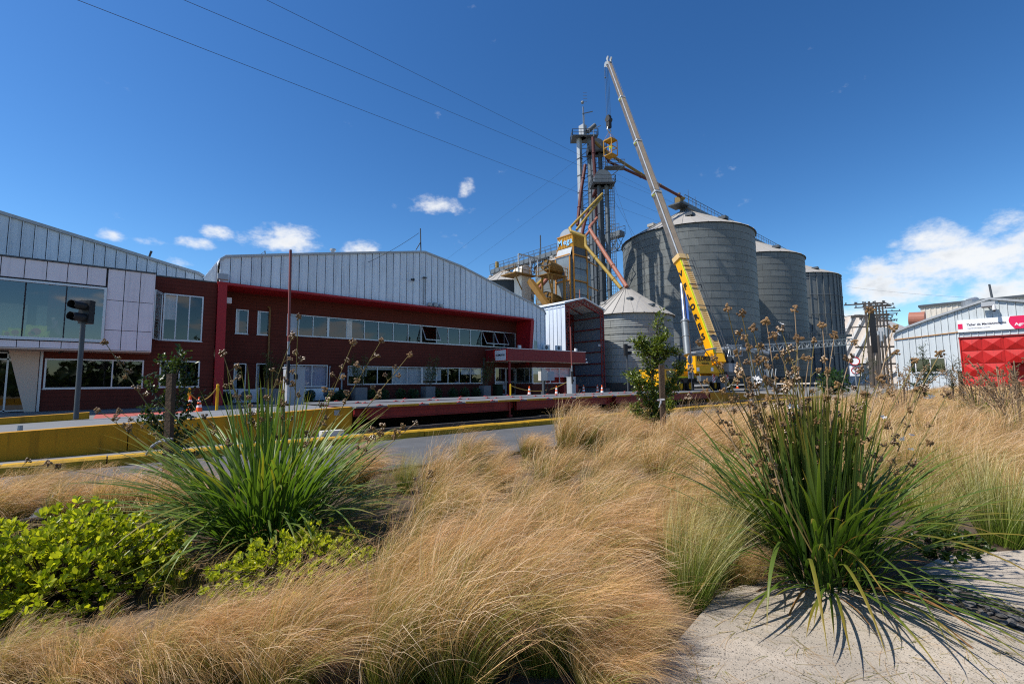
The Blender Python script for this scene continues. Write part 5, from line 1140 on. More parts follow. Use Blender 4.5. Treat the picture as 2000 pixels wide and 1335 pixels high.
def person(name, joints, radii, edges, mats, zones, label, root=0):
    me = bpy.data.meshes.new('body'); me.from_pydata([tuple(map(float, j)) for j in joints], edges, [])
    ob_ = bpy.data.objects.new('body', me); COL.objects.link(ob_); sk = ob_.modifiers.new('skin', 'SKIN')
    for i, r in enumerate(radii): me.skin_vertices[0].data[i].radius = (r, r)
    me.skin_vertices[0].data[root].use_root = True
    sb = ob_.modifiers.new('sub', 'SUBSURF'); sb.levels = 1; sb.render_levels = 1
    dg = bpy.context.evaluated_depsgraph_get(); m2 = bpy.data.meshes.new_from_object(ob_.evaluated_get(dg)); bpy.data.objects.remove(ob_)
    for mm in mats: m2.materials.append(MATS[mm])
    for p in m2.polygons: p.material_index = zones(np.array(p.center)); p.use_smooth = True
    o = bpy.data.objects.new(name, m2); COL.objects.link(o); return tag(o, label, 'person')
def standing(x, y, z, f=(0, -1), s=1.0, lean=0.0):
    f = np.array([f[0], f[1], 0.]); f = f/np.linalg.norm(f); r = np.array([f[1], -f[0], 0]); P = lambda a, b, c: np.array([x, y, z])+s*(r*a+f*(b+lean*c)+np.array([0, 0, c]))
    J = [P(0, 0, .95), P(0, 0, 1.2), P(0, .0, 1.42), P(0, .02, 1.53), P(0, .03, 1.63), P(0, .03, 1.72), P(.19, 0, 1.42), P(-.19, 0, 1.42), P(.25, .1, 1.15), P(-.25, .1, 1.15), P(.16, .33, 1.1), P(-.16, .33, 1.1), P(.09, 0, .9), P(-.09, 0, .9), P(.1, .02, .5), P(-.1, .02, .5), P(.1, -.02, .08), P(-.1, -.02, .08), P(.1, .13, .04), P(-.1, .13, .04), P(.13, .41, 1.11), P(-.13, .41, 1.11)]
    Rr = [.15, .15, .15, .06, .095, .085, .07, .07, .05, .05, .04, .04, .1, .1, .065, .065, .05, .05, .04, .04, .03, .03]
    E = [(0, 1), (1, 2), (2, 3), (3, 4), (4, 5), (2, 6), (2, 7), (6, 8), (7, 9), (8, 10), (9, 11), (0, 12), (0, 13), (12, 14), (13, 15), (14, 16), (15, 17), (16, 18), (17, 19), (10, 20), (11, 21)]
    return J, [q*s for q in Rr], E
J, Rr, E_ = standing(bx-.1, by_-.1, bz-1.13, (-.5, -.8))
person('person', J, Rr, E_, ['skin', 'vest', 'shirt_blue', 'sign_white'], lambda c: 3 if c[2] > bz-1.13+1.64 else 0 if c[2] > bz-1.13+1.5 else 1 if c[2] > bz-1.13+.95 else 2, 'worker in a bright vest and white helmet standing in the hanging basket')
sx_, sy_ = -1.72, 27.55
J, Rr, E_ = standing(sx_, sy_, 2.55, (-1, -.2), .95, .22)
person('person', J, Rr, E_, ['skin', 'shirt', 'interior_dark', 'hair'], lambda c: 3 if c[2] > 2.55+1.55 else 0 if c[2] > 2.55+1.42 else 1 if c[2] > 2.55+.85 else 2, 'dark haired person in a reddish shirt leaning forward behind the showroom glass')
px_ = X_at(893, 735, 31)
J, Rr, E_ = standing(float(px_), 31.0, .05, (-1, 0), .85, .1)
person('person', J, Rr, E_, ['skin', 'shirt_blue', 'interior_dark', 'hair'], lambda c: 3 if c[2] > .05+1.40 else 0 if c[2] > .05+1.24 else 1 if c[2] > .85 else 2, 'office worker in a light blue shirt behind the lower office windows')
# bags on the showroom sill
bag_spots = [(30, 648, 'yellow bag with red patch, leftmost of those on the showroom sill'), (62, 645, 'yellow bag leaning on the showroom sill near the first mullion'), (70, 638, 'largest yellow bag with red patch standing upright in the showroom window'), (84, 647, 'small yellow bag at the right end of the row in the showroom window'), (14, 650, 'small yellow bag lying at the far left edge of the showroom sill')]
for k, (px, py, lb) in enumerate(bag_spots):
    p = onY(px, 655, BY+.45); s_ = (.26, .24, .36, .22, .18)[k]; mb = MB(); n_ = 7
    for j in range(n_):
        for i in range(n_):
            u, v = i/(n_-1)*2-1, j/(n_-1)*2-1; b_ = max(0, (1-u**4)*(1-v**4))**.5
            mb.v.append((p[0]+u*s_*.85, p[1]-.11*b_, 3.13+(v+1)*s_*.75+.02*math.sin(7*u)))
    for j in range(n_):
        for i in range(n_):
            u, v = i/(n_-1)*2-1, j/(n_-1)*2-1; b_ = max(0, (1-u**4)*(1-v**4))**.5
            mb.v.append((p[0]+u*s_*.85, p[1]+.11*b_+.005, 3.13+(v+1)*s_*.75+.02*math.sin(7*u)))
    F2 = n_*n_
    mb.f = [[j*n_+i, j*n_+i+1, (j+1)*n_+i+1, (j+1)*n_+i] for j in range(n_-1) for i in range(n_-1)]+[[F2+j*n_+i, F2+(j+1)*n_+i, F2+(j+1)*n_+i+1, F2+j*n_+i+1] for j in range(n_-1) for i in range(n_-1)]; mb.m = [0]*len(mb.f)
    bg_ = mb.build('yellow_bag', 'bag_yellow', smooth=True); tag(bg_, lb, 'bag', 'yellow bags in the showroom window')
    if k != 3: MB().tube([(p[0], p[1]-.12, 3.13+s_*.75), (p[0], p[1]-.105, 3.13+s_*.75)], s_*.42, 12).build('patch', 'bag_red', bg_)
# ---------------------------------------------------------------- workshop on the right
WX = 61.0
ws = thing('workshop', (WX, 2.2, 0), 'pale grey metal workshop with a red pyramid panelled door and a white banner', 'workshop')
gx = lambda px, py: onX(px, py, WX)
rp = [(-6.5, 6.3), (-5.2, 6.55), (2.18, 8.47), (6.4, 7.05), (8.3, 6.35), (9.1, 6.0), (9.3, 5.55)]
rt_ = interp(rp)
dy0, dy1_ = -4.1, 4.39; dzt = 5.0
wny0, wny1, wnz0, wnz1 = 5.55, 7.75, 1.75, 3.15
ys = [-6.4+.5*k for k in range(32)]+[9.3]
ys = sorted(set([round(q, 3) for q in ys if abs(q-dy1_) > .15 and abs(q-dy0) > .15]+[dy0, dy1_]))
def lo(y): return dzt+.02 if dy0 <= y <= dy1_-.001 else 0
for a, b in zip(ys[:-1], ys[1:]):
    mid = (a+b)/2; inside = dy0 < mid < dy1_
    if wny0-.2 < mid < wny1+.2:
        sheets_X(ws, WX, [a, b], lambda y: wnz1+.05, lambda y: rt_(y)-.08, 'workshop_sheet'); sheets_X(ws, WX, [a, b], lambda y: 0, lambda y: wnz0-.05, 'workshop_sheet')
    else: sheets_X(ws, WX, [a, b], (lambda y: dzt+.03) if inside else (lambda y: 0), lambda y: rt_(y)-.08, 'workshop_sheet')
MB().add([(WX+.05, -6.4, 0), (WX+.05, 9.25, 0), (WX+.05, 9.25, 5.5), (WX+.05, 8.3, 6.2), (WX+.05, 2.18, 8.3), (WX+.05, -6.4, 6.2)], [(0, 1, 2, 3, 4, 5)]).build('backing', 'dark_seam', ws)
mb = MB()
for (a, za), (b, zb) in zip(rp[:-1], rp[1:]): mb.hexa([(WX-.22, a, za-.1), (WX-.22, b, zb-.1), (WX+.05, b, zb-.1), (WX+.05, a, za-.1), (WX-.22, a, za+.1), (WX-.22, b, zb+.1), (WX+.05, b, zb+.1), (WX+.05, a, za+.1)])
mb.build('verge_trim', 'gutter', ws)
mb = MB()
for (a, za), (b, zb) in zip(rp[:-1], rp[1:]): mb.quad((WX+.06, a, za), (WX+.06, b, zb), (WX+30, b, zb), (WX+30, a, za))
mb.quad((WX+.06, 9.3, 0), (WX+30, 9.3, 0), (WX+30, 9.3, 5.6), (WX+.06, 9.3, 5.6)); mb.build('roof', 'workshop_sheet', ws)
MB().bar((WX-.06, dy1_, 5.55), (WX-.06, 9.25, 5.18), .07).build('cable_tray', 'dryer_trim', ws)
MB().box(WX-.12, WX-.02, dy0, dy1_+.1, dzt-.1, dzt+.02).build('door_track', 'girder_red', ws)
# red door of pressed pyramid panels
nyd, nzd = 6, 4; pw = (dy1_-dy0-.04)/nyd; ph = (dzt-.12-.1)/nzd
mb = MB(); mb.add([(0, 0, 0), (0, pw, 0), (0, pw, ph), (0, 0, ph), (0, pw*.5, ph*.5)], [])
g_ = .02; a_ = .16
mb = MB(); mb.add([(0, g_, g_), (0, pw-g_, g_), (0, pw-g_, ph-g_), (0, g_, ph-g_), (-a_, pw/2, ph/2)], [(0, 1, 4), (1, 2, 4), (2, 3, 4), (3, 0, 4)])
me = mb.mesh('door_panel', 'door_red')
door = MB().box(WX+.0, WX+.05, dy0, dy1_, .05, dzt-.1).build('door', 'door_red', ws)
for j in range(nzd):
    for i in range(nyd): o = link('door_panel', me, door); o.location = (WX-.02, dy0+.02+pw*i, .1+ph*j)
for y in (dy0-.02, dy1_+.02): MB().box(WX-.1, WX-.01, y-.04, y+.04, 0, dzt).build('door_jamb', 'door_red', ws)
mb = MB(); mb.box(WX-1.0, WX-.02, -.3, 1.3, 2.45, 2.5); mb.build('door_ledge', 'girder_red', ws)
mb = MB(); mb.box(WX-.12, WX-.02, wny0-.1, wny1+.1, wnz0-.12, wnz0-.02); mb.box(WX-.1, WX+.02, wny0, wny1, wnz1-.06, wnz1); mb.box(WX-.1, WX+.02, wny0, wny1, wnz0, wnz0+.06)
for y in (wny0, (wny0+wny1)/2, wny1): mb.box(WX-.1, WX+.02, y-.04, y+.04, wnz0, wnz1)
fr = mb.build('window', 'white_paint', ws); MB().quad((WX-.02, wny0, wnz0), (WX-.02, wny1, wnz0), (WX-.02, wny1, wnz1), (WX-.02, wny0, wnz1)).build('pane', 'glass_dark', fr)
MB().box(WX+.06, WX+.1, wny0-.5, wny1+.5, wnz0-.5, wnz1+.5).build('dark_lining', 'interior_dark', ws)
ly = float(gx(1930, 589)[1]); mb = MB(); mb.hexa([(WX-.75, ly-.45, 7.72), (WX-.75, ly+.45, 7.72), (WX-.4, ly+.45, 7.6), (WX-.4, ly-.45, 7.6), (WX-.7, ly-.45, 8.12), (WX-.7, ly+.45, 8.12), (WX-.35, ly+.45, 8.0), (WX-.35, ly-.45, 8.0)]); mb.bar((WX-.5, ly, 7.9), (WX, ly, 7.7), .1); mb.build('floodlight', 'lens_glass', ws)
cyy = float(gx(1942, 600)[1]); mb = MB(); mb.bar((WX, cyy, 7.75), (WX-.8, cyy, 7.75), .08); mb.cyl((WX-.8, cyy, 7.7), (WX-.8, cyy, 7.3), .11, .13, 12); cm2 = mb.build('security_camera', 'white_paint', ws); MB().ball((WX-.8, cyy, 7.27), .12).build('camera_dome', 'black_steel', cm2)
mb = MB(); mb.cyl((WX+1, 3.6, 8.0), (WX+1, 3.6, 8.5), .55, .55, 16); mb.cyl((WX+.8, 3.6, 8.45), (WX+2.2, 3.2, 8.75), .3, .3, 12); mb.build('roof_vent', 'galv', ws); MB().cyl((WX+.6, 2.0, 8.4), (WX+.6, 2.1, 9.9), .09, .08, 8).build('roof_mast', 'steel_dark', ws)
# banner
sy1, sy0 = float(gx(1871, 640)[1]), -4.2; sz0, sz1 = 5.50, 6.68
bn = tag(MB().box(WX-.17, WX-.12, sy0, sy1, sz0, sz1).build('banner', 'sign_white'), 'long white banner with black workshop lettering and a pink end above the red door', 'sign')
ye = float(gx(1977, 625)[1]); mb = MB(); k = 10
mb.prism([(WX-.178, sy0+.01, sz0+.01), (WX-.178, sy0+.01, sz1-.01)]+[(WX-.178, ye+.12-.35*(i/k)**2 if False else ye+.22*math.cos(math.pi*(i/k-.35)), sz1-.01-(sz1-sz0-.02)*i/k) for i in range(k+1)], (.006, 0, 0)); mb.build('pink_field', 'sign_pink', bn)
MB().box(WX-.18, WX-.172, sy1-.34, sy1-.02, sz0+.3, sz0+.8).build('pink_square', 'sign_pink', bn)
text_mb('Taller de Mantenimiento', .27, (WX-.185, sy1-.62, sz0+.66), (0, -1, 0), (0, 0, 1), .004, align='LEFT', bold=.006, sx=.95).build('lettering', 'sign_text', bn, local=True)
text_mb('Preparado para atender al productor', .11, (WX-.185, sy1-.66, sz0+.33), (0, -1, 0), (0, 0, 1), .003, align='LEFT', sx=.9).build('lettering', 'sign_text', bn, local=True, kind='stuff')
text_mb('Agrocomercial', .36, (WX-.185, ye-.12, sz0+.42), (0, -1, 0), (0, 0, 1), .004, align='LEFT', bold=.01).build('lettering', 'sign_white', bn, local=True)
# hall behind the workshop, and the white bulk store beyond
hx = 96.0; hz1 = float(onX(1860, 594, hx)[2]); hy0, hy1 = -20.0, float(onX(1797, 600, hx)[1])
hl = thing('factory_hall', (hx, 0, 0), 'taller hall with ribbed dusty cladding showing above the workshop roof', 'hall')
sheets_X(hl, hx, [hy1-.62*k for k in range(40)][::-1], lambda y: 0, lambda y: hz1, 'filter_cream', rib=.2); MB().box(hx-.25, hx+20, hy1-25, hy1+.2, hz1, hz1+.35).build('roof', 'steel_dark', hl)
p = at(1797, 626, 80); MB().cyl((80, float(onX(1797, 624, 80)[1])-.5, float(onX(1797, 624, 80)[2])), (80, float(onX(1780, 624, 80)[1])+.2, float(onX(1780, 624, 80)[2])), 1.0, 1.0, 20).build('duct', 'pipe_salmon', hl)
bsx = 150.0; pk = onX(1690, 612, bsx); ez2 = 4
bl = thing('bulk_store', (bsx, float(pk[1]), 0), 'big white roofed bulk store with steep pale slopes behind the utility poles', 'store')
yl, yr = float(onX(1630, 640, bsx)[1]), float(onX(1757, 640, bsx)[1]); yp = float(onX(1672, 612, bsx)[1]); zpk = float(pk[2]); yr = float(onX(1772, 660, bsx)[1])
slope_y = float(onX(1752, 640, bsx)[1]); slope_z = float(onX(1752, 640, bsx)[2])
mb = MB(); n_ = 14
prof = [(yp+22, 2), (yp+8, zpk-3.5), (yp+3, zpk-.3), (yp, zpk), (yp-4, zpk-.6)]
tgt = [(float(onX(q, r, bsx)[1]), float(onX(q, r, bsx)[2])) for q, r in ((1722, 628), (1745, 646), (1765, 668), (1790, 700))]
prof += tgt+[(tgt[-1][0]-6, 0)]
for (a, za), (b, zb) in zip(prof[:-1], prof[1:]): mb.quad((bsx, a, za), (bsx, b, zb), (bsx+60, b, zb), (bsx+60, a, za))
mb.add([(bsx+.1, prof[0][0], 0)]+[(bsx+.1, a, z) for a, z in prof], [tuple(range(len(prof)+1))]); mb.build('roof', 'tarp_white', bl)
mb = MB()
for k in range(7):
    f = k/6; y = prof[2][0]+(tgt[-1][0]-prof[2][0])*f; mb.bar((bsx-.2, y+9, 0), (bsx-.2, y, float(np.interp(-y, [-q[0] for q in prof], [q[1] for q in prof]))), .5)
mb.build('gable_rib', 'white_paint', bl)
# ---------------------------------------------------------------- conveyor frames in front of the silos
gt = bridge('pipe_bridge', at(1325, 688, 60), at(1655, 655, 92), 1.6, .5, 'dark raised walkway crossing low in front of the big silos', 30, rail=1.1, m='steel_dark', truss=0, cat='walkway')
mb = MB(); lattice(mb, at(1480, 688, 62), at(1665, 672, 80), (0, 0, 1.0), 22, .16, .1); tag(mb.build('truss_beam', 'steel_light'), 'white lattice beam running level in front of the big silos', 'beam')
mb = MB(); mb.tube([at(1330, 693, 57), at(1420, 680, 58), at(1475, 683, 59), at(1500, 690, 60)], .22, 8); tag(mb.build('duct', 'steel_light', smooth=True), 'pale duct passing behind the crane body in front of the silos', 'duct')
for px, d_ in ((1352, 58), (1470, 60), (1486, 60), (1330, 58), (1500, 66), (1560, 72)):
    b = at(px, 740, d_); MB().bar((b[0], b[1], 0), (b[0], b[1], 4.6), .3).build('support', 'steel_mid', gt)
mb = MB()
for k in range(6):
    b = at(1475+k*7, 740, 58); c = at(1482+k*7, 740, 58); mb.bar((b[0], b[1], .1), (c[0], c[1], 2.6), .08); mb.bar((b[0], b[1], 2.6), (c[0], c[1], .1), .08)
tag(mb.build('trestle', 'steel_light'), 'white cross braced trestle standing right of the crane under the walkway', 'trestle')
# ---------------------------------------------------------------- utility poles
pole_list = [(1701, 588, 62, 'leftmost'), (1709, 587, 66, 'second'), (1716, 594, 71, ''), (1722, 592, 76, ''), (1728, 598, 81, ''), (1735, 591, 87, ''), (1742, 604, 93, '')]
PL = ['nearest and leftmost timber pole with long crossarms in the dense row of poles', 'second timber pole of the row, its crossarms just behind the first', 'third timber pole of the row with a grey transformer box', 'fourth timber pole of the row, in the middle of the tangle of crossarms', 'fifth timber pole of the row with low crossarm', 'sixth timber pole of the row, the tallest crossarm at right', 'last timber pole of the row, closest to the workshop corner']
for k, (px, py, d_, _) in enumerate(pole_list):
    b = at(px, 735, d_); x, y = float(b[0]), float(b[1]); zt = float(onX(px, py, x)[2]); t = thing('utility_pole', (x, y, 0), PL[k], 'utility pole', 'timber utility poles in a row')
    mb = MB(); mb.cyl((x, y, -.05), (x, y, zt), .19, .13, 10); mb.build('pole', 'pole_wood', t)
    ax_ = np.array([.62, -.78, 0])
    for j, dz_ in enumerate((.25, 2.0, 3.4)[:3 if k in (0, 2, 5) else 2]):
        L_ = (2.6, 1.9, 2.2)[j] if k % 2 == 0 else (2.0, 2.5, 2)[j]
        a, b2 = np.array([x, y, zt-dz_])-ax_*L_+[0, 0, -.1], np.array([x, y, zt-dz_])+ax_*L_; mb = MB(); mb.bar(a, b2, .16)
        ca_ = mb.build('crossarm', 'pole_wood', t); mb = MB()
        for f in (.04, .3, .7, .96): q = a+(b2-a)*f; mb.cyl(q, q+[0, 0, .32 if j != 1 else -.4], .07, .1, 6)
        mb.build('insulator', 'steel_dark', ca_)
    if k in (1, 2, 3, 4):
        mb = MB(); mb.box(x-.5, x+.5, y-.9, y-.1, zt-6.2+.2*k, zt-4.7+.2*k); mb.build('transformer', 'box_grey', t)
mb = MB(); p = at(1697, 650, 60); x, y = float(p[0]), float(p[1]); z0_, z1_ = float(onX(1690, 690, x)[2]), float(onX(1690, 606, x)[2])
bb = thing('signboard', (x, y, 0), 'tall narrow black signboard seen from behind beside the utility poles', 'signboard')
MB().hexa([(x-.4, y-.4, z0_), (x+.15, y-.9, z0_), (x+.3, y-.75, z0_), (x-.25, y-.25, z0_), (x-.6, y-.25, z1_), (x-.05, y-.75, z1_), (x+.1, y-.6, z1_), (x-.45, y-.1, z1_)]).build('board', 'black_steel', bb); MB().cyl((x, y, 0), (x-.1, y-.1, z0_+1), .2, .18, 8).build('post', 'pole_wood', bb)
for i, lb in enumerate(('timber prop standing in the dry grass right of the signboard post', 'thin timber post leaning among the poles by the workshop corner', 'dark timber post low behind the dry grass near the poles')):
    b = at((1722, 1735, 1712)[i], 745, (55, 70, 50)[i]); tag(MB().cyl((b[0], b[1], 0), (b[0]+.1, b[1], (6.5, 8, 3.2)[i]), .16, .13, 8).build('timber_post', 'pole_wood'), lb, 'post')
b = at(1738, 690, 80); mb = MB(); 
for z in (3.8, 6.8): mb.bar((b[0]-4, b[1]+4, z), (b[0]+1, b[1]-1, z), .3)
tag(mb.build('pole_brace', 'pole_wood'), 'pair of level timber rails tying the utility poles together near the workshop', 'rail')
# ================================================================ STREET FURNITURE
def tube_ring(c, r, tr, ax=(0, -1, 0), n=20):
    c = np.array(c, float); ax = _n(ax); u = _n(np.cross(ax, [0, 0, 1.]) if abs(ax[2]) < .9 else [1., 0, 0]); v = np.cross(ax, u); mb = MB()
    mb.tube([c+r*(u*math.cos(a)+v*math.sin(a)) for a in np.linspace(0, 2*math.pi, n+1)], tr, 5, False); return mb
def traffic_light(px, py_b, Y, z, ztop, face, label, vis=.34, r=.105, hh=.62):
    b = onY(px, py_b, Y); x = float(b[0]); t = thing('traffic_light', (x, Y, z), label, 'traffic light', 'two lamp traffic lights at the weighbridge')
    MB().tube([(x, Y, z), (x, Y, ztop-hh)], .042, 10).build('pole', 'pole_grey', t, smooth=True)
    f = _n([face[0], face[1], 0]); s = np.array([f[1], -f[0], 0]); c = np.array([x, Y, ztop-hh/2])
    mb = MB(); mb.prism([c+s*u*r*1.3-f*r*1.4+[0, 0, v*hh/2] for u, v in ((-1, -1), (1, -1), (1, 1), (-1, 1))], f*r*1.45); mb.build('housing', 'black_steel', t)
    for k, dz_ in enumerate((hh*.25, -hh*.25)):
        q = c+f*.012+[0, 0, dz_]; mb = MB(); n_ = 20; rows = []
        for j, (rr, dd) in enumerate(((r, 0), (r*1.0, vis), (r*.93, vis), (r*.93, 0.0))):
            rows += [q+rr*(s*math.cos(a)+np.array([0, 0, 1.])*math.sin(a))+f*(dd if math.sin(a) > -.75 or dd == 0 else dd*.75) for a in np.linspace(0, 2*math.pi, n_, endpoint=False)]
        mb.add(rows, [(i*n_+j, i*n_+(j+1) % n_, (i+1)*n_+(j+1) % n_, (i+1)*n_+j) for i in range(3) for j in range(n_)]); vz = mb.build('visor', 'black_steel', t, smooth=True)
        MB().disc(q+f*.005, f, r*.93, 20).build('lens', 'rubber', vz)
    return t
zl = rz_(0)-.04; zt_ = float(onY(150, 585, 12.2)[2])
traffic_light(148, 819, 12.2, zl, zt_, (-.68, -.73), 'near traffic light with long hooded lamps on a galvanised pole by the yellow ramp', .25, .083, .46)
p = at(1227, 766, 19.4); traffic_light(1227, 766, 12.85, 0.0, float(onY(1223, 672, 12.85)[2]), (.9, -.6), 'far black traffic light on a thin pole in front of the small silo', .2, .09, .56)
mat('arm_red', (.20, .06, .05), .6, var=.2)
# raised barrier gates
def barrier(px, Y, zc, arm_px, arm_py, w, label, lean=0):
    x = float(onY(px, 760, Y)[0]); t = thing('barrier_gate', (x, Y, 0), label, 'barrier gate', 'barrier gates with the arm raised upright')
    MB().box(x-.05, x+w, Y, Y+.42, 0, zc).build('cabinet', 'box_grey', t); MB().box(x-.06, x+.0, Y-.03, Y+.1, 0, zc).build('edge_trim', 'alu', t); MB().box(x-.07, x+w+.02, Y-.02, Y+.44, zc, zc+.03).build('cabinet_lid', 'box_grey', t)
    MB().box(x+.1, x+.2, Y-.008, Y-.001, zc-.3, zc-.17).build('plate', 'black_steel', t)
    a = np.array([x-.06, Y-.08, zc-.45]); b = onY(arm_px, arm_py, Y-.08); k = 8; arm = MB(); arm.bar(a, a+(b-a)*.22, .10, .06); ar = arm.build('arm', 'black_steel', t)
    for j in range(k): u, v = .22+.78*j/k, .22+.78*(j+1)/k; MB().bar(a+(b-a)*u, a+(b-a)*v, .075, .05).build('arm_band', 'galv' if j == 0 else 'arm_red', ar)
    return t
barrier(565, 12.95, float(onY(565, 718, 12.95)[2]), 567.5, 488, .38, 'near barrier gate with grey cabinet and red white arm raised before the red wall')
yb = 20.0; barrier(1117.5, yb, float(onY(1117.5, 736, yb)[2]), 1114, 638, .36, 'far barrier gate with grey cabinet and arm raised beside the truck shed')
# traffic cones
def make_cone(s=1.0):
    t = thing('traffic_cone', (0, 0, 0), '', 'traffic cone', 'orange traffic cones with white bands')
    MB().box(-.18, .18, -.18, .18, 0, .035).build('base', 'cone_orange', t, local=True)
    H_ = .72; R0, R1 = .135, .03; f = [0, .30, .47, .62, .79, 1.0]
    for j in range(5):
        r0, r1 = R0+(R1-R0)*f[j], R0+(R1-R0)*f[j+1]; mb = MB(); mb.cyl((0, 0, .035+H_*f[j]), (0, 0, .035+H_*f[j+1]), r0, r1, 16); mb.build('cone_band' if j % 2 else 'cone_body', 'cone_white' if j % 2 else 'cone_orange', t, local=True)
    return t
cones = [(1034, 771, 24.2, 0, 'orange cone under the yellow chain, left one before the weighing office'), (1087, 769, 24.2, 0, 'orange cone under the yellow chain, right one before the weighing office'), (1140, 764, 27, 0, 'small orange cone deep in the shade at the shed mouth, left one'), (1167, 764, 27, 0, 'small orange cone deep in the shade at the shed mouth, right one'), (1176, 766, 23, 0, 'bright orange cone before the right column of the truck shed'),
         (1256, 760, 27, 0, 'orange cone half hidden by the sapling in front of the small silo'), (1338, 763, 27, 0, 'orange cone beside the crane wheels, left of the metal sign post'), (1403, 763, 27, 0, 'orange cone in front of the crane outrigger, behind seed heads'), (1441, 763, 29, 0, 'orange cone right of the crane outriggers, first of two close together'), (1464, 763, 29, 0, 'orange cone right of the crane outriggers, second of two close together'), (1505, 762, 31, 0, 'orange cone under the white trestle right of the crane'), (1557, 763, 29, 0, 'orange cone seen through the leaves near the big silo foot'), (1664, 763, 36, 0, 'orange cone by the round road signs left of the utility poles'),
         (389, 795, 22.5, 0, 'short red and white cone by the red frame column'), (371, 793, 22, 0, 'red and white cone behind the left sapling')]
cn = None
for px, py, Y, z, lb in cones:
    x = float(onY(px, py, Y)[0]); d_ = proj((x, Y, 0))[2]; 
    if cn is None: cn = make_cone(); cn.location = (x, Y, 0); cn['label'] = lb; cn.scale = (1.15,)*3
    else: copy_thing(cn, (x, Y, 0), lb, scale=1.15 if px > 400 else .95)
# chain posts
def chain_post(px, Y, label, h=.95):
    x = float(onY(px, 760, Y)[0]); t = thing('chain_post', (x, Y, 0), label, 'post', 'yellow chain posts'); MB().tube([(x, Y, 0), (x, Y, h)], .055, 10).build('post', 'post_yellow', t); MB().tube([(x, Y, h), (x, Y, h+.03)], [.06, .03], 10).build('cap', 'post_yellow', t); return x
YC = 23.2
xa_ = chain_post(997, YC, 'yellow chain post left of the weighing office counter', 1.0); xb_ = chain_post(1110, YC, 'yellow chain post beside the far barrier cabinet', 1.25); xc_ = chain_post(425, 23.0, 'yellow chain post beside the red frame column', 1.15)
xd_ = chain_post(370, 23.0, 'yellow chain post behind the left sapling', 1.0)
def chain(a, b, sag, label, ey=None):
    mb = MB(); mb.tube([np.array(a)*(1-f)+np.array(b)*f-[0, 0, 4*sag*f*(1-f)] for f in np.linspace(0, 1, 22)], .024, 6); tag(mb.build('chain', 'pipe_yellow'), label, 'chain')
chain((xa_, YC, .95), (xb_, YC, 1.2), .55, 'sagging yellow chain strung before the weighing office'); chain((xd_, 23, .85), (xc_, 23, 1.1), .45, 'sagging ochre chain beside the red frame column')
# control box on its post, sign backs, road signs
x = float(onY(1063, 740, 13.3)[0]); Yc_ = 13.3; zt_ = float(onY(1063, 725, Yc_)[2]); zb_ = float(onY(1063, 743, Yc_)[2]); u = float(onY(1075.5, 735, Yc_)[0])-x
cbx = thing('control_box', (x, Yc_, 0), 'grey and cream weighbridge control boxes on a black post beside the deck', 'control box')
MB().box(x-.04, x+.05, Yc_, Yc_+.1, 0, zb_+.1).box(x-.08, x+.09, Yc_-.04, Yc_+.12, 0, .75).build('post', 'steel_dark', cbx); MB().box(x+.0, x+u, Yc_-.22, Yc_-.02, zb_, zt_).build('box', 'box_grey', cbx); MB().hexa([(x-u+.02, Yc_-.18, zb_), (x-.02, Yc_-.22, zb_), (x-.02, Yc_-.02, zb_), (x-u+.02, Yc_-.02, zb_), (x-u+.02, Yc_-.18, zt_), (x-.02, Yc_-.22, zt_), (x-.02, Yc_-.02, zt_), (x-u+.02, Yc_-.02, zt_)]).build('box', 'filter_cream', cbx)
mb = MB(); mb.tube([(x+.12, Yc_-.1, zb_), (x+.1, Yc_-.1, zb_-.2), (x+.06, Yc_-.05, zb_-.5), (x+.08, Yc_-.05, .65)], .02, 6); mb.tube([(x+u-.03, Yc_-.1, zb_), (x+u-.04, Yc_-.1, zb_-.3), (x+.15, Yc_-.05, .8), (x+.13, Yc_-.05, .65)], .02, 6); mb.build('cable', 'black_steel', cbx)
Ys = 20.5; x = float(onY(1349, 720, Ys)[0]); zt_ = float(onY(1349, 692, Ys)[2]); z2 = float(onY(1349, 711, Ys)[2]); z3 = float(onY(1349, 739, Ys)[2]); r_ = (zt_-z2)/2
sb2 = thing('road_sign', (x, Ys, 0), 'back of a grey round and square road sign in front of the crane', 'road sign'); MB().tube([(x, Ys-.05, 0), (x-.03, Ys-.05, zt_+.02)], .04, 8).build('post', 'steel_dark', sb2); MB().cyl((x, Ys, z2+r_), (x, Ys+.03, z2+r_), r_, r_, 24).build('round_plate', 'galv', sb2); MB().box(x-r_*1.05, x+r_*1.05, Ys, Ys+.03, z3, z2-.03).build('square_plate', 'galv', sb2)
p = at(1671, 710, 33); x, Ys = float(p[0]), float(p[1])
rs = thing('road_sign', (x, Ys, 0), 'white road sign post with two red rimmed round signs near the dark silo', 'road sign'); MB().tube([(x, Ys+.05, 0), (x, Ys+.05, 3.0)], .04, 8).build('post', 'galv', rs)
f = _n([-x, -Ys, 0]); s = np.array([f[1], -f[0], 0])*-1
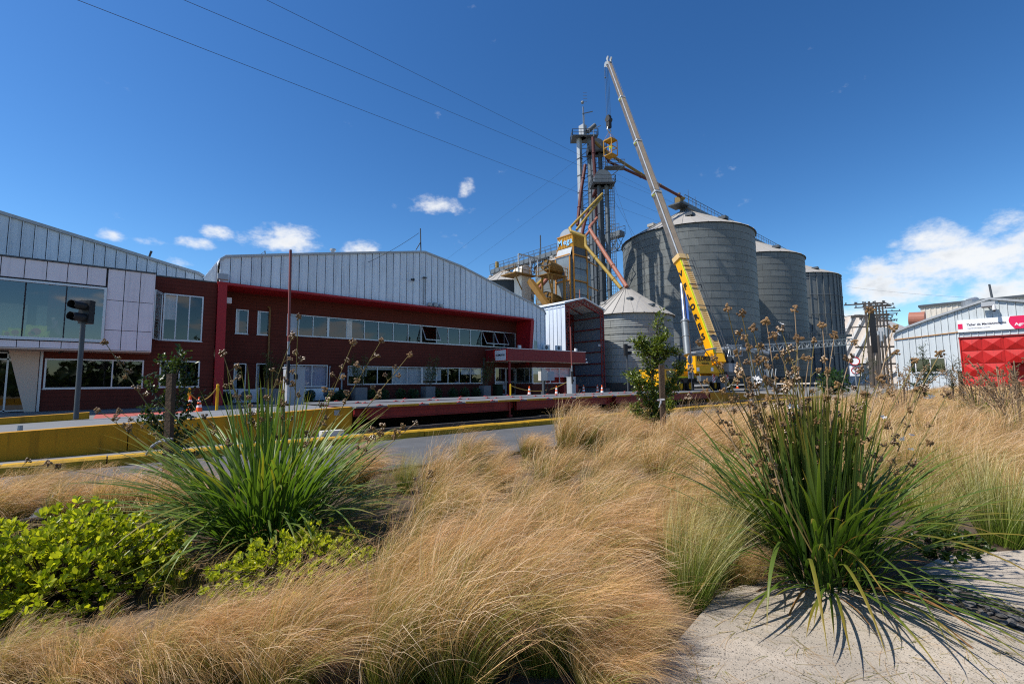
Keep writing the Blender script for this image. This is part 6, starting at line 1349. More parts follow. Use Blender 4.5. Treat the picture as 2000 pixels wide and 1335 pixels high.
for k, (py, r_, tx) in enumerate(((705, .31, '15'), (723, .26, 'P'))):
    c = at(1671-(1-k)*1.5, py, 33); 
    if k: 
        mb = MB(); mb.prism([c+s*u_*.34+np.array([0, 0, v_])-f*.02 for u_, v_ in ((-1, -.4), (1, -.4), (1, .34), (-1, .34))], f*.01); mb.build('plate', 'sign_white', rs)
    MB().cyl(c, c+f*.02, r_, r_, 24).build('sign_face', 'sign_white', rs); tube_ring(c+f*.02, r_*.9, r_*.12, f).build('sign_rim', 'door_red', rs)
    text_mb(tx, r_*1.0, c+f*.03, s, (0, 0, 1), .004, bold=.008).build('lettering', 'ink_black', rs, local=True)
    if k: MB().bar(c+f*.035-s*r_*.65+[0, 0, r_*.6], c+f*.035+s*r_*.65-[0, 0, r_*.6], .05, .01).build('sign_bar', 'door_red', rs)
# power lines: three wires sagging across the sky, and the guy wires of the elevators
def wire(a, b, sag, r, label, n=30):
    a, b = np.array(a, float), np.array(b, float); mb = MB(); mb.tube([a*(1-f)+b*f-[0, 0, 4*sag*f*(1-f)] for f in np.linspace(0, 1, n)], r, 4, False); tag(mb.build('power_line', 'black_steel'), label, 'wire')
wire(at(120, -12, 16), at(1330, 448, 95), .25, .012, 'lowest of the three long black power wires crossing the sky'); wire(at(335, -10, 18), at(1330, 402, 95), .2, .012, 'middle one of the three long black power wires crossing the sky'); wire(at(500, -10, 20), at(1330, 374+30, 95), -.15, .012, 'highest of the three long black power wires crossing the sky')
for (a, b, lb) in (((1142, 300, 72), (800, 560, 100), 'thin guy wire from the tallest elevator top down to the left'), ((1141, 350, 72), (860, 555, 100), 'thin guy wire from midway up the tallest elevator to the left'), ((1198, 388, 66), (1300, 560, 62), 'thin guy wire from the short elevator down in front of the big silo'), ((1196, 376, 66), (1420, 470, 90), 'thin guy wire from the short elevator head over the silo roof'), ((818, 455, 28), (700, 520, 30), 'thin stay of the mast on the warehouse ridge'), ((1196, 350, 66), (1270, 560, 58), 'steeper thin guy wire beside the short elevator ladder')):
    wire(at(*a), at(*b), .15, .014, lb, 12)
wire(at(1655, 560, 80), at(2100, 588, 60), .5, .012, 'thin wire from the poles over the workshop roof'); 
# planters with bamboo, round bushes in front of the red wall
def blades_mesh(name, P, m, cols):
    me = bpy.data.meshes.new(name); V, Fc = P; me.vertices.add(len(V)); me.vertices.foreach_set('co', V.ravel()); nf = len(Fc); me.loops.add(nf*4); me.loops.foreach_set('vertex_index', Fc.ravel()); me.polygons.add(nf); me.polygons.foreach_set('loop_start', np.arange(0, nf*4, 4)); me.polygons.foreach_set('loop_total', np.full(nf, 4))
    a = me.color_attributes.new('Col', 'FLOAT_COLOR', 'POINT'); C4 = np.ones((len(V), 4)); C4[:, :3] = cols; a.data.foreach_set('color', C4.ravel()); me.materials.append(MATS[m]); me.update(); me.validate(); return me
def nrm(a): return a/np.maximum(np.linalg.norm(a, axis=-1, keepdims=True), 1e-9)
def leaf_cloud(name, cen, dirs, L, Wd, m, c0, c1, rng, seg=2, curl=.25):
    """many small leaves (folded quads) at centres cen growing along dirs"""
    n = len(cen); d = nrm(dirs); up = rng.normal(size=(n, 3)); up[:, 2] += 1.2; s = nrm(np.cross(d, up)); nn = np.cross(s, d)
    L = L*rng.uniform(.65, 1.2, (n, 1)); Wd = Wd*rng.uniform(.75, 1.2, (n, 1)); V = []
    for t, wv, h in ((0, .12, 0), (.42, .85, .1), (.76, 1, .05), (1, .2, -curl*.6)):
        for q in (-1, 0, 1): V.append(cen+d*L*t+s*Wd*.5*wv*q+nn*(L*curl*h*.8+abs(q)*Wd*.16*wv))
    V = np.stack(V, 1); base = (np.arange(n)*12)[:, None, None]
    f = np.array([[3*i+j, 3*i+j+1, 3*(i+1)+j+1, 3*(i+1)+j] for i in range(3) for j in range(2)]); Fc = (f[None]+base).reshape(-1, 4)
    tt = rng.uniform(0, 1, (n, 1)); col = np.array(c0)*(1-tt)+np.array(c1)*tt; col = col*rng.uniform(.8, 1.2, (n, 1)); cols = np.repeat(col[:, None], 12, 1)
    return blades_mesh(name, (V.reshape(-1, 3), Fc), m, cols.reshape(-1, 3))
rg = np.random.default_rng(5)
for i, (px, w_, lb) in enumerate(((701, .62, 'square grey planter with tall feathery bamboo before the lower windows, left one'), (836, .6, 'square grey planter with leaning leafy bamboo before the lower windows, middle one'), (947, .55, 'square grey planter with bamboo left of the glazed door'), (530, .62, 'square grey planter with dark bamboo beside the drain pipe'))):
    Yp = 28.4; x = float(onY(px, 775, Yp)[0]); t = thing('planter', (x, Yp, .05), lb, 'planter', 'square grey planters along the red wall')
    mb = MB(); mb.hexa([(x-w_*.9, Yp-w_*.9, .05), (x+w_*.9, Yp-w_*.9, .05), (x+w_*.9, Yp+w_*.9, .05), (x-w_*.9, Yp+w_*.9, .05), (x-w_, Yp-w_, .95), (x+w_, Yp-w_, .95), (x+w_, Yp+w_, .95), (x-w_, Yp+w_, .95)]) if False else mb.box(x-w_*.62, x+w_*.62, Yp-w_*.62, Yp+w_*.62, .05, .92); mb.build('pot', 'planter', t)
    mb = MB(); cen, dr_ = [], []
    lean = (.0, .55, .6, .1)[i]
    for k in range(16):
        a = rg.uniform(0, 6.28); h = rg.uniform(1.0, 2.3); tip = np.array([x+.5*math.cos(a)+lean*h*.45, Yp+.3*math.sin(a), .9+h]); b0 = np.array([x+.2*math.cos(a), Yp+.2*math.sin(a), .9]); mid = (b0+tip)/2+np.array([-.06*lean, 0, .15]); mb.tube([b0, mid, tip], [.014, .01, .004], 4, False)
        for f in rg.uniform(.25, 1, 38): q = b0*(1-f)**2+2*mid*f*(1-f)+tip*f*f; cen.append(q+rg.normal(size=3)*.09); dr_.append(rg.normal(size=3)+[0, 0, -.3])
    mb.build('stem', 'bark', t, kind='stuff'); me = leaf_cloud('foliage', np.array(cen), np.array(dr_), .17, .035, 'tree_leaf', (.05, .09, .02), (.10, .13, .03), rg); link('foliage', me, t, kind='stuff')
def round_bush(x, y, r, label, z=.08):
    n = 420; v = nrm(rg.normal(size=(n, 3))); rr = r*rg.uniform(.7, 1.05, (n, 1)); cen = v*rr*[1, 1, 1.05]+[0, 0, r*.95]; me = leaf_cloud('foliage', cen, v+rg.normal(size=(n, 3))*.5, r*.3, r*.16, 'tree_leaf', (.02, .055, .015), (.04, .09, .02), rg)
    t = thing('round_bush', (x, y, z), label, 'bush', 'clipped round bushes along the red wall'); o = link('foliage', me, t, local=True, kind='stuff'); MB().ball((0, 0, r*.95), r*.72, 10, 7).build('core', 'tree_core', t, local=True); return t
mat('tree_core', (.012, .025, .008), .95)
bl_ = ['under the left air conditioners', 'in front of the curtained window units, left', 'in front of the curtained window units, right', 'below the small meter box', 'just right of the left bamboo planter', 'second right of the left bamboo planter', 'third along the wall between the planters', 'last before the middle planter', 'just right of the middle planter', 'centre of the row right of the middle planter', 'right of centre in the row towards the door', 'last of the row before the third planter']
for i, px in enumerate((441, 601, 650, 667, 724, 748, 782, 806, 853, 884, 907, 929)):
    x = float(onY(px, 775, 28.3)[0]); round_bush(x, 28.25, .34, 'small round clipped bush '+bl_[i])
x = float(onY(957, 770, 28.4)[0])+.8; mb = MB(); mb.box(x-.28, x+.28, 28.1, 28.7, .1, .95); mb.box(x-.31, x+.31, 28.05, 28.75, .95, 1.02); tag(mb.build('waste_bin', 'tree_core'), 'dark green wheeled bin between the third planter and the door', 'bin')
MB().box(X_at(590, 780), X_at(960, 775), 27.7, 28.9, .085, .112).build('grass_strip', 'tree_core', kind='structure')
# trees and a low hedge behind the viewer: what the office windows mirror
rgt = np.random.default_rng(77); cen, dr_ = [], []
for k in range(70):
    x, y, h = -30+rgt.uniform(0, 95), -24-rgt.uniform(0, 16), (rgt.uniform(5, 10) if k < 26 else rgt.uniform(1.5, 3.5)); m_ = 130 if k < 26 else 60
    v = nrm(rgt.normal(size=(m_, 3)))*rgt.uniform(.5, 1, (m_, 1))*[3.2, 3.2, h*.5]; cen.append(v+[x, y, h*.52]); dr_.append(rgt.normal(size=(m_, 3)))
tag(link('treeline', leaf_cloud('treeline', np.concatenate(cen), np.concatenate(dr_), 1.5, 1.1, 'tree_leaf', (.03, .055, .015), (.06, .08, .02), rgt)), 'line of dark trees across the road, mirrored in the windows', 'trees', kind='stuff')
# ================================================================ PLANTING
rp_ = np.random.default_rng(21)
WIND = np.array([.80, -.60, 0.])
def grass_arrays(n, seg, L0, L1, br, spread, b0, b1, d0, d1, w0, rng, green=.3, off=None, scale=None):
    nl = max(6, n//16); lk = rng.integers(0, nl, n)
    def lock(lo, hi, j): return np.clip(rng.uniform(lo, hi, nl)[lk]+rng.normal(0, j*(hi-lo), n), lo*.7, hi*1.2)
    th = rng.uniform(0, 2*np.pi, nl)[lk]+rng.normal(0, .16, n); r = np.clip(br*np.sqrt(rng.uniform(0, 1, nl))[lk]+rng.normal(0, br*.07, n), 0, br*1.2); base = np.stack([r*np.cos(th), r*np.sin(th), np.zeros(n)], 1)
    if off is not None: base = base+off
    az = th+rng.normal(0, .45, nl)[lk]+rng.normal(0, .12, n); tilt = spread*(r/br)*lock(.4, 1.3, .08)+np.abs(rng.normal(0, .05, n))
    d_0 = np.stack([np.sin(tilt)*np.cos(az), np.sin(tilt)*np.sin(az), np.cos(tilt)], 1); L = lock(L0, L1, .09)
    if scale is not None: L = L*scale
    bw = lock(b0, b1, .07); dn = lock(d0, d1, .08); wd = WIND+(rng.normal(0, .26, (nl, 3))[lk]+rng.normal(0, .07, (n, 3)))*[1, 1, .5]
    sw = rng.normal(0, .22, (nl, 3))[lk]+rng.normal(0, .09, (n, 3)); P = base.copy(); pts = [P.copy()]; D = [d_0]; dl = d_0
    for k in range(seg):
        t = (k+.7)/seg; d = nrm(d_0+wd*(bw*t**1.9)[:, None]+np.array([0, 0, -1.])*(dn*t**2.8)[:, None]+sw*(t*.5)); P = P+d*(L/seg)[:, None]; P[:, 2] = np.maximum(P[:, 2], .012+.02*t); pts.append(P.copy()); D.append(d)
    pts = np.stack(pts, 1); D = np.stack(D, 1); rv = nrm(rng.normal(size=(n, 3)))[:, None]; s = nrm(np.cross(D, rv)); tt = np.linspace(0, 1, seg+1)
    awn = rng.uniform(0, 1, n) < .13; wv = (w0*np.where(awn, 1.55, rng.uniform(.6, 1.3, n)))[:, None]*(1-.78*tt[None]**1.1)
    V = np.stack([pts-s*wv[..., None]*.5, pts+s*wv[..., None]*.5], 2); m_ = seg+1; b = (np.arange(n)*m_*2)[:, None, None]
    f = np.array([[2*i, 2*i+1, 2*i+3, 2*i+2] for i in range(seg)]); Fc = (f[None]+b).reshape(-1, 4)
    g0, g1 = np.array([.14, .19, .028]), np.array([.33, .34, .06]); s0, s1 = np.array([.58, .345, .12]), np.array([.86, .59, .29]); pk = np.array([.86, .49, .30])
    u = rng.uniform(0, 1, (n, 1)); u2 = np.clip(rng.uniform(0, 1, (nl, 1))[lk]+rng.normal(0, .15, (n, 1)), 0, 1); G = g0*(1-u)+g1*u; S = s0*(1-u2)+s1*u2; isg = (np.clip(rng.uniform(0, 1, nl)[lk]+rng.normal(0, .12, n), 0, 1) < green)[:, None]
    br_ = (rng.uniform(.62, 1.2, nl)[lk]*rng.uniform(.8, 1.15, n))[:, None, None]; br_[awn] = 1.0
    tg = np.where(isg, .75, rng.uniform(.12, .5, (n, 1))); k_ = np.clip((tt[None]-tg+.25)/.5, 0, 1)[..., None]; C = G[:, None]*(1-k_)+S[:, None]*k_
    kp = np.clip((tt-.62)/.38, 0, 1)[None, :, None]*rng.uniform(0, .8, (n, 1, 1)); C = (C*(1-kp)+pk*kp)*br_; ka = np.clip((tt-.25)/.3, 0, 1)[None, :, None]*awn[:, None, None]*.85; C = C*(1-ka)+np.array([.86, .66, .44])*ka
    C = np.repeat(C[:, :, None], 2, 2)
    return (V.reshape(-1, 3), Fc), C.reshape(-1, 3)
def mixed(main, k):
    # stiff broken culms and short fresh blades among the soft ones
    sets = [main, grass_arrays(90, 8, .25, .62, .15, .8, .0, .5, .0, .3, .0040, rp_, green=.0), grass_arrays((520, 300, 700, 420, 760, 260)[k], 8, .22, .55, .13, .5, .15, .9, .05, .6, .0030, rp_, green=1.2)]
    V, Fc, C, nv = [], [], [], 0
    for (v, f), c in sets: V.append(v); Fc.append(f+nv); C.append(c); nv += len(v)
    return (np.concatenate(V), np.concatenate(Fc)), 'grass_blade', np.concatenate(C)
near_m, mid_m, grn_m = [], [], []
for k in range(6):
    P, C = grass_arrays(2700, 8, .45, .95, .14, .40, .6, 2.6, .2, 2.6, .0026, rp_, green=(.6, .42, .7, .48, .75, .4)[k]); near_m.append(blades_mesh('feather_grass', *mixed((P, C), k)))
for k in range(5):
    P, C = grass_arrays(1500, 6, .40, .85, .15, .42, .6, 2.4, .2, 2.2, .0034, rp_, green=.4); mid_m.append(blades_mesh('feather_grass', P, 'grass_blade', C))
for k in range(2):
    P, C = grass_arrays(1100, 5, .35, .75, .10, .35, .1, .6, .05, .5, .0022, rp_, green=.96); grn_m.append(blades_mesh('green_grass', P, 'grass_blade', C*[.8, 1.0, .8]))
HQ = {}
def clump(px, py, me, s, label, rz=0., z=.045, flat=1.0, name='feather_grass'):
    b = onZ(px, py, z)
    if s > 5:                                            # s is the picture row the tuft reaches up to: turn it into a scale
        if me.name not in HQ: HQ[me.name] = float(np.quantile([v.co[2] for v in me.vertices], .97))
        s = (float(at(px, s, proj(b)[2])[2])-z)/HQ[me.name]
    o = link(name, me); o.location = tuple(map(float, (b[0], b[1], z-.01))); o.scale = (s, s, s*flat); o.rotation_euler = (0, 0, rz); return tag(o, label, 'grass clump', 'clumps of feather grass')
CL = [  # px, py (foot), mesh, scale, turn, label
 (905, 1322, near_m[0], 1085, .1, 'big feather grass clump in the front middle, its foot at the lower picture edge'),
 (1065, 1290, near_m[4], 1095, -.15, 'feather grass clump with greenish foot arching right over the concrete path'),
 (770, 1330, near_m[2], 1140, .2, 'feather grass clump with upright green blades left of the big front clump'),
 (560, 1350, near_m[1], 1160, .05, 'straw coloured feather grass clump at the bottom below the low small leaved shrub'),
 (350, 1345, near_m[3], 1190, -.1, 'low feather grass clump flopping right at the bottom, below the strap leaved plant'),
 (170, 1360, near_m[5], 1225, .0, 'low pinkish feather grass clump at the bottom below the round leaved shrub'),
 (10, 1350, near_m[0], 1240, .15, 'feather grass clump in the bottom left corner'),
 (1185, 1235, near_m[5], 1120, -.3, 'short feather grass clump spilling onto the edge of the concrete path'),
 (1225, 1290, near_m[3], 1170, -.2, 'feather grass clump hanging over the edge of the concrete, next to its lower corner'),
 (1170, 1350, near_m[5], 1225, -.1, 'feather grass clump at the lower picture edge touching the concrete'),
 (450, 1330, near_m[3], 1180, .0, 'feather grass clump leaning right at the foot of the left strap leaved plant'),
 (800, 1215, near_m[3], 1040, .3, 'feather grass clump just right of the low small leaved shrub'),
 (960, 1180, near_m[5], 1010, .0, 'feather grass clump in the very middle of the bed, behind the big front clump'),
 (1120, 1150, near_m[1], 985, -.2, 'pale feather grass clump behind the one arching over the path'),
 (1265, 1125, near_m[3], 995, .1, 'feather grass clump left of the thin green tuft by the path'),
 (860, 1085, near_m[2], 940, -.1, 'feather grass clump at the right foot of the left strap leaved plant'),
 (1030, 1060, near_m[0], 950, .25, 'feather grass clump halfway back, between the two strap leaved plants'),
 (1180, 1045, near_m[4], 925, .0, 'greenish feather grass clump halfway back, left of the right strap leaved plant'),
 (1320, 1040, near_m[1], 930, -.25, 'feather grass clump tucked against the left side of the right strap leaved plant'),
 (865, 985, mid_m[0], 885, .1, 'feather grass clump beside the asphalt, its blonde blades leaning right'),
 (965, 965, mid_m[1], 888, -.1, 'feather grass clump near the road edge, second from the asphalt'),
 (1080, 960, mid_m[2], 872, .2, 'feather grass clump in the back half of the bed, below the kerb'),
 (1190, 950, mid_m[3], 862, .0, 'feather grass clump in front of the sapling, slightly left'),
 (1300, 955, mid_m[4], 855, .1, 'feather grass clump at the foot of the wooden stake of the middle sapling'),
 (915, 915, mid_m[2], 848, .0, 'tall feather grass clump at the road edge with the asphalt on its left'),
 (1035, 895, mid_m[4], 846, -.2, 'feather grass clump seen against the grey road behind it'),
 (1120, 888, mid_m[0], 800, .1, 'upright feather grass clump whose tips reach the yellow kerb'),
 (1215, 882, mid_m[1], 810, .3, 'feather grass clump just left of the sapling trunk'),
 (1140, 858, mid_m[3], 798, .0, 'farthest feather grass clump standing before the steel weighbridge'),
 (1230, 850, mid_m[2], 795, .1, 'small far feather grass clump left of the sapling against the kerb'),
 (1335, 890, mid_m[0], 820, -.1, 'feather grass clump just right of the wooden stake of the middle sapling'),
 (30, 1010, mid_m[3], 932, .0, 'feather grass clump behind the round leaved shrub, leftmost one'),
 (130, 1020, mid_m[1], 928, .2, 'feather grass clump behind the round leaved shrub, in front of the yellow kerb'),
 (235, 1015, mid_m[4], 918, -.1, 'feather grass clump left of the dark stake'),
 (330, 1030, mid_m[0], 930, .1, 'feather grass clump at the foot of the dark stake'),
 (70, 975, mid_m[2], 912, .1, 'far left feather grass clump at the asphalt edge'),
 (-40, 1040, mid_m[4], 940, .1, 'feather grass clump cut by the left picture edge'),
 (690, 960, mid_m[1], 870, 0, 'feather grass clump peeping through the back of the left strap leaved plant'),
 (1430, 1010, mid_m[2], 885, .2, 'feather grass clump behind the left part of the right strap leaved plant'),
 (1455, 1140, near_m[3], 1075, -.35, 'low feather grass clump flopping over the concrete before the right strap leaved plant'),
 (1790, 960, near_m[4], 850, .1, 'greenish feather grass clump behind the right strap leaved plant'),
 (1885, 985, near_m[2], 860, -.2, 'green and straw feather grass clump at the right, above the gravel joint'),
 (1985, 1020, near_m[4], 905, .1, 'greenish feather grass clump cut by the right picture edge'),
 (1840, 900, mid_m[2], 800, .0, 'feather grass clump in the right meadow behind the greenish clumps'),
 (1940, 905, mid_m[0], 805, .1, 'feather grass clump at the right edge of the meadow, second row'),
 (1740, 880, mid_m[1], 790, .2, 'feather grass clump seen between the seed stalks right of the strap leaved plant'),
]
for px, py, me, s, rz, lb in CL: clump(px, py, me, s, lb, rz*1.6+rp_.normal(0, .22))
def green_tuft(px, py, k, s, lb): o = clump(px, py, grn_m[k], s, lb, 0, name='green_grass'); o['group'] = 'thin green grass tufts'
green_tuft(1345, 1180, 0, .75, 'thin bright green grass tuft rising beside the concrete path'); green_tuft(1960, 1060, 1, .9, 'bright green grass tuft at the right picture edge by the second path slab'); green_tuft(790, 960, 0, .6, 'small green grass tuft at the edge of the asphalt'); green_tuft(1395, 1120, 1, .7, 'pale green grass tuft at the left foot of the right strap leaved plant'); green_tuft(1830, 1050, 0, .65, 'green tuft right behind the right strap leaved plant')
# meadow beyond, nobody could count it
Vs, Fs, Cs, nv = [], [], [], 0
def add_patch(x, y, n, s, w, seg=4, green=.22, br=.28, L=(.4, .78)):
    global nv
    (V, Fc), C = grass_arrays(n, seg, L[0], L[1], br, .5, .5, 2.2, .2, 2.0, w, rp_, green, off=np.array([x, y, .04]), scale=s); Vs.append(V); Fs.append(Fc+nv); Cs.append(C*rp_.uniform(.8, 1.12)); nv += len(V)
cnt = 0
while cnt < 470:
    x = 4.0+46*rp_.uniform()**1.7; y = rp_.uniform(-7, 5.0)
    u, v, d_ = proj((x, y, 0))
    if not (1150 < u < 2150) or d_ < 3.6: continue
    if u < 1500 and d_ < 6 : continue
    if abs(u-1275) < 80 and 7 < d_ < 8.3: continue
    add_patch(x, y, int(330 if d_ < 9 else 190 if d_ < 16 else 110), rp_.uniform(.78, 1.12), max(.0028, d_*.00062), 4 if d_ < 14 else 3, .25, .22+.014*d_); cnt += 1
tag(link('meadow_grass', blades_mesh('meadow_grass', (np.concatenate(Vs), np.concatenate(Fs)), 'grass_blade', np.concatenate(Cs))), 'dry feather grass meadow stretching back to the workshop', 'grass', kind='stuff')
# short litter and low weeds between the clumps
Vs, Fs, Cs, nv = [], [], [], 0
for k in range(420):
    x, y = rp_.uniform(-1.5, 6.5), rp_.uniform(.6, 5.1); u, v, d_ = proj((x, y, 0))
    if d_ < 1.2 or not (-100 < u < 2100): continue
    if y < 1.12 and x < 2.7: continue
    if x > 3.2 and y < .55: continue
    add_patch(x, y, 60, .5, .0026, 3, .35, .2, (.15, .5))
tag(link('ground_litter', blades_mesh('ground_litter', (np.concatenate(Vs), np.concatenate(Fs)), 'grass_blade', np.concatenate(Cs))), 'fallen dry blades and short weeds between the grass clumps', 'grass', kind='stuff')
# loose straws and dead leaves blown onto the path
Vs, Fs, Cs, nv = [], [], [], 0
for k in range(150):
    x, y = rp_.uniform(1.2, 3.0), rp_.uniform(.1, 1.05); n = int(rp_.integers(1, 5)); (V, Fc), C = grass_arrays(n*3, 4, .05, .22, .06, 1.5, .1, .5, .1, .4, .0018, rp_, .1, off=np.array([0, 0, .0]))
    V = V*[1, 1, .04]+[x, y, .0635]; Vs.append(V); Fs.append(Fc+nv); Cs.append(C*.75); nv += len(V)
tag(link('loose_straw', blades_mesh('loose_straw', (np.concatenate(Vs), np.concatenate(Fs)), 'grass_blade', np.concatenate(Cs))), 'loose dry straws lying on the concrete path', 'straw', kind='stuff')
# ---------------------------------------------------------------- strap leaved plants with seed stalks
GAIN = [1.0]
def strap_mesh(tilt, bend, power, w, kind, rng, seg=12, L=1.0, kink=None):
    th = tilt; x = z = 0.; pts = [(0, 0)]; ang = []
    for k in range(seg):
        t = (k+.5)/seg; th = tilt+bend*t**power+(kink[1] if kink and t > kink[0] else 0); ang.append(th); x += math.sin(th)*L/seg; z += math.cos(th)*L/seg; pts.append((x, z))
    ang.append(th); V = []; C = []
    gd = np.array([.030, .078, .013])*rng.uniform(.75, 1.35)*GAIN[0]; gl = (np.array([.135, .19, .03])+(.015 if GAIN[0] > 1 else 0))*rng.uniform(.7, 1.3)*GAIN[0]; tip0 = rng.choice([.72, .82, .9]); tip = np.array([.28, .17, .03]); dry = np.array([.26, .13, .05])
    tw = rng.uniform(-.5, .5)
    for i, (px, pz) in enumerate(pts):
        t = i/seg; ww = w*(.55+.9*t if t < .35 else .865+.135*(1-t) if t < .6 else .92*max(0.02, 1-((t-.6)/.4)**1.7)); a = tw*t; nx_, nz_ = math.cos(ang[i]), -math.sin(ang[i])
        for s in (-1, 0, 1):
            lift = abs(s)*ww*.22; V.append((px+nx_*lift*1-nx_*0, s*ww*.5*math.cos(a), pz+nz_*lift+s*ww*.5*math.sin(a)))
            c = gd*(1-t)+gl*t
            if kind == 'yellow': c = c*(1-.75*min(1, max(0, (t-.35)/.5)))+tip*.75*min(1, max(0, (t-.35)/.5))
            elif kind == 'dry': c = dry
            elif t > tip0: c = c*(1-(t-tip0)/(1-tip0)*.85)+tip*(t-tip0)/(1-tip0)*.85
            C.append(c*(1.0 if s else .8))
    f = [[3*i+j, 3*i+j+1, 3*(i+1)+j+1, 3*(i+1)+j] for i in range(seg) for j in range(2)]
    return np.array(V), np.array(f), np.array(C)
def strap(*a, **k):
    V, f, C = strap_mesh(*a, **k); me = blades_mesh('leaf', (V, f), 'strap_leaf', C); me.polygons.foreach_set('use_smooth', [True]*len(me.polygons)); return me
def leaf_set():
  U_ = [strap(rp_.uniform(.02, .22), rp_.uniform(.05, .35), 1.6, .017, 'green', rp_) for _ in range(10)]
  A_ = [strap(rp_.uniform(.3, .62), rp_.uniform(.5, 1.25), 1.5, .018, ('yellow' if i == 4 else 'green'), rp_) for i in range(12)]
  L_ = [strap(rp_.uniform(.75, 1.15), rp_.uniform(.5, 1.1), 1.3, .018, ('yellow' if i in (3, 7) else 'green'), rp_) for i in range(10)]
  F_ = [strap(rp_.uniform(.3, .6), rp_.uniform(1.5, 2.2), 1.1, .018, ('green', 'yellow')[i % 2], rp_, kink=(.5, .3)) for i in range(5)]
  D_ = [strap(rp_.uniform(.5, 1.2), rp_.uniform(.6, 1.6), 1.2, .012, 'dry', rp_) for _ in range(5)]
  return U_, A_, L_, F_, D_
GAIN[0] = .999; SETD = leaf_set(); GAIN[0] = 1.22; SETP = leaf_set(); UP, ARCH = SETD[0], SETD[1]
# seed heads and flowers shared by all stalks
pods = []
for k in range(5):
    mb = MB(); rr = random.uniform(.012, .017)
    for j in range(13):
        v = np.array([random.gauss(0, 1), random.gauss(0, 1), random.gauss(0, 1)*.9]); v = v/np.linalg.norm(v)*rr*random.uniform(.6, 1.1); mb.ball(v, random.uniform(.0040, .0058), 6, 4, 1.2); mb.bar((0, 0, -.006), v, .0014)
    pods.append(mb.mesh('seed_cluster', 'seed_pod', True))
fl = MB()
for k in range(6):
    a = k*1.047; d = np.array([math.cos(a), math.sin(a), .35]); s = np.array([-math.sin(a), math.cos(a), 0]); q = .5 if k % 2 else 1
    fl.add([(0, 0, 0), d*.010-s*.006*q, d*.022-s*.004*q+[0, 0, -.002], d*.022+s*.004*q+[0, 0, -.002], d*.010+s*.006*q], [(0, 1, 2, 3, 4)])
flm = fl.mesh('flower', 'petal')
def bez(a, b, c, n=14): return [np.array(a)*(1-t)**2+2*np.array(b)*t*(1-t)+np.array(c)*t*t for t in np.linspace(0, 1, n)]
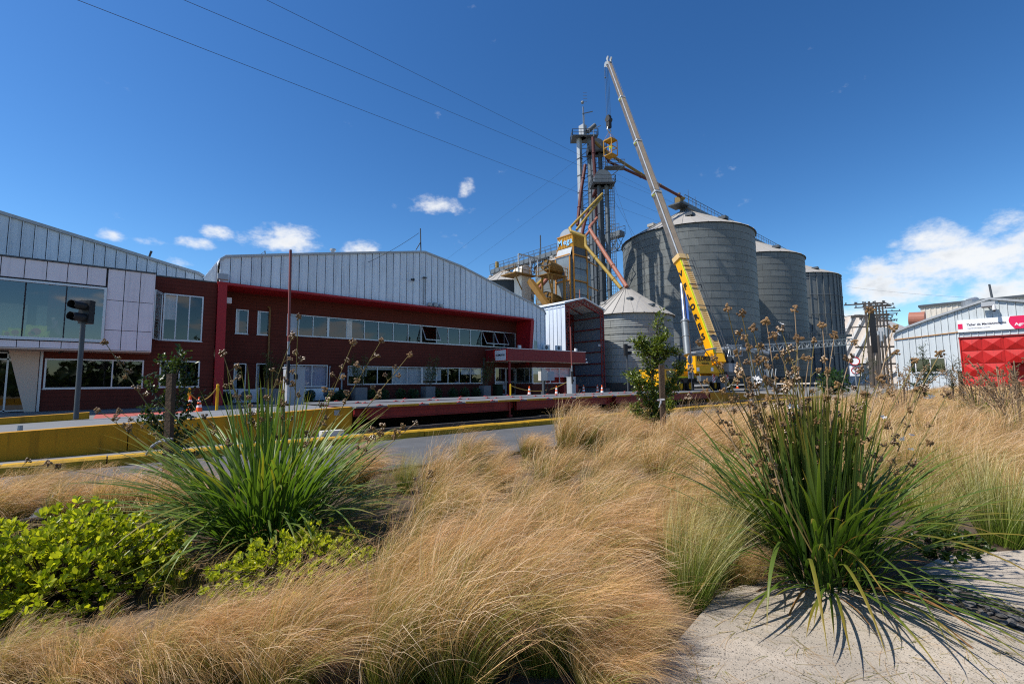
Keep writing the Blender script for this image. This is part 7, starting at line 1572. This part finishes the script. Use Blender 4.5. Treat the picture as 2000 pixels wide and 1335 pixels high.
def strap_plant(base, label, n_up, n_arch, n_low, n_flop, n_dry, Ls, rad, stalks, dep, seedk, LS, wd_):
    UP, ARCH, LOW, FLOP, DRY = LS
    t = thing('strap_leaf_plant', base, label, 'plant', 'big strap leaved plants with seed stalks'); rng = np.random.default_rng(seedk)
    jobs = []
    for lst, n, r0, r1, l0, l1 in ((UP, n_up, 0, .8, .85, 1.12), (ARCH, n_arch, .35, 1, .75, 1.08), (LOW, n_low, .6, 1, .55, .92), (FLOP, n_flop, .3, 1, .7, 1), (DRY, n_dry, .4, 1, .4, .8)):
        for k in range(n): jobs.append((lst, r0, r1, l0, l1))
    rng.shuffle(jobs); ex = [], [], []; nv = 0
    for i, (lst, r0, r1, l0, l1) in enumerate(jobs):
        a = rng.uniform(0, 2*math.pi); r = rad*rng.uniform(r0, r1); az = a+rng.normal(0, .45); sc = Ls*rng.uniform(l0, l1)
        if math.cos(az-math.atan2(-.753, -.658)) > .4 and lst is ARCH: sc *= .92
        me = lst[int(rng.integers(len(lst)))]; loc = np.array([r*math.cos(a), r*math.sin(a), -.01])
        if i < 300:
            o = link('leaf', me, t, local=True); o.location = tuple(map(float, loc)); o.rotation_euler = (rng.normal(0, .05), rng.normal(0, .05), az); o.scale = (sc, sc*rng.uniform(*wd_), sc)
        else:
            V = np.array([v.co[:] for v in me.vertices])*sc; R2 = np.array([[math.cos(az), -math.sin(az), 0], [math.sin(az), math.cos(az), 0], [0, 0, 1]]); V = V@R2.T+loc
            C = np.zeros(len(V)*4); me.color_attributes['Col'].data.foreach_get('color', C); Fq = np.array([list(p.vertices) for p in me.polygons]); ex[0].append(V); ex[1].append(Fq+nv); ex[2].append(C.reshape(-1, 4)[:, :3]); nv += len(V)
    if nv: link('leaf_mass', blades_mesh('leaf_mass', (np.concatenate(ex[0]), np.concatenate(ex[1])), 'strap_leaf', np.concatenate(ex[2])), t, local=True, kind='stuff')
    base = np.array(base)
    for (px, py, dd, bow, ncl, nfl, br_) in stalks:
        tip = at(px, py, dep+dd); b0 = base+np.array([rng.normal(0, rad*.5), rng.normal(0, rad*.5), 0]); mid = b0*.45+tip*.55+np.array([0, 0, bow]); P = bez(b0, mid, tip)
        dry = rng.uniform() < .35; mb = MB(); mb.tube(P, list(np.linspace(.0042, .0022, len(P))), 6); st = mb.build('flower_stalk', 'dry_stalk' if dry else 'stalk', t, smooth=True)
        def put(me, p, nm, s=1.0):
            o = link(nm, me, st); o.location = tuple(map(float, p)); o.rotation_euler = (rng.uniform(-.9, .9), rng.uniform(-.9, .9), rng.uniform(0, 6)); o.scale = (s,)*3; o.matrix_parent_inverse = Matrix.Identity(4)
        put(pods[int(rng.integers(5))], tip, 'seed_cluster', rng.uniform(1.05, 1.5))
        for k in range(ncl+1):
            f = 1-.07-(.42*br_)*(k+1)/ncl+rng.uniform(-.02, .02); i0 = f*(len(P)-1); p = P[int(i0)]*(1-i0 % 1)+P[min(int(i0)+1, len(P)-1)]*(i0 % 1); off = rng.normal(size=3); off[2] = abs(off[2])*.8+.5; off = off/np.linalg.norm(off)*rng.uniform(.02, .075)
            mb = MB(); mb.tube([p, p+off*.5+[0, 0, .004], p+off], [.0022, .0018, .0014], 5); mb.build('side_shoot', 'stalk', st)
            put(pods[int(rng.integers(5))], p+off, 'seed_cluster', rng.uniform(.9, 1.4))
        for k in range(nfl):
            f = 1-rng.uniform(0, .3); p = P[int(f*(len(P)-1))]+rng.normal(size=3)*.03; put(flm, p, 'flower', rng.uniform(.65, .9))
    return t
STR = [(1420, 602, .05, .12, 4, 0, 1.0), (1448, 612, -.05, .12, 5, 0, 1.1), (1470, 640, .1, .1, 4, 1, 1), (1497, 628, .15, .1, 3, 0, .9), (1552, 604, .1, .05, 4, 0, 1.1), (1606, 634, .0, .04, 5, 1, 1.1), (1700, 606, .05, .02, 6, 0, 1.3), (1745, 640, .2, .0, 4, 0, 1),
       (1788, 704, .25, -.02, 3, 2, 1.0), (1836, 690, -.1, -.04, 7, 1, 1.2), (1800, 760, .1, -.05, 3, 3, .9), (1365, 668, .1, .12, 4, 0, .9), (1395, 700, -.1, .12, 4, 1, 1), (1440, 690, .0, .1, 6, 2, 1.2), (1485, 676, .1, .08, 6, 2, 1.2), (1510, 655, -.1, .08, 5, 2, 1.1), (1530, 690, .1, .06, 5, 1, 1.1), (1462, 740, .2, .08, 4, 1, 1), (1412, 742, .1, .1, 4, 1, 1),
       (1580, 700, .15, .03, 4, 1, 1), (1630, 655, .15, .02, 4, 0, 1), (1660, 700, .0, .02, 5, 0, 1), (1560, 660, -.1, .03, 4, 1, 1), (1380, 745, .15, .1, 4, 0, 1), (1345, 775, .1, .12, 3, 0, 1), (1720, 740, -.1, .0, 6, 0, 1.2), (1690, 770, -.15, .0, 5, 0, 1), (1545, 745, .2, .03, 4, 1, 1), (1350, 720, .1, .12, 4, 0, 1), (1500, 715, .2, .06, 5, 2, 1.2), (1455, 660, .1, .08, 5, 2, 1.1), (1850, 770, .1, -.05, 4, 1, 1), (1478, 705, -.05, .08, 5, 1, 1.1), (1525, 640, .05, .06, 4, 1, 1.0), (1590, 665, .2, .03, 4, 0, 1)]
bR = onZ(1600, 1128, .05); bR = (float(bR[0]), float(bR[1]), .05)
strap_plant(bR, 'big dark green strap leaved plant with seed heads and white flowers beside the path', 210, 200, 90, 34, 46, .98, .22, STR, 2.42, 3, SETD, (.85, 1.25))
STL = [(205, 668, .0, .0, 6, 0, .5), (435, 690, .05, .02, 3, 0, .4), (452, 748, .1, .02, 6, 0, .5), (583, 618, .05, .02, 5, 0, .7), (572, 655, -.05, .02, 4, 0, .7), (556, 742, .1, .0, 5, 0, .5), (690, 668, .0, -.02, 5, 0, .45), (745, 664, .0, -.03, 4, 0, .5), (800, 692, .05, -.02, 5, 0, .4), (748, 832, -.1, .05, 5, 0, .4), (812, 826, .1, .12, 3, 0, .3), (885, 946, .0, .30, 4, 0, .3), (190, 800, .15, .02, 3, 0, .3), (232, 802, .18, .05, 2, 0, .3), (-30, 915, -.1, .30, 2, 0, .3), (400, 812, .05, .02, 3, 0, .4), (640, 780, .1, .0, 4, 0, .5), (505, 800, .05, .02, 3, 0, .4)]
bL = onZ(520, 1052, .05); bL = (float(bL[0]), float(bL[1]), .05)
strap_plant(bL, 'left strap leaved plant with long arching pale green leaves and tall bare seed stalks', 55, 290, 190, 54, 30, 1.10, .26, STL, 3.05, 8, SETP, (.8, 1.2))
# far strap plants before the red door, with rusty seed heads
for i, (px, d_, lb) in enumerate(((1760, 9.5, 'small strap leaved plant with seed stalks left of the small conifer'), (1905, 12, 'rusty brown seed stalks rising in front of the red workshop door, left part'), (1955, 12.5, 'rusty brown seed stalks rising in front of the red workshop door, middle part'), (2010, 11, 'rusty brown seed stalks rising at the right picture edge'), (1985, 6.2, 'arching brown seed stalks right of the meadow, nearest at the picture edge'))):
    b = at(px, 760, d_); x, y = float(b[0]), float(b[1]); t = thing('seed_stalk_plant', (x, y, .04), lb, 'plant', 'far strap leaved plants with rusty seed stalks')
    for k in range(70):
        o = link('leaf', (UP+ARCH)[int(rp_.integers(22))], t, local=True); a = rp_.uniform(0, 6.28); o.location = (.15*math.cos(a), .15*math.sin(a), 0); o.rotation_euler = (0, 0, a); s_ = rp_.uniform(.5, .8); o.scale = (s_, s_*1.4, s_)
    mb = MB(); md = MB()
    for k in range(26):
        a = rp_.uniform(0, 6.28); h = rp_.uniform(.8, 1.35); r_ = rp_.uniform(.1, .75); P = bez((0, 0, 0), (.2*math.cos(a), .2*math.sin(a), h*.7), (r_*math.cos(a), r_*math.sin(a), h)); mb.tube(P, .006, 4)
        for j in range(5):
            q = P[-1-j*1]+rp_.normal(size=3)*.03
            for m_ in range(4): md.ball(q+rp_.normal(size=3)*.014, .011, 5, 3)
    mb.build('flower_stalk', 'dry_stalk', t, local=True, kind='stuff'); md.build('seed_cluster', 'seed_pod', t, local=True, kind='stuff')
# ---------------------------------------------------------------- round leaved shrubs
def shrub(cx, cy, rx, ry, h, n_sh, L, Wd, label, nobj, c0, c1, seed, name='leafy_shrub', sink=.0):
    rng = np.random.default_rng(seed); t = thing(name, (cx, cy, .04), label, 'shrub', 'yellow green leafy shrubs'); base = np.array([cx, cy, .04])
    th = rng.uniform(0, 2*math.pi, n_sh); ph = np.arccos(rng.uniform(.02, 1, n_sh)); rr = rng.uniform(.62, 1.03, n_sh)
    bump = 1+.12*np.sin(3*th+seed)+.08*np.sin(7*th+ph*5)
    sh_ = np.stack([rx*np.sin(ph)*np.cos(th), ry*np.sin(ph)*np.sin(th), h*np.cos(ph)], 1)*(rr*bump)[:, None]; dirs = nrm(np.stack([np.sin(ph)*np.cos(th)*.8, np.sin(ph)*np.sin(th)*.8, np.cos(ph)+.65], 1)+rng.normal(0, .18, (n_sh, 3)))
    cen, dr_ = [], []
    for p, d in zip(sh_, dirs):
        u = nrm(np.cross(d, [.3, .9, .1])); v = np.cross(d, u); k = rng.integers(6, 9); a0 = rng.uniform(0, 6.28)
        for j in range(k):
            a = a0+j*2.4; op = .35+.75*(j/k); cen.append(p-d*L*.25*(j/k)*1.5); dr_.append(d*math.cos(op)+(u*math.cos(a)+v*math.sin(a))*math.sin(op))
    cen, dr_ = np.array(cen), np.array(dr_); dist = np.linalg.norm(cen+base-CAM, axis=1); up_ = dist-cen[:, 2]*.6; order = np.argsort(up_); near, rest = order[:nobj], order[nobj:]
    if nobj:
        ms = []
        for k in range(8):
            me = leaf_cloud('leaf', np.zeros((1, 3)), np.array([[0, 0, 1.]]), 1.0, Wd/L, 'shrub_leaf', c0, c1, rng); me.polygons.foreach_set('use_smooth', [True]*len(me.polygons)); ms.append(me)
        for i, k in enumerate(near):
            d = Vector(dr_[k]); o = link('leaf', ms[i % 8], t, local=True); q = d.to_track_quat('Z', 'Y'); q.rotate(Matrix.Identity(3)); o.rotation_mode = 'QUATERNION'; o.rotation_quaternion = q @ Vector((0, 0, 1)).rotation_difference(Vector((0, 0, 1))) if False else q; o.location = tuple(map(float, cen[k])); s_ = L*rng.uniform(.6, 1.3); o.scale = (s_,)*3
    link('foliage', leaf_cloud('foliage', cen[rest], dr_[rest], L, Wd, 'shrub_leaf', c0, c1, rng), t, local=True, kind='stuff')
    mb = MB()
    for k in range(0, n_sh, 5): mb.tube([(0, 0, 0), sh_[k]*.5+[0, 0, .02], sh_[k]], [.005, .003, .002], 4, False)
    mb.build('stem', 'bark', t, local=True, kind='stuff'); return t
s0 = onZ(95, 1172, .04); shrub(float(s0[0]), float(s0[1]), .60, .44, .41, 1500, .036, .018, 'broad yellow green shrub with round glossy leaves at the left picture edge', 290, (.15, .21, .010), (.52, .52, .05), 4)
s1_ = onZ(590, 1140, .04); shrub(float(s1_[0]), float(s1_[1]), .42, .32, .27, 700, .027, .014, 'low yellow green shrub with tiny leaves in front of the left strap leaved plant', 160, (.20, .26, .012), (.55, .54, .06), 5)
s2_ = onZ(60, 1300, .04); shrub(float(s2_[0]), float(s2_[1]), .2, .16, .12, 60, .035, .015, 'small patch of green leaves under the grass near the bottom left corner', 40, (.08, .15, .012), (.2, .26, .03), 6)
s3_ = onZ(1395, 1060, .04); shrub(float(s3_[0]), float(s3_[1]), .22, .22, .2, 90, .03, .014, 'small yellow green shrub between the grass and the right strap leaved plant', 0, (.10, .17, .012), (.24, .28, .03), 9)
s4_ = onZ(1850, 1075, .04); shrub(float(s4_[0]), float(s4_[1]), .3, .2, .1, 90, .035, .022, 'dark low weeds behind the gravel joint at the right', 0, (.03, .06, .015), (.06, .10, .02), 10)
# ---------------------------------------------------------------- saplings with stakes
def sapling(px, py, tips, label, n_leaf, L, Wd, c0, c1, seed, trunk_r=.02, tw=.16):
    rng = np.random.default_rng(seed); b = onZ(px, py, .04); dep = proj(b)[2]; t = thing('sapling', b, label, 'tree'); b = np.array(b); cen, dr_ = [], []
    def V(q): return at(q[0], q[1], dep+q[2])
    tr = [V(q) for q in tips[0]]; tr = [b]+tr; mb = MB(); mb.tube(tr, list(np.linspace(trunk_r, .004, len(tr))), 7); mb.build('trunk', 'bark', t)
    for br_ in tips:
        P = [V(q) for q in br_] if br_ is not tips[0] else tr
        if br_ is not tips[0]: mb = MB(); mb.tube(P, list(np.linspace(.009, .003, len(P))), 5); mb.build('branch', 'bark', t)
        ks = max(1, int(n_leaf*len(P)/sum(len(q) for q in tips)/9)); seglen = [np.linalg.norm(q-p) for p, q in zip(P[:-1], P[1:])]
        for _ in range(ks):
            i = rng.choice(len(seglen), p=np.array(seglen)/sum(seglen)); f = rng.uniform(); 
            if br_ is tips[0] and i == 0 and f < .45: continue
            p = P[i]*(1-f)+P[i+1]*f; d = nrm(rng.normal(size=3)*[1, 1, .6]+nrm(P[i+1]-P[i])*.7+[0, 0, .35]); ln = tw*rng.uniform(.35, 1.1)
            for g in np.linspace(.15, 1, 9): cen.append(p+d*ln*g+rng.normal(size=3)*.012); dr_.append(d+rng.normal(size=3)*.8+[0, 0, .2])
    me = leaf_cloud('foliage', np.array(cen), np.array(dr_), L, Wd, 'tree_leaf', c0, c1, rng); link('foliage', me, t, kind='stuff'); return t
def stake(px, py, ytop, w_, label, m='stake_wood', lean=0, strip=None):
    b = onZ(px, py, .03); dep = proj(b)[2]; top = at(px+lean, ytop, dep); top = np.array([b[0]+(top[0]-b[0])*.3, b[1]+(top[1]-b[1])*.3, top[2]]); t = thing('wooden_stake', b, label, 'stake', 'square wooden stakes beside young trees')
    MB().bar(np.array(b)-[0, 0, .1], top, w_, w_, up=(.66, .75, 0)).build('post', m, t)
    if strip:
        p = at(*strip, dep-.06); mb = MB(); k = 0
        rw = MB(); q = np.array(p); rw.tube([q+[-.04, .02, .0], q+[0, -.05, .01], q+[.05, -.02, .02], q+[.04, .05, .02], q+[-.03, .05, .01], q+[-.04, .02, 0]], .010, 6); rw.tube([q+[-.05, -.02, 0], q+[-.09, -.04, -.03], q+[-.13, -.03, -.10]], [.012, .014, .008], 6); rw.build('tie', 'plastic_strip', t)
    return t
sapling(1277, 868, [[(1276, 800, 0), (1274, 740, 0), (1280, 690, 0), (1283, 650, 0), (1286, 620, 0)], [(1276, 800, 0), (1255, 770, -.1), (1240, 740, -.1)], [(1276, 810, 0), (1300, 770, .1), (1318, 735, .15), (1332, 712, .1)], [(1275, 740, 0), (1258, 700, .0), (1248, 668, .05)], [(1277, 720, 0), (1300, 690, 0), (1322, 688, .05)], [(1276, 760, 0), (1250, 745, .15), (1236, 730, .1)], [(1277, 700, 0), (1292, 668, -.1), (1300, 660, -.1)], [(1276, 830, 0), (1256, 815, 0), (1240, 800, .05)], [(1277, 820, 0), (1296, 800, -.1), (1312, 790, -.1)], [(1276, 700, 0), (1262, 680, .1), (1256, 672, .1)], [(1278, 780, .1), (1308, 755, .25), (1322, 765, .2)]],
        'leafy young tree beside a square stake in front of the small silo', 8200, .050, .025, (.05, .085, .012), (.20, .23, .04), 31, .025, .2)
sapling(331, 968, [[(331, 880, 0), (335, 800, 0), (333, 745, 0), (310, 700, 0)], [(331, 900, .05), (300, 840, 0), (288, 800, 0)], [(331, 880, .05), (352, 830, .05), (372, 800, .05), (390, 765, 0)], [(333, 800, 0), (302, 770, 0), (292, 740, 0)], [(333, 800, 0), (356, 770, 0), (362, 745, 0), (365, 700, 0)], [(332, 900, 0), (350, 860, .05), (385, 845, .05)], [(332, 860, 0), (305, 825, .05), (285, 822, .05)], [(332, 920, 0), (355, 905, 0), (362, 890, 0)], [(334, 760, 0), (350, 720, 0), (352, 692, 0)]],
        'thin young tree with reddish shoots behind the dark stake at the left', 2200, .038, .021, (.018, .04, .010), (.06, .085, .02), 32, .012, .13)
stake(324, 985, 729, .054, 'dark square stake with a grey tie in front of the left young tree', lean=2, strip=(322, 862))
stake(1297, 880, 712, .072, 'square brown stake with a pale tie beside the young tree at the small silo', lean=-3, strip=(1292, 782))
sapling(1806, 800, [[(1806, 760, 0), (1805, 730, 0), (1802, 696, 0), (1800, 678, 0)], [(1806, 760, 0), (1792, 735, 0), (1778, 712, 0)], [(1806, 755, 0), (1820, 735, 0), (1836, 715, 0)], [(1805, 740, 0), (1818, 722, 0), (1826, 716, 0)], [(1806, 770, 0), (1790, 755, 0), (1780, 748, 0)]], 'small dark conifer like tree before the workshop window', 2600, .05, .02, (.03, .055, .015), (.07, .095, .03), 33, .03, .3)
sapling(1862, 800, [[(1862, 760, 0), (1858, 730, 0), (1862, 700, 0)], [(1862, 760, 0), (1850, 735, 0), (1846, 712, 0)], [(1862, 750, 0), (1872, 725, 0), (1878, 705, 0)]], 'sparse young tree with few leaves left of the stake before the red door', 800, .05, .022, (.05, .06, .02), (.12, .10, .04), 34, .02, .28)
sapling(1690, 772, [[(1690, 748, 0), (1692, 720, 0), (1696, 690, 0)], [(1690, 745, 0), (1680, 730, 0), (1676, 715, 0)], [(1691, 735, 0), (1703, 715, 0), (1708, 700, 0)]], 'thin young tree growing in front of the utility poles', 900, .06, .026, (.03, .05, .015), (.08, .09, .03), 35, .03, .4)
stake(1881, 800, 724, .085, 'square stake with a pale tie in the meadow left of the red door', lean=-3, strip=(1883, 766)); stake(1990, 800, 723, .10, 'leaning square stake in the meadow before the red door at the right', lean=-14)
# dark bush by the far road
b = at(1628, 752, 34)
round_bush(float(b[0]), float(b[1]), .9, 'dark bush growing at the foot of the farthest big silo', .0)['group'] = ''
bpy.context.view_layer.update()
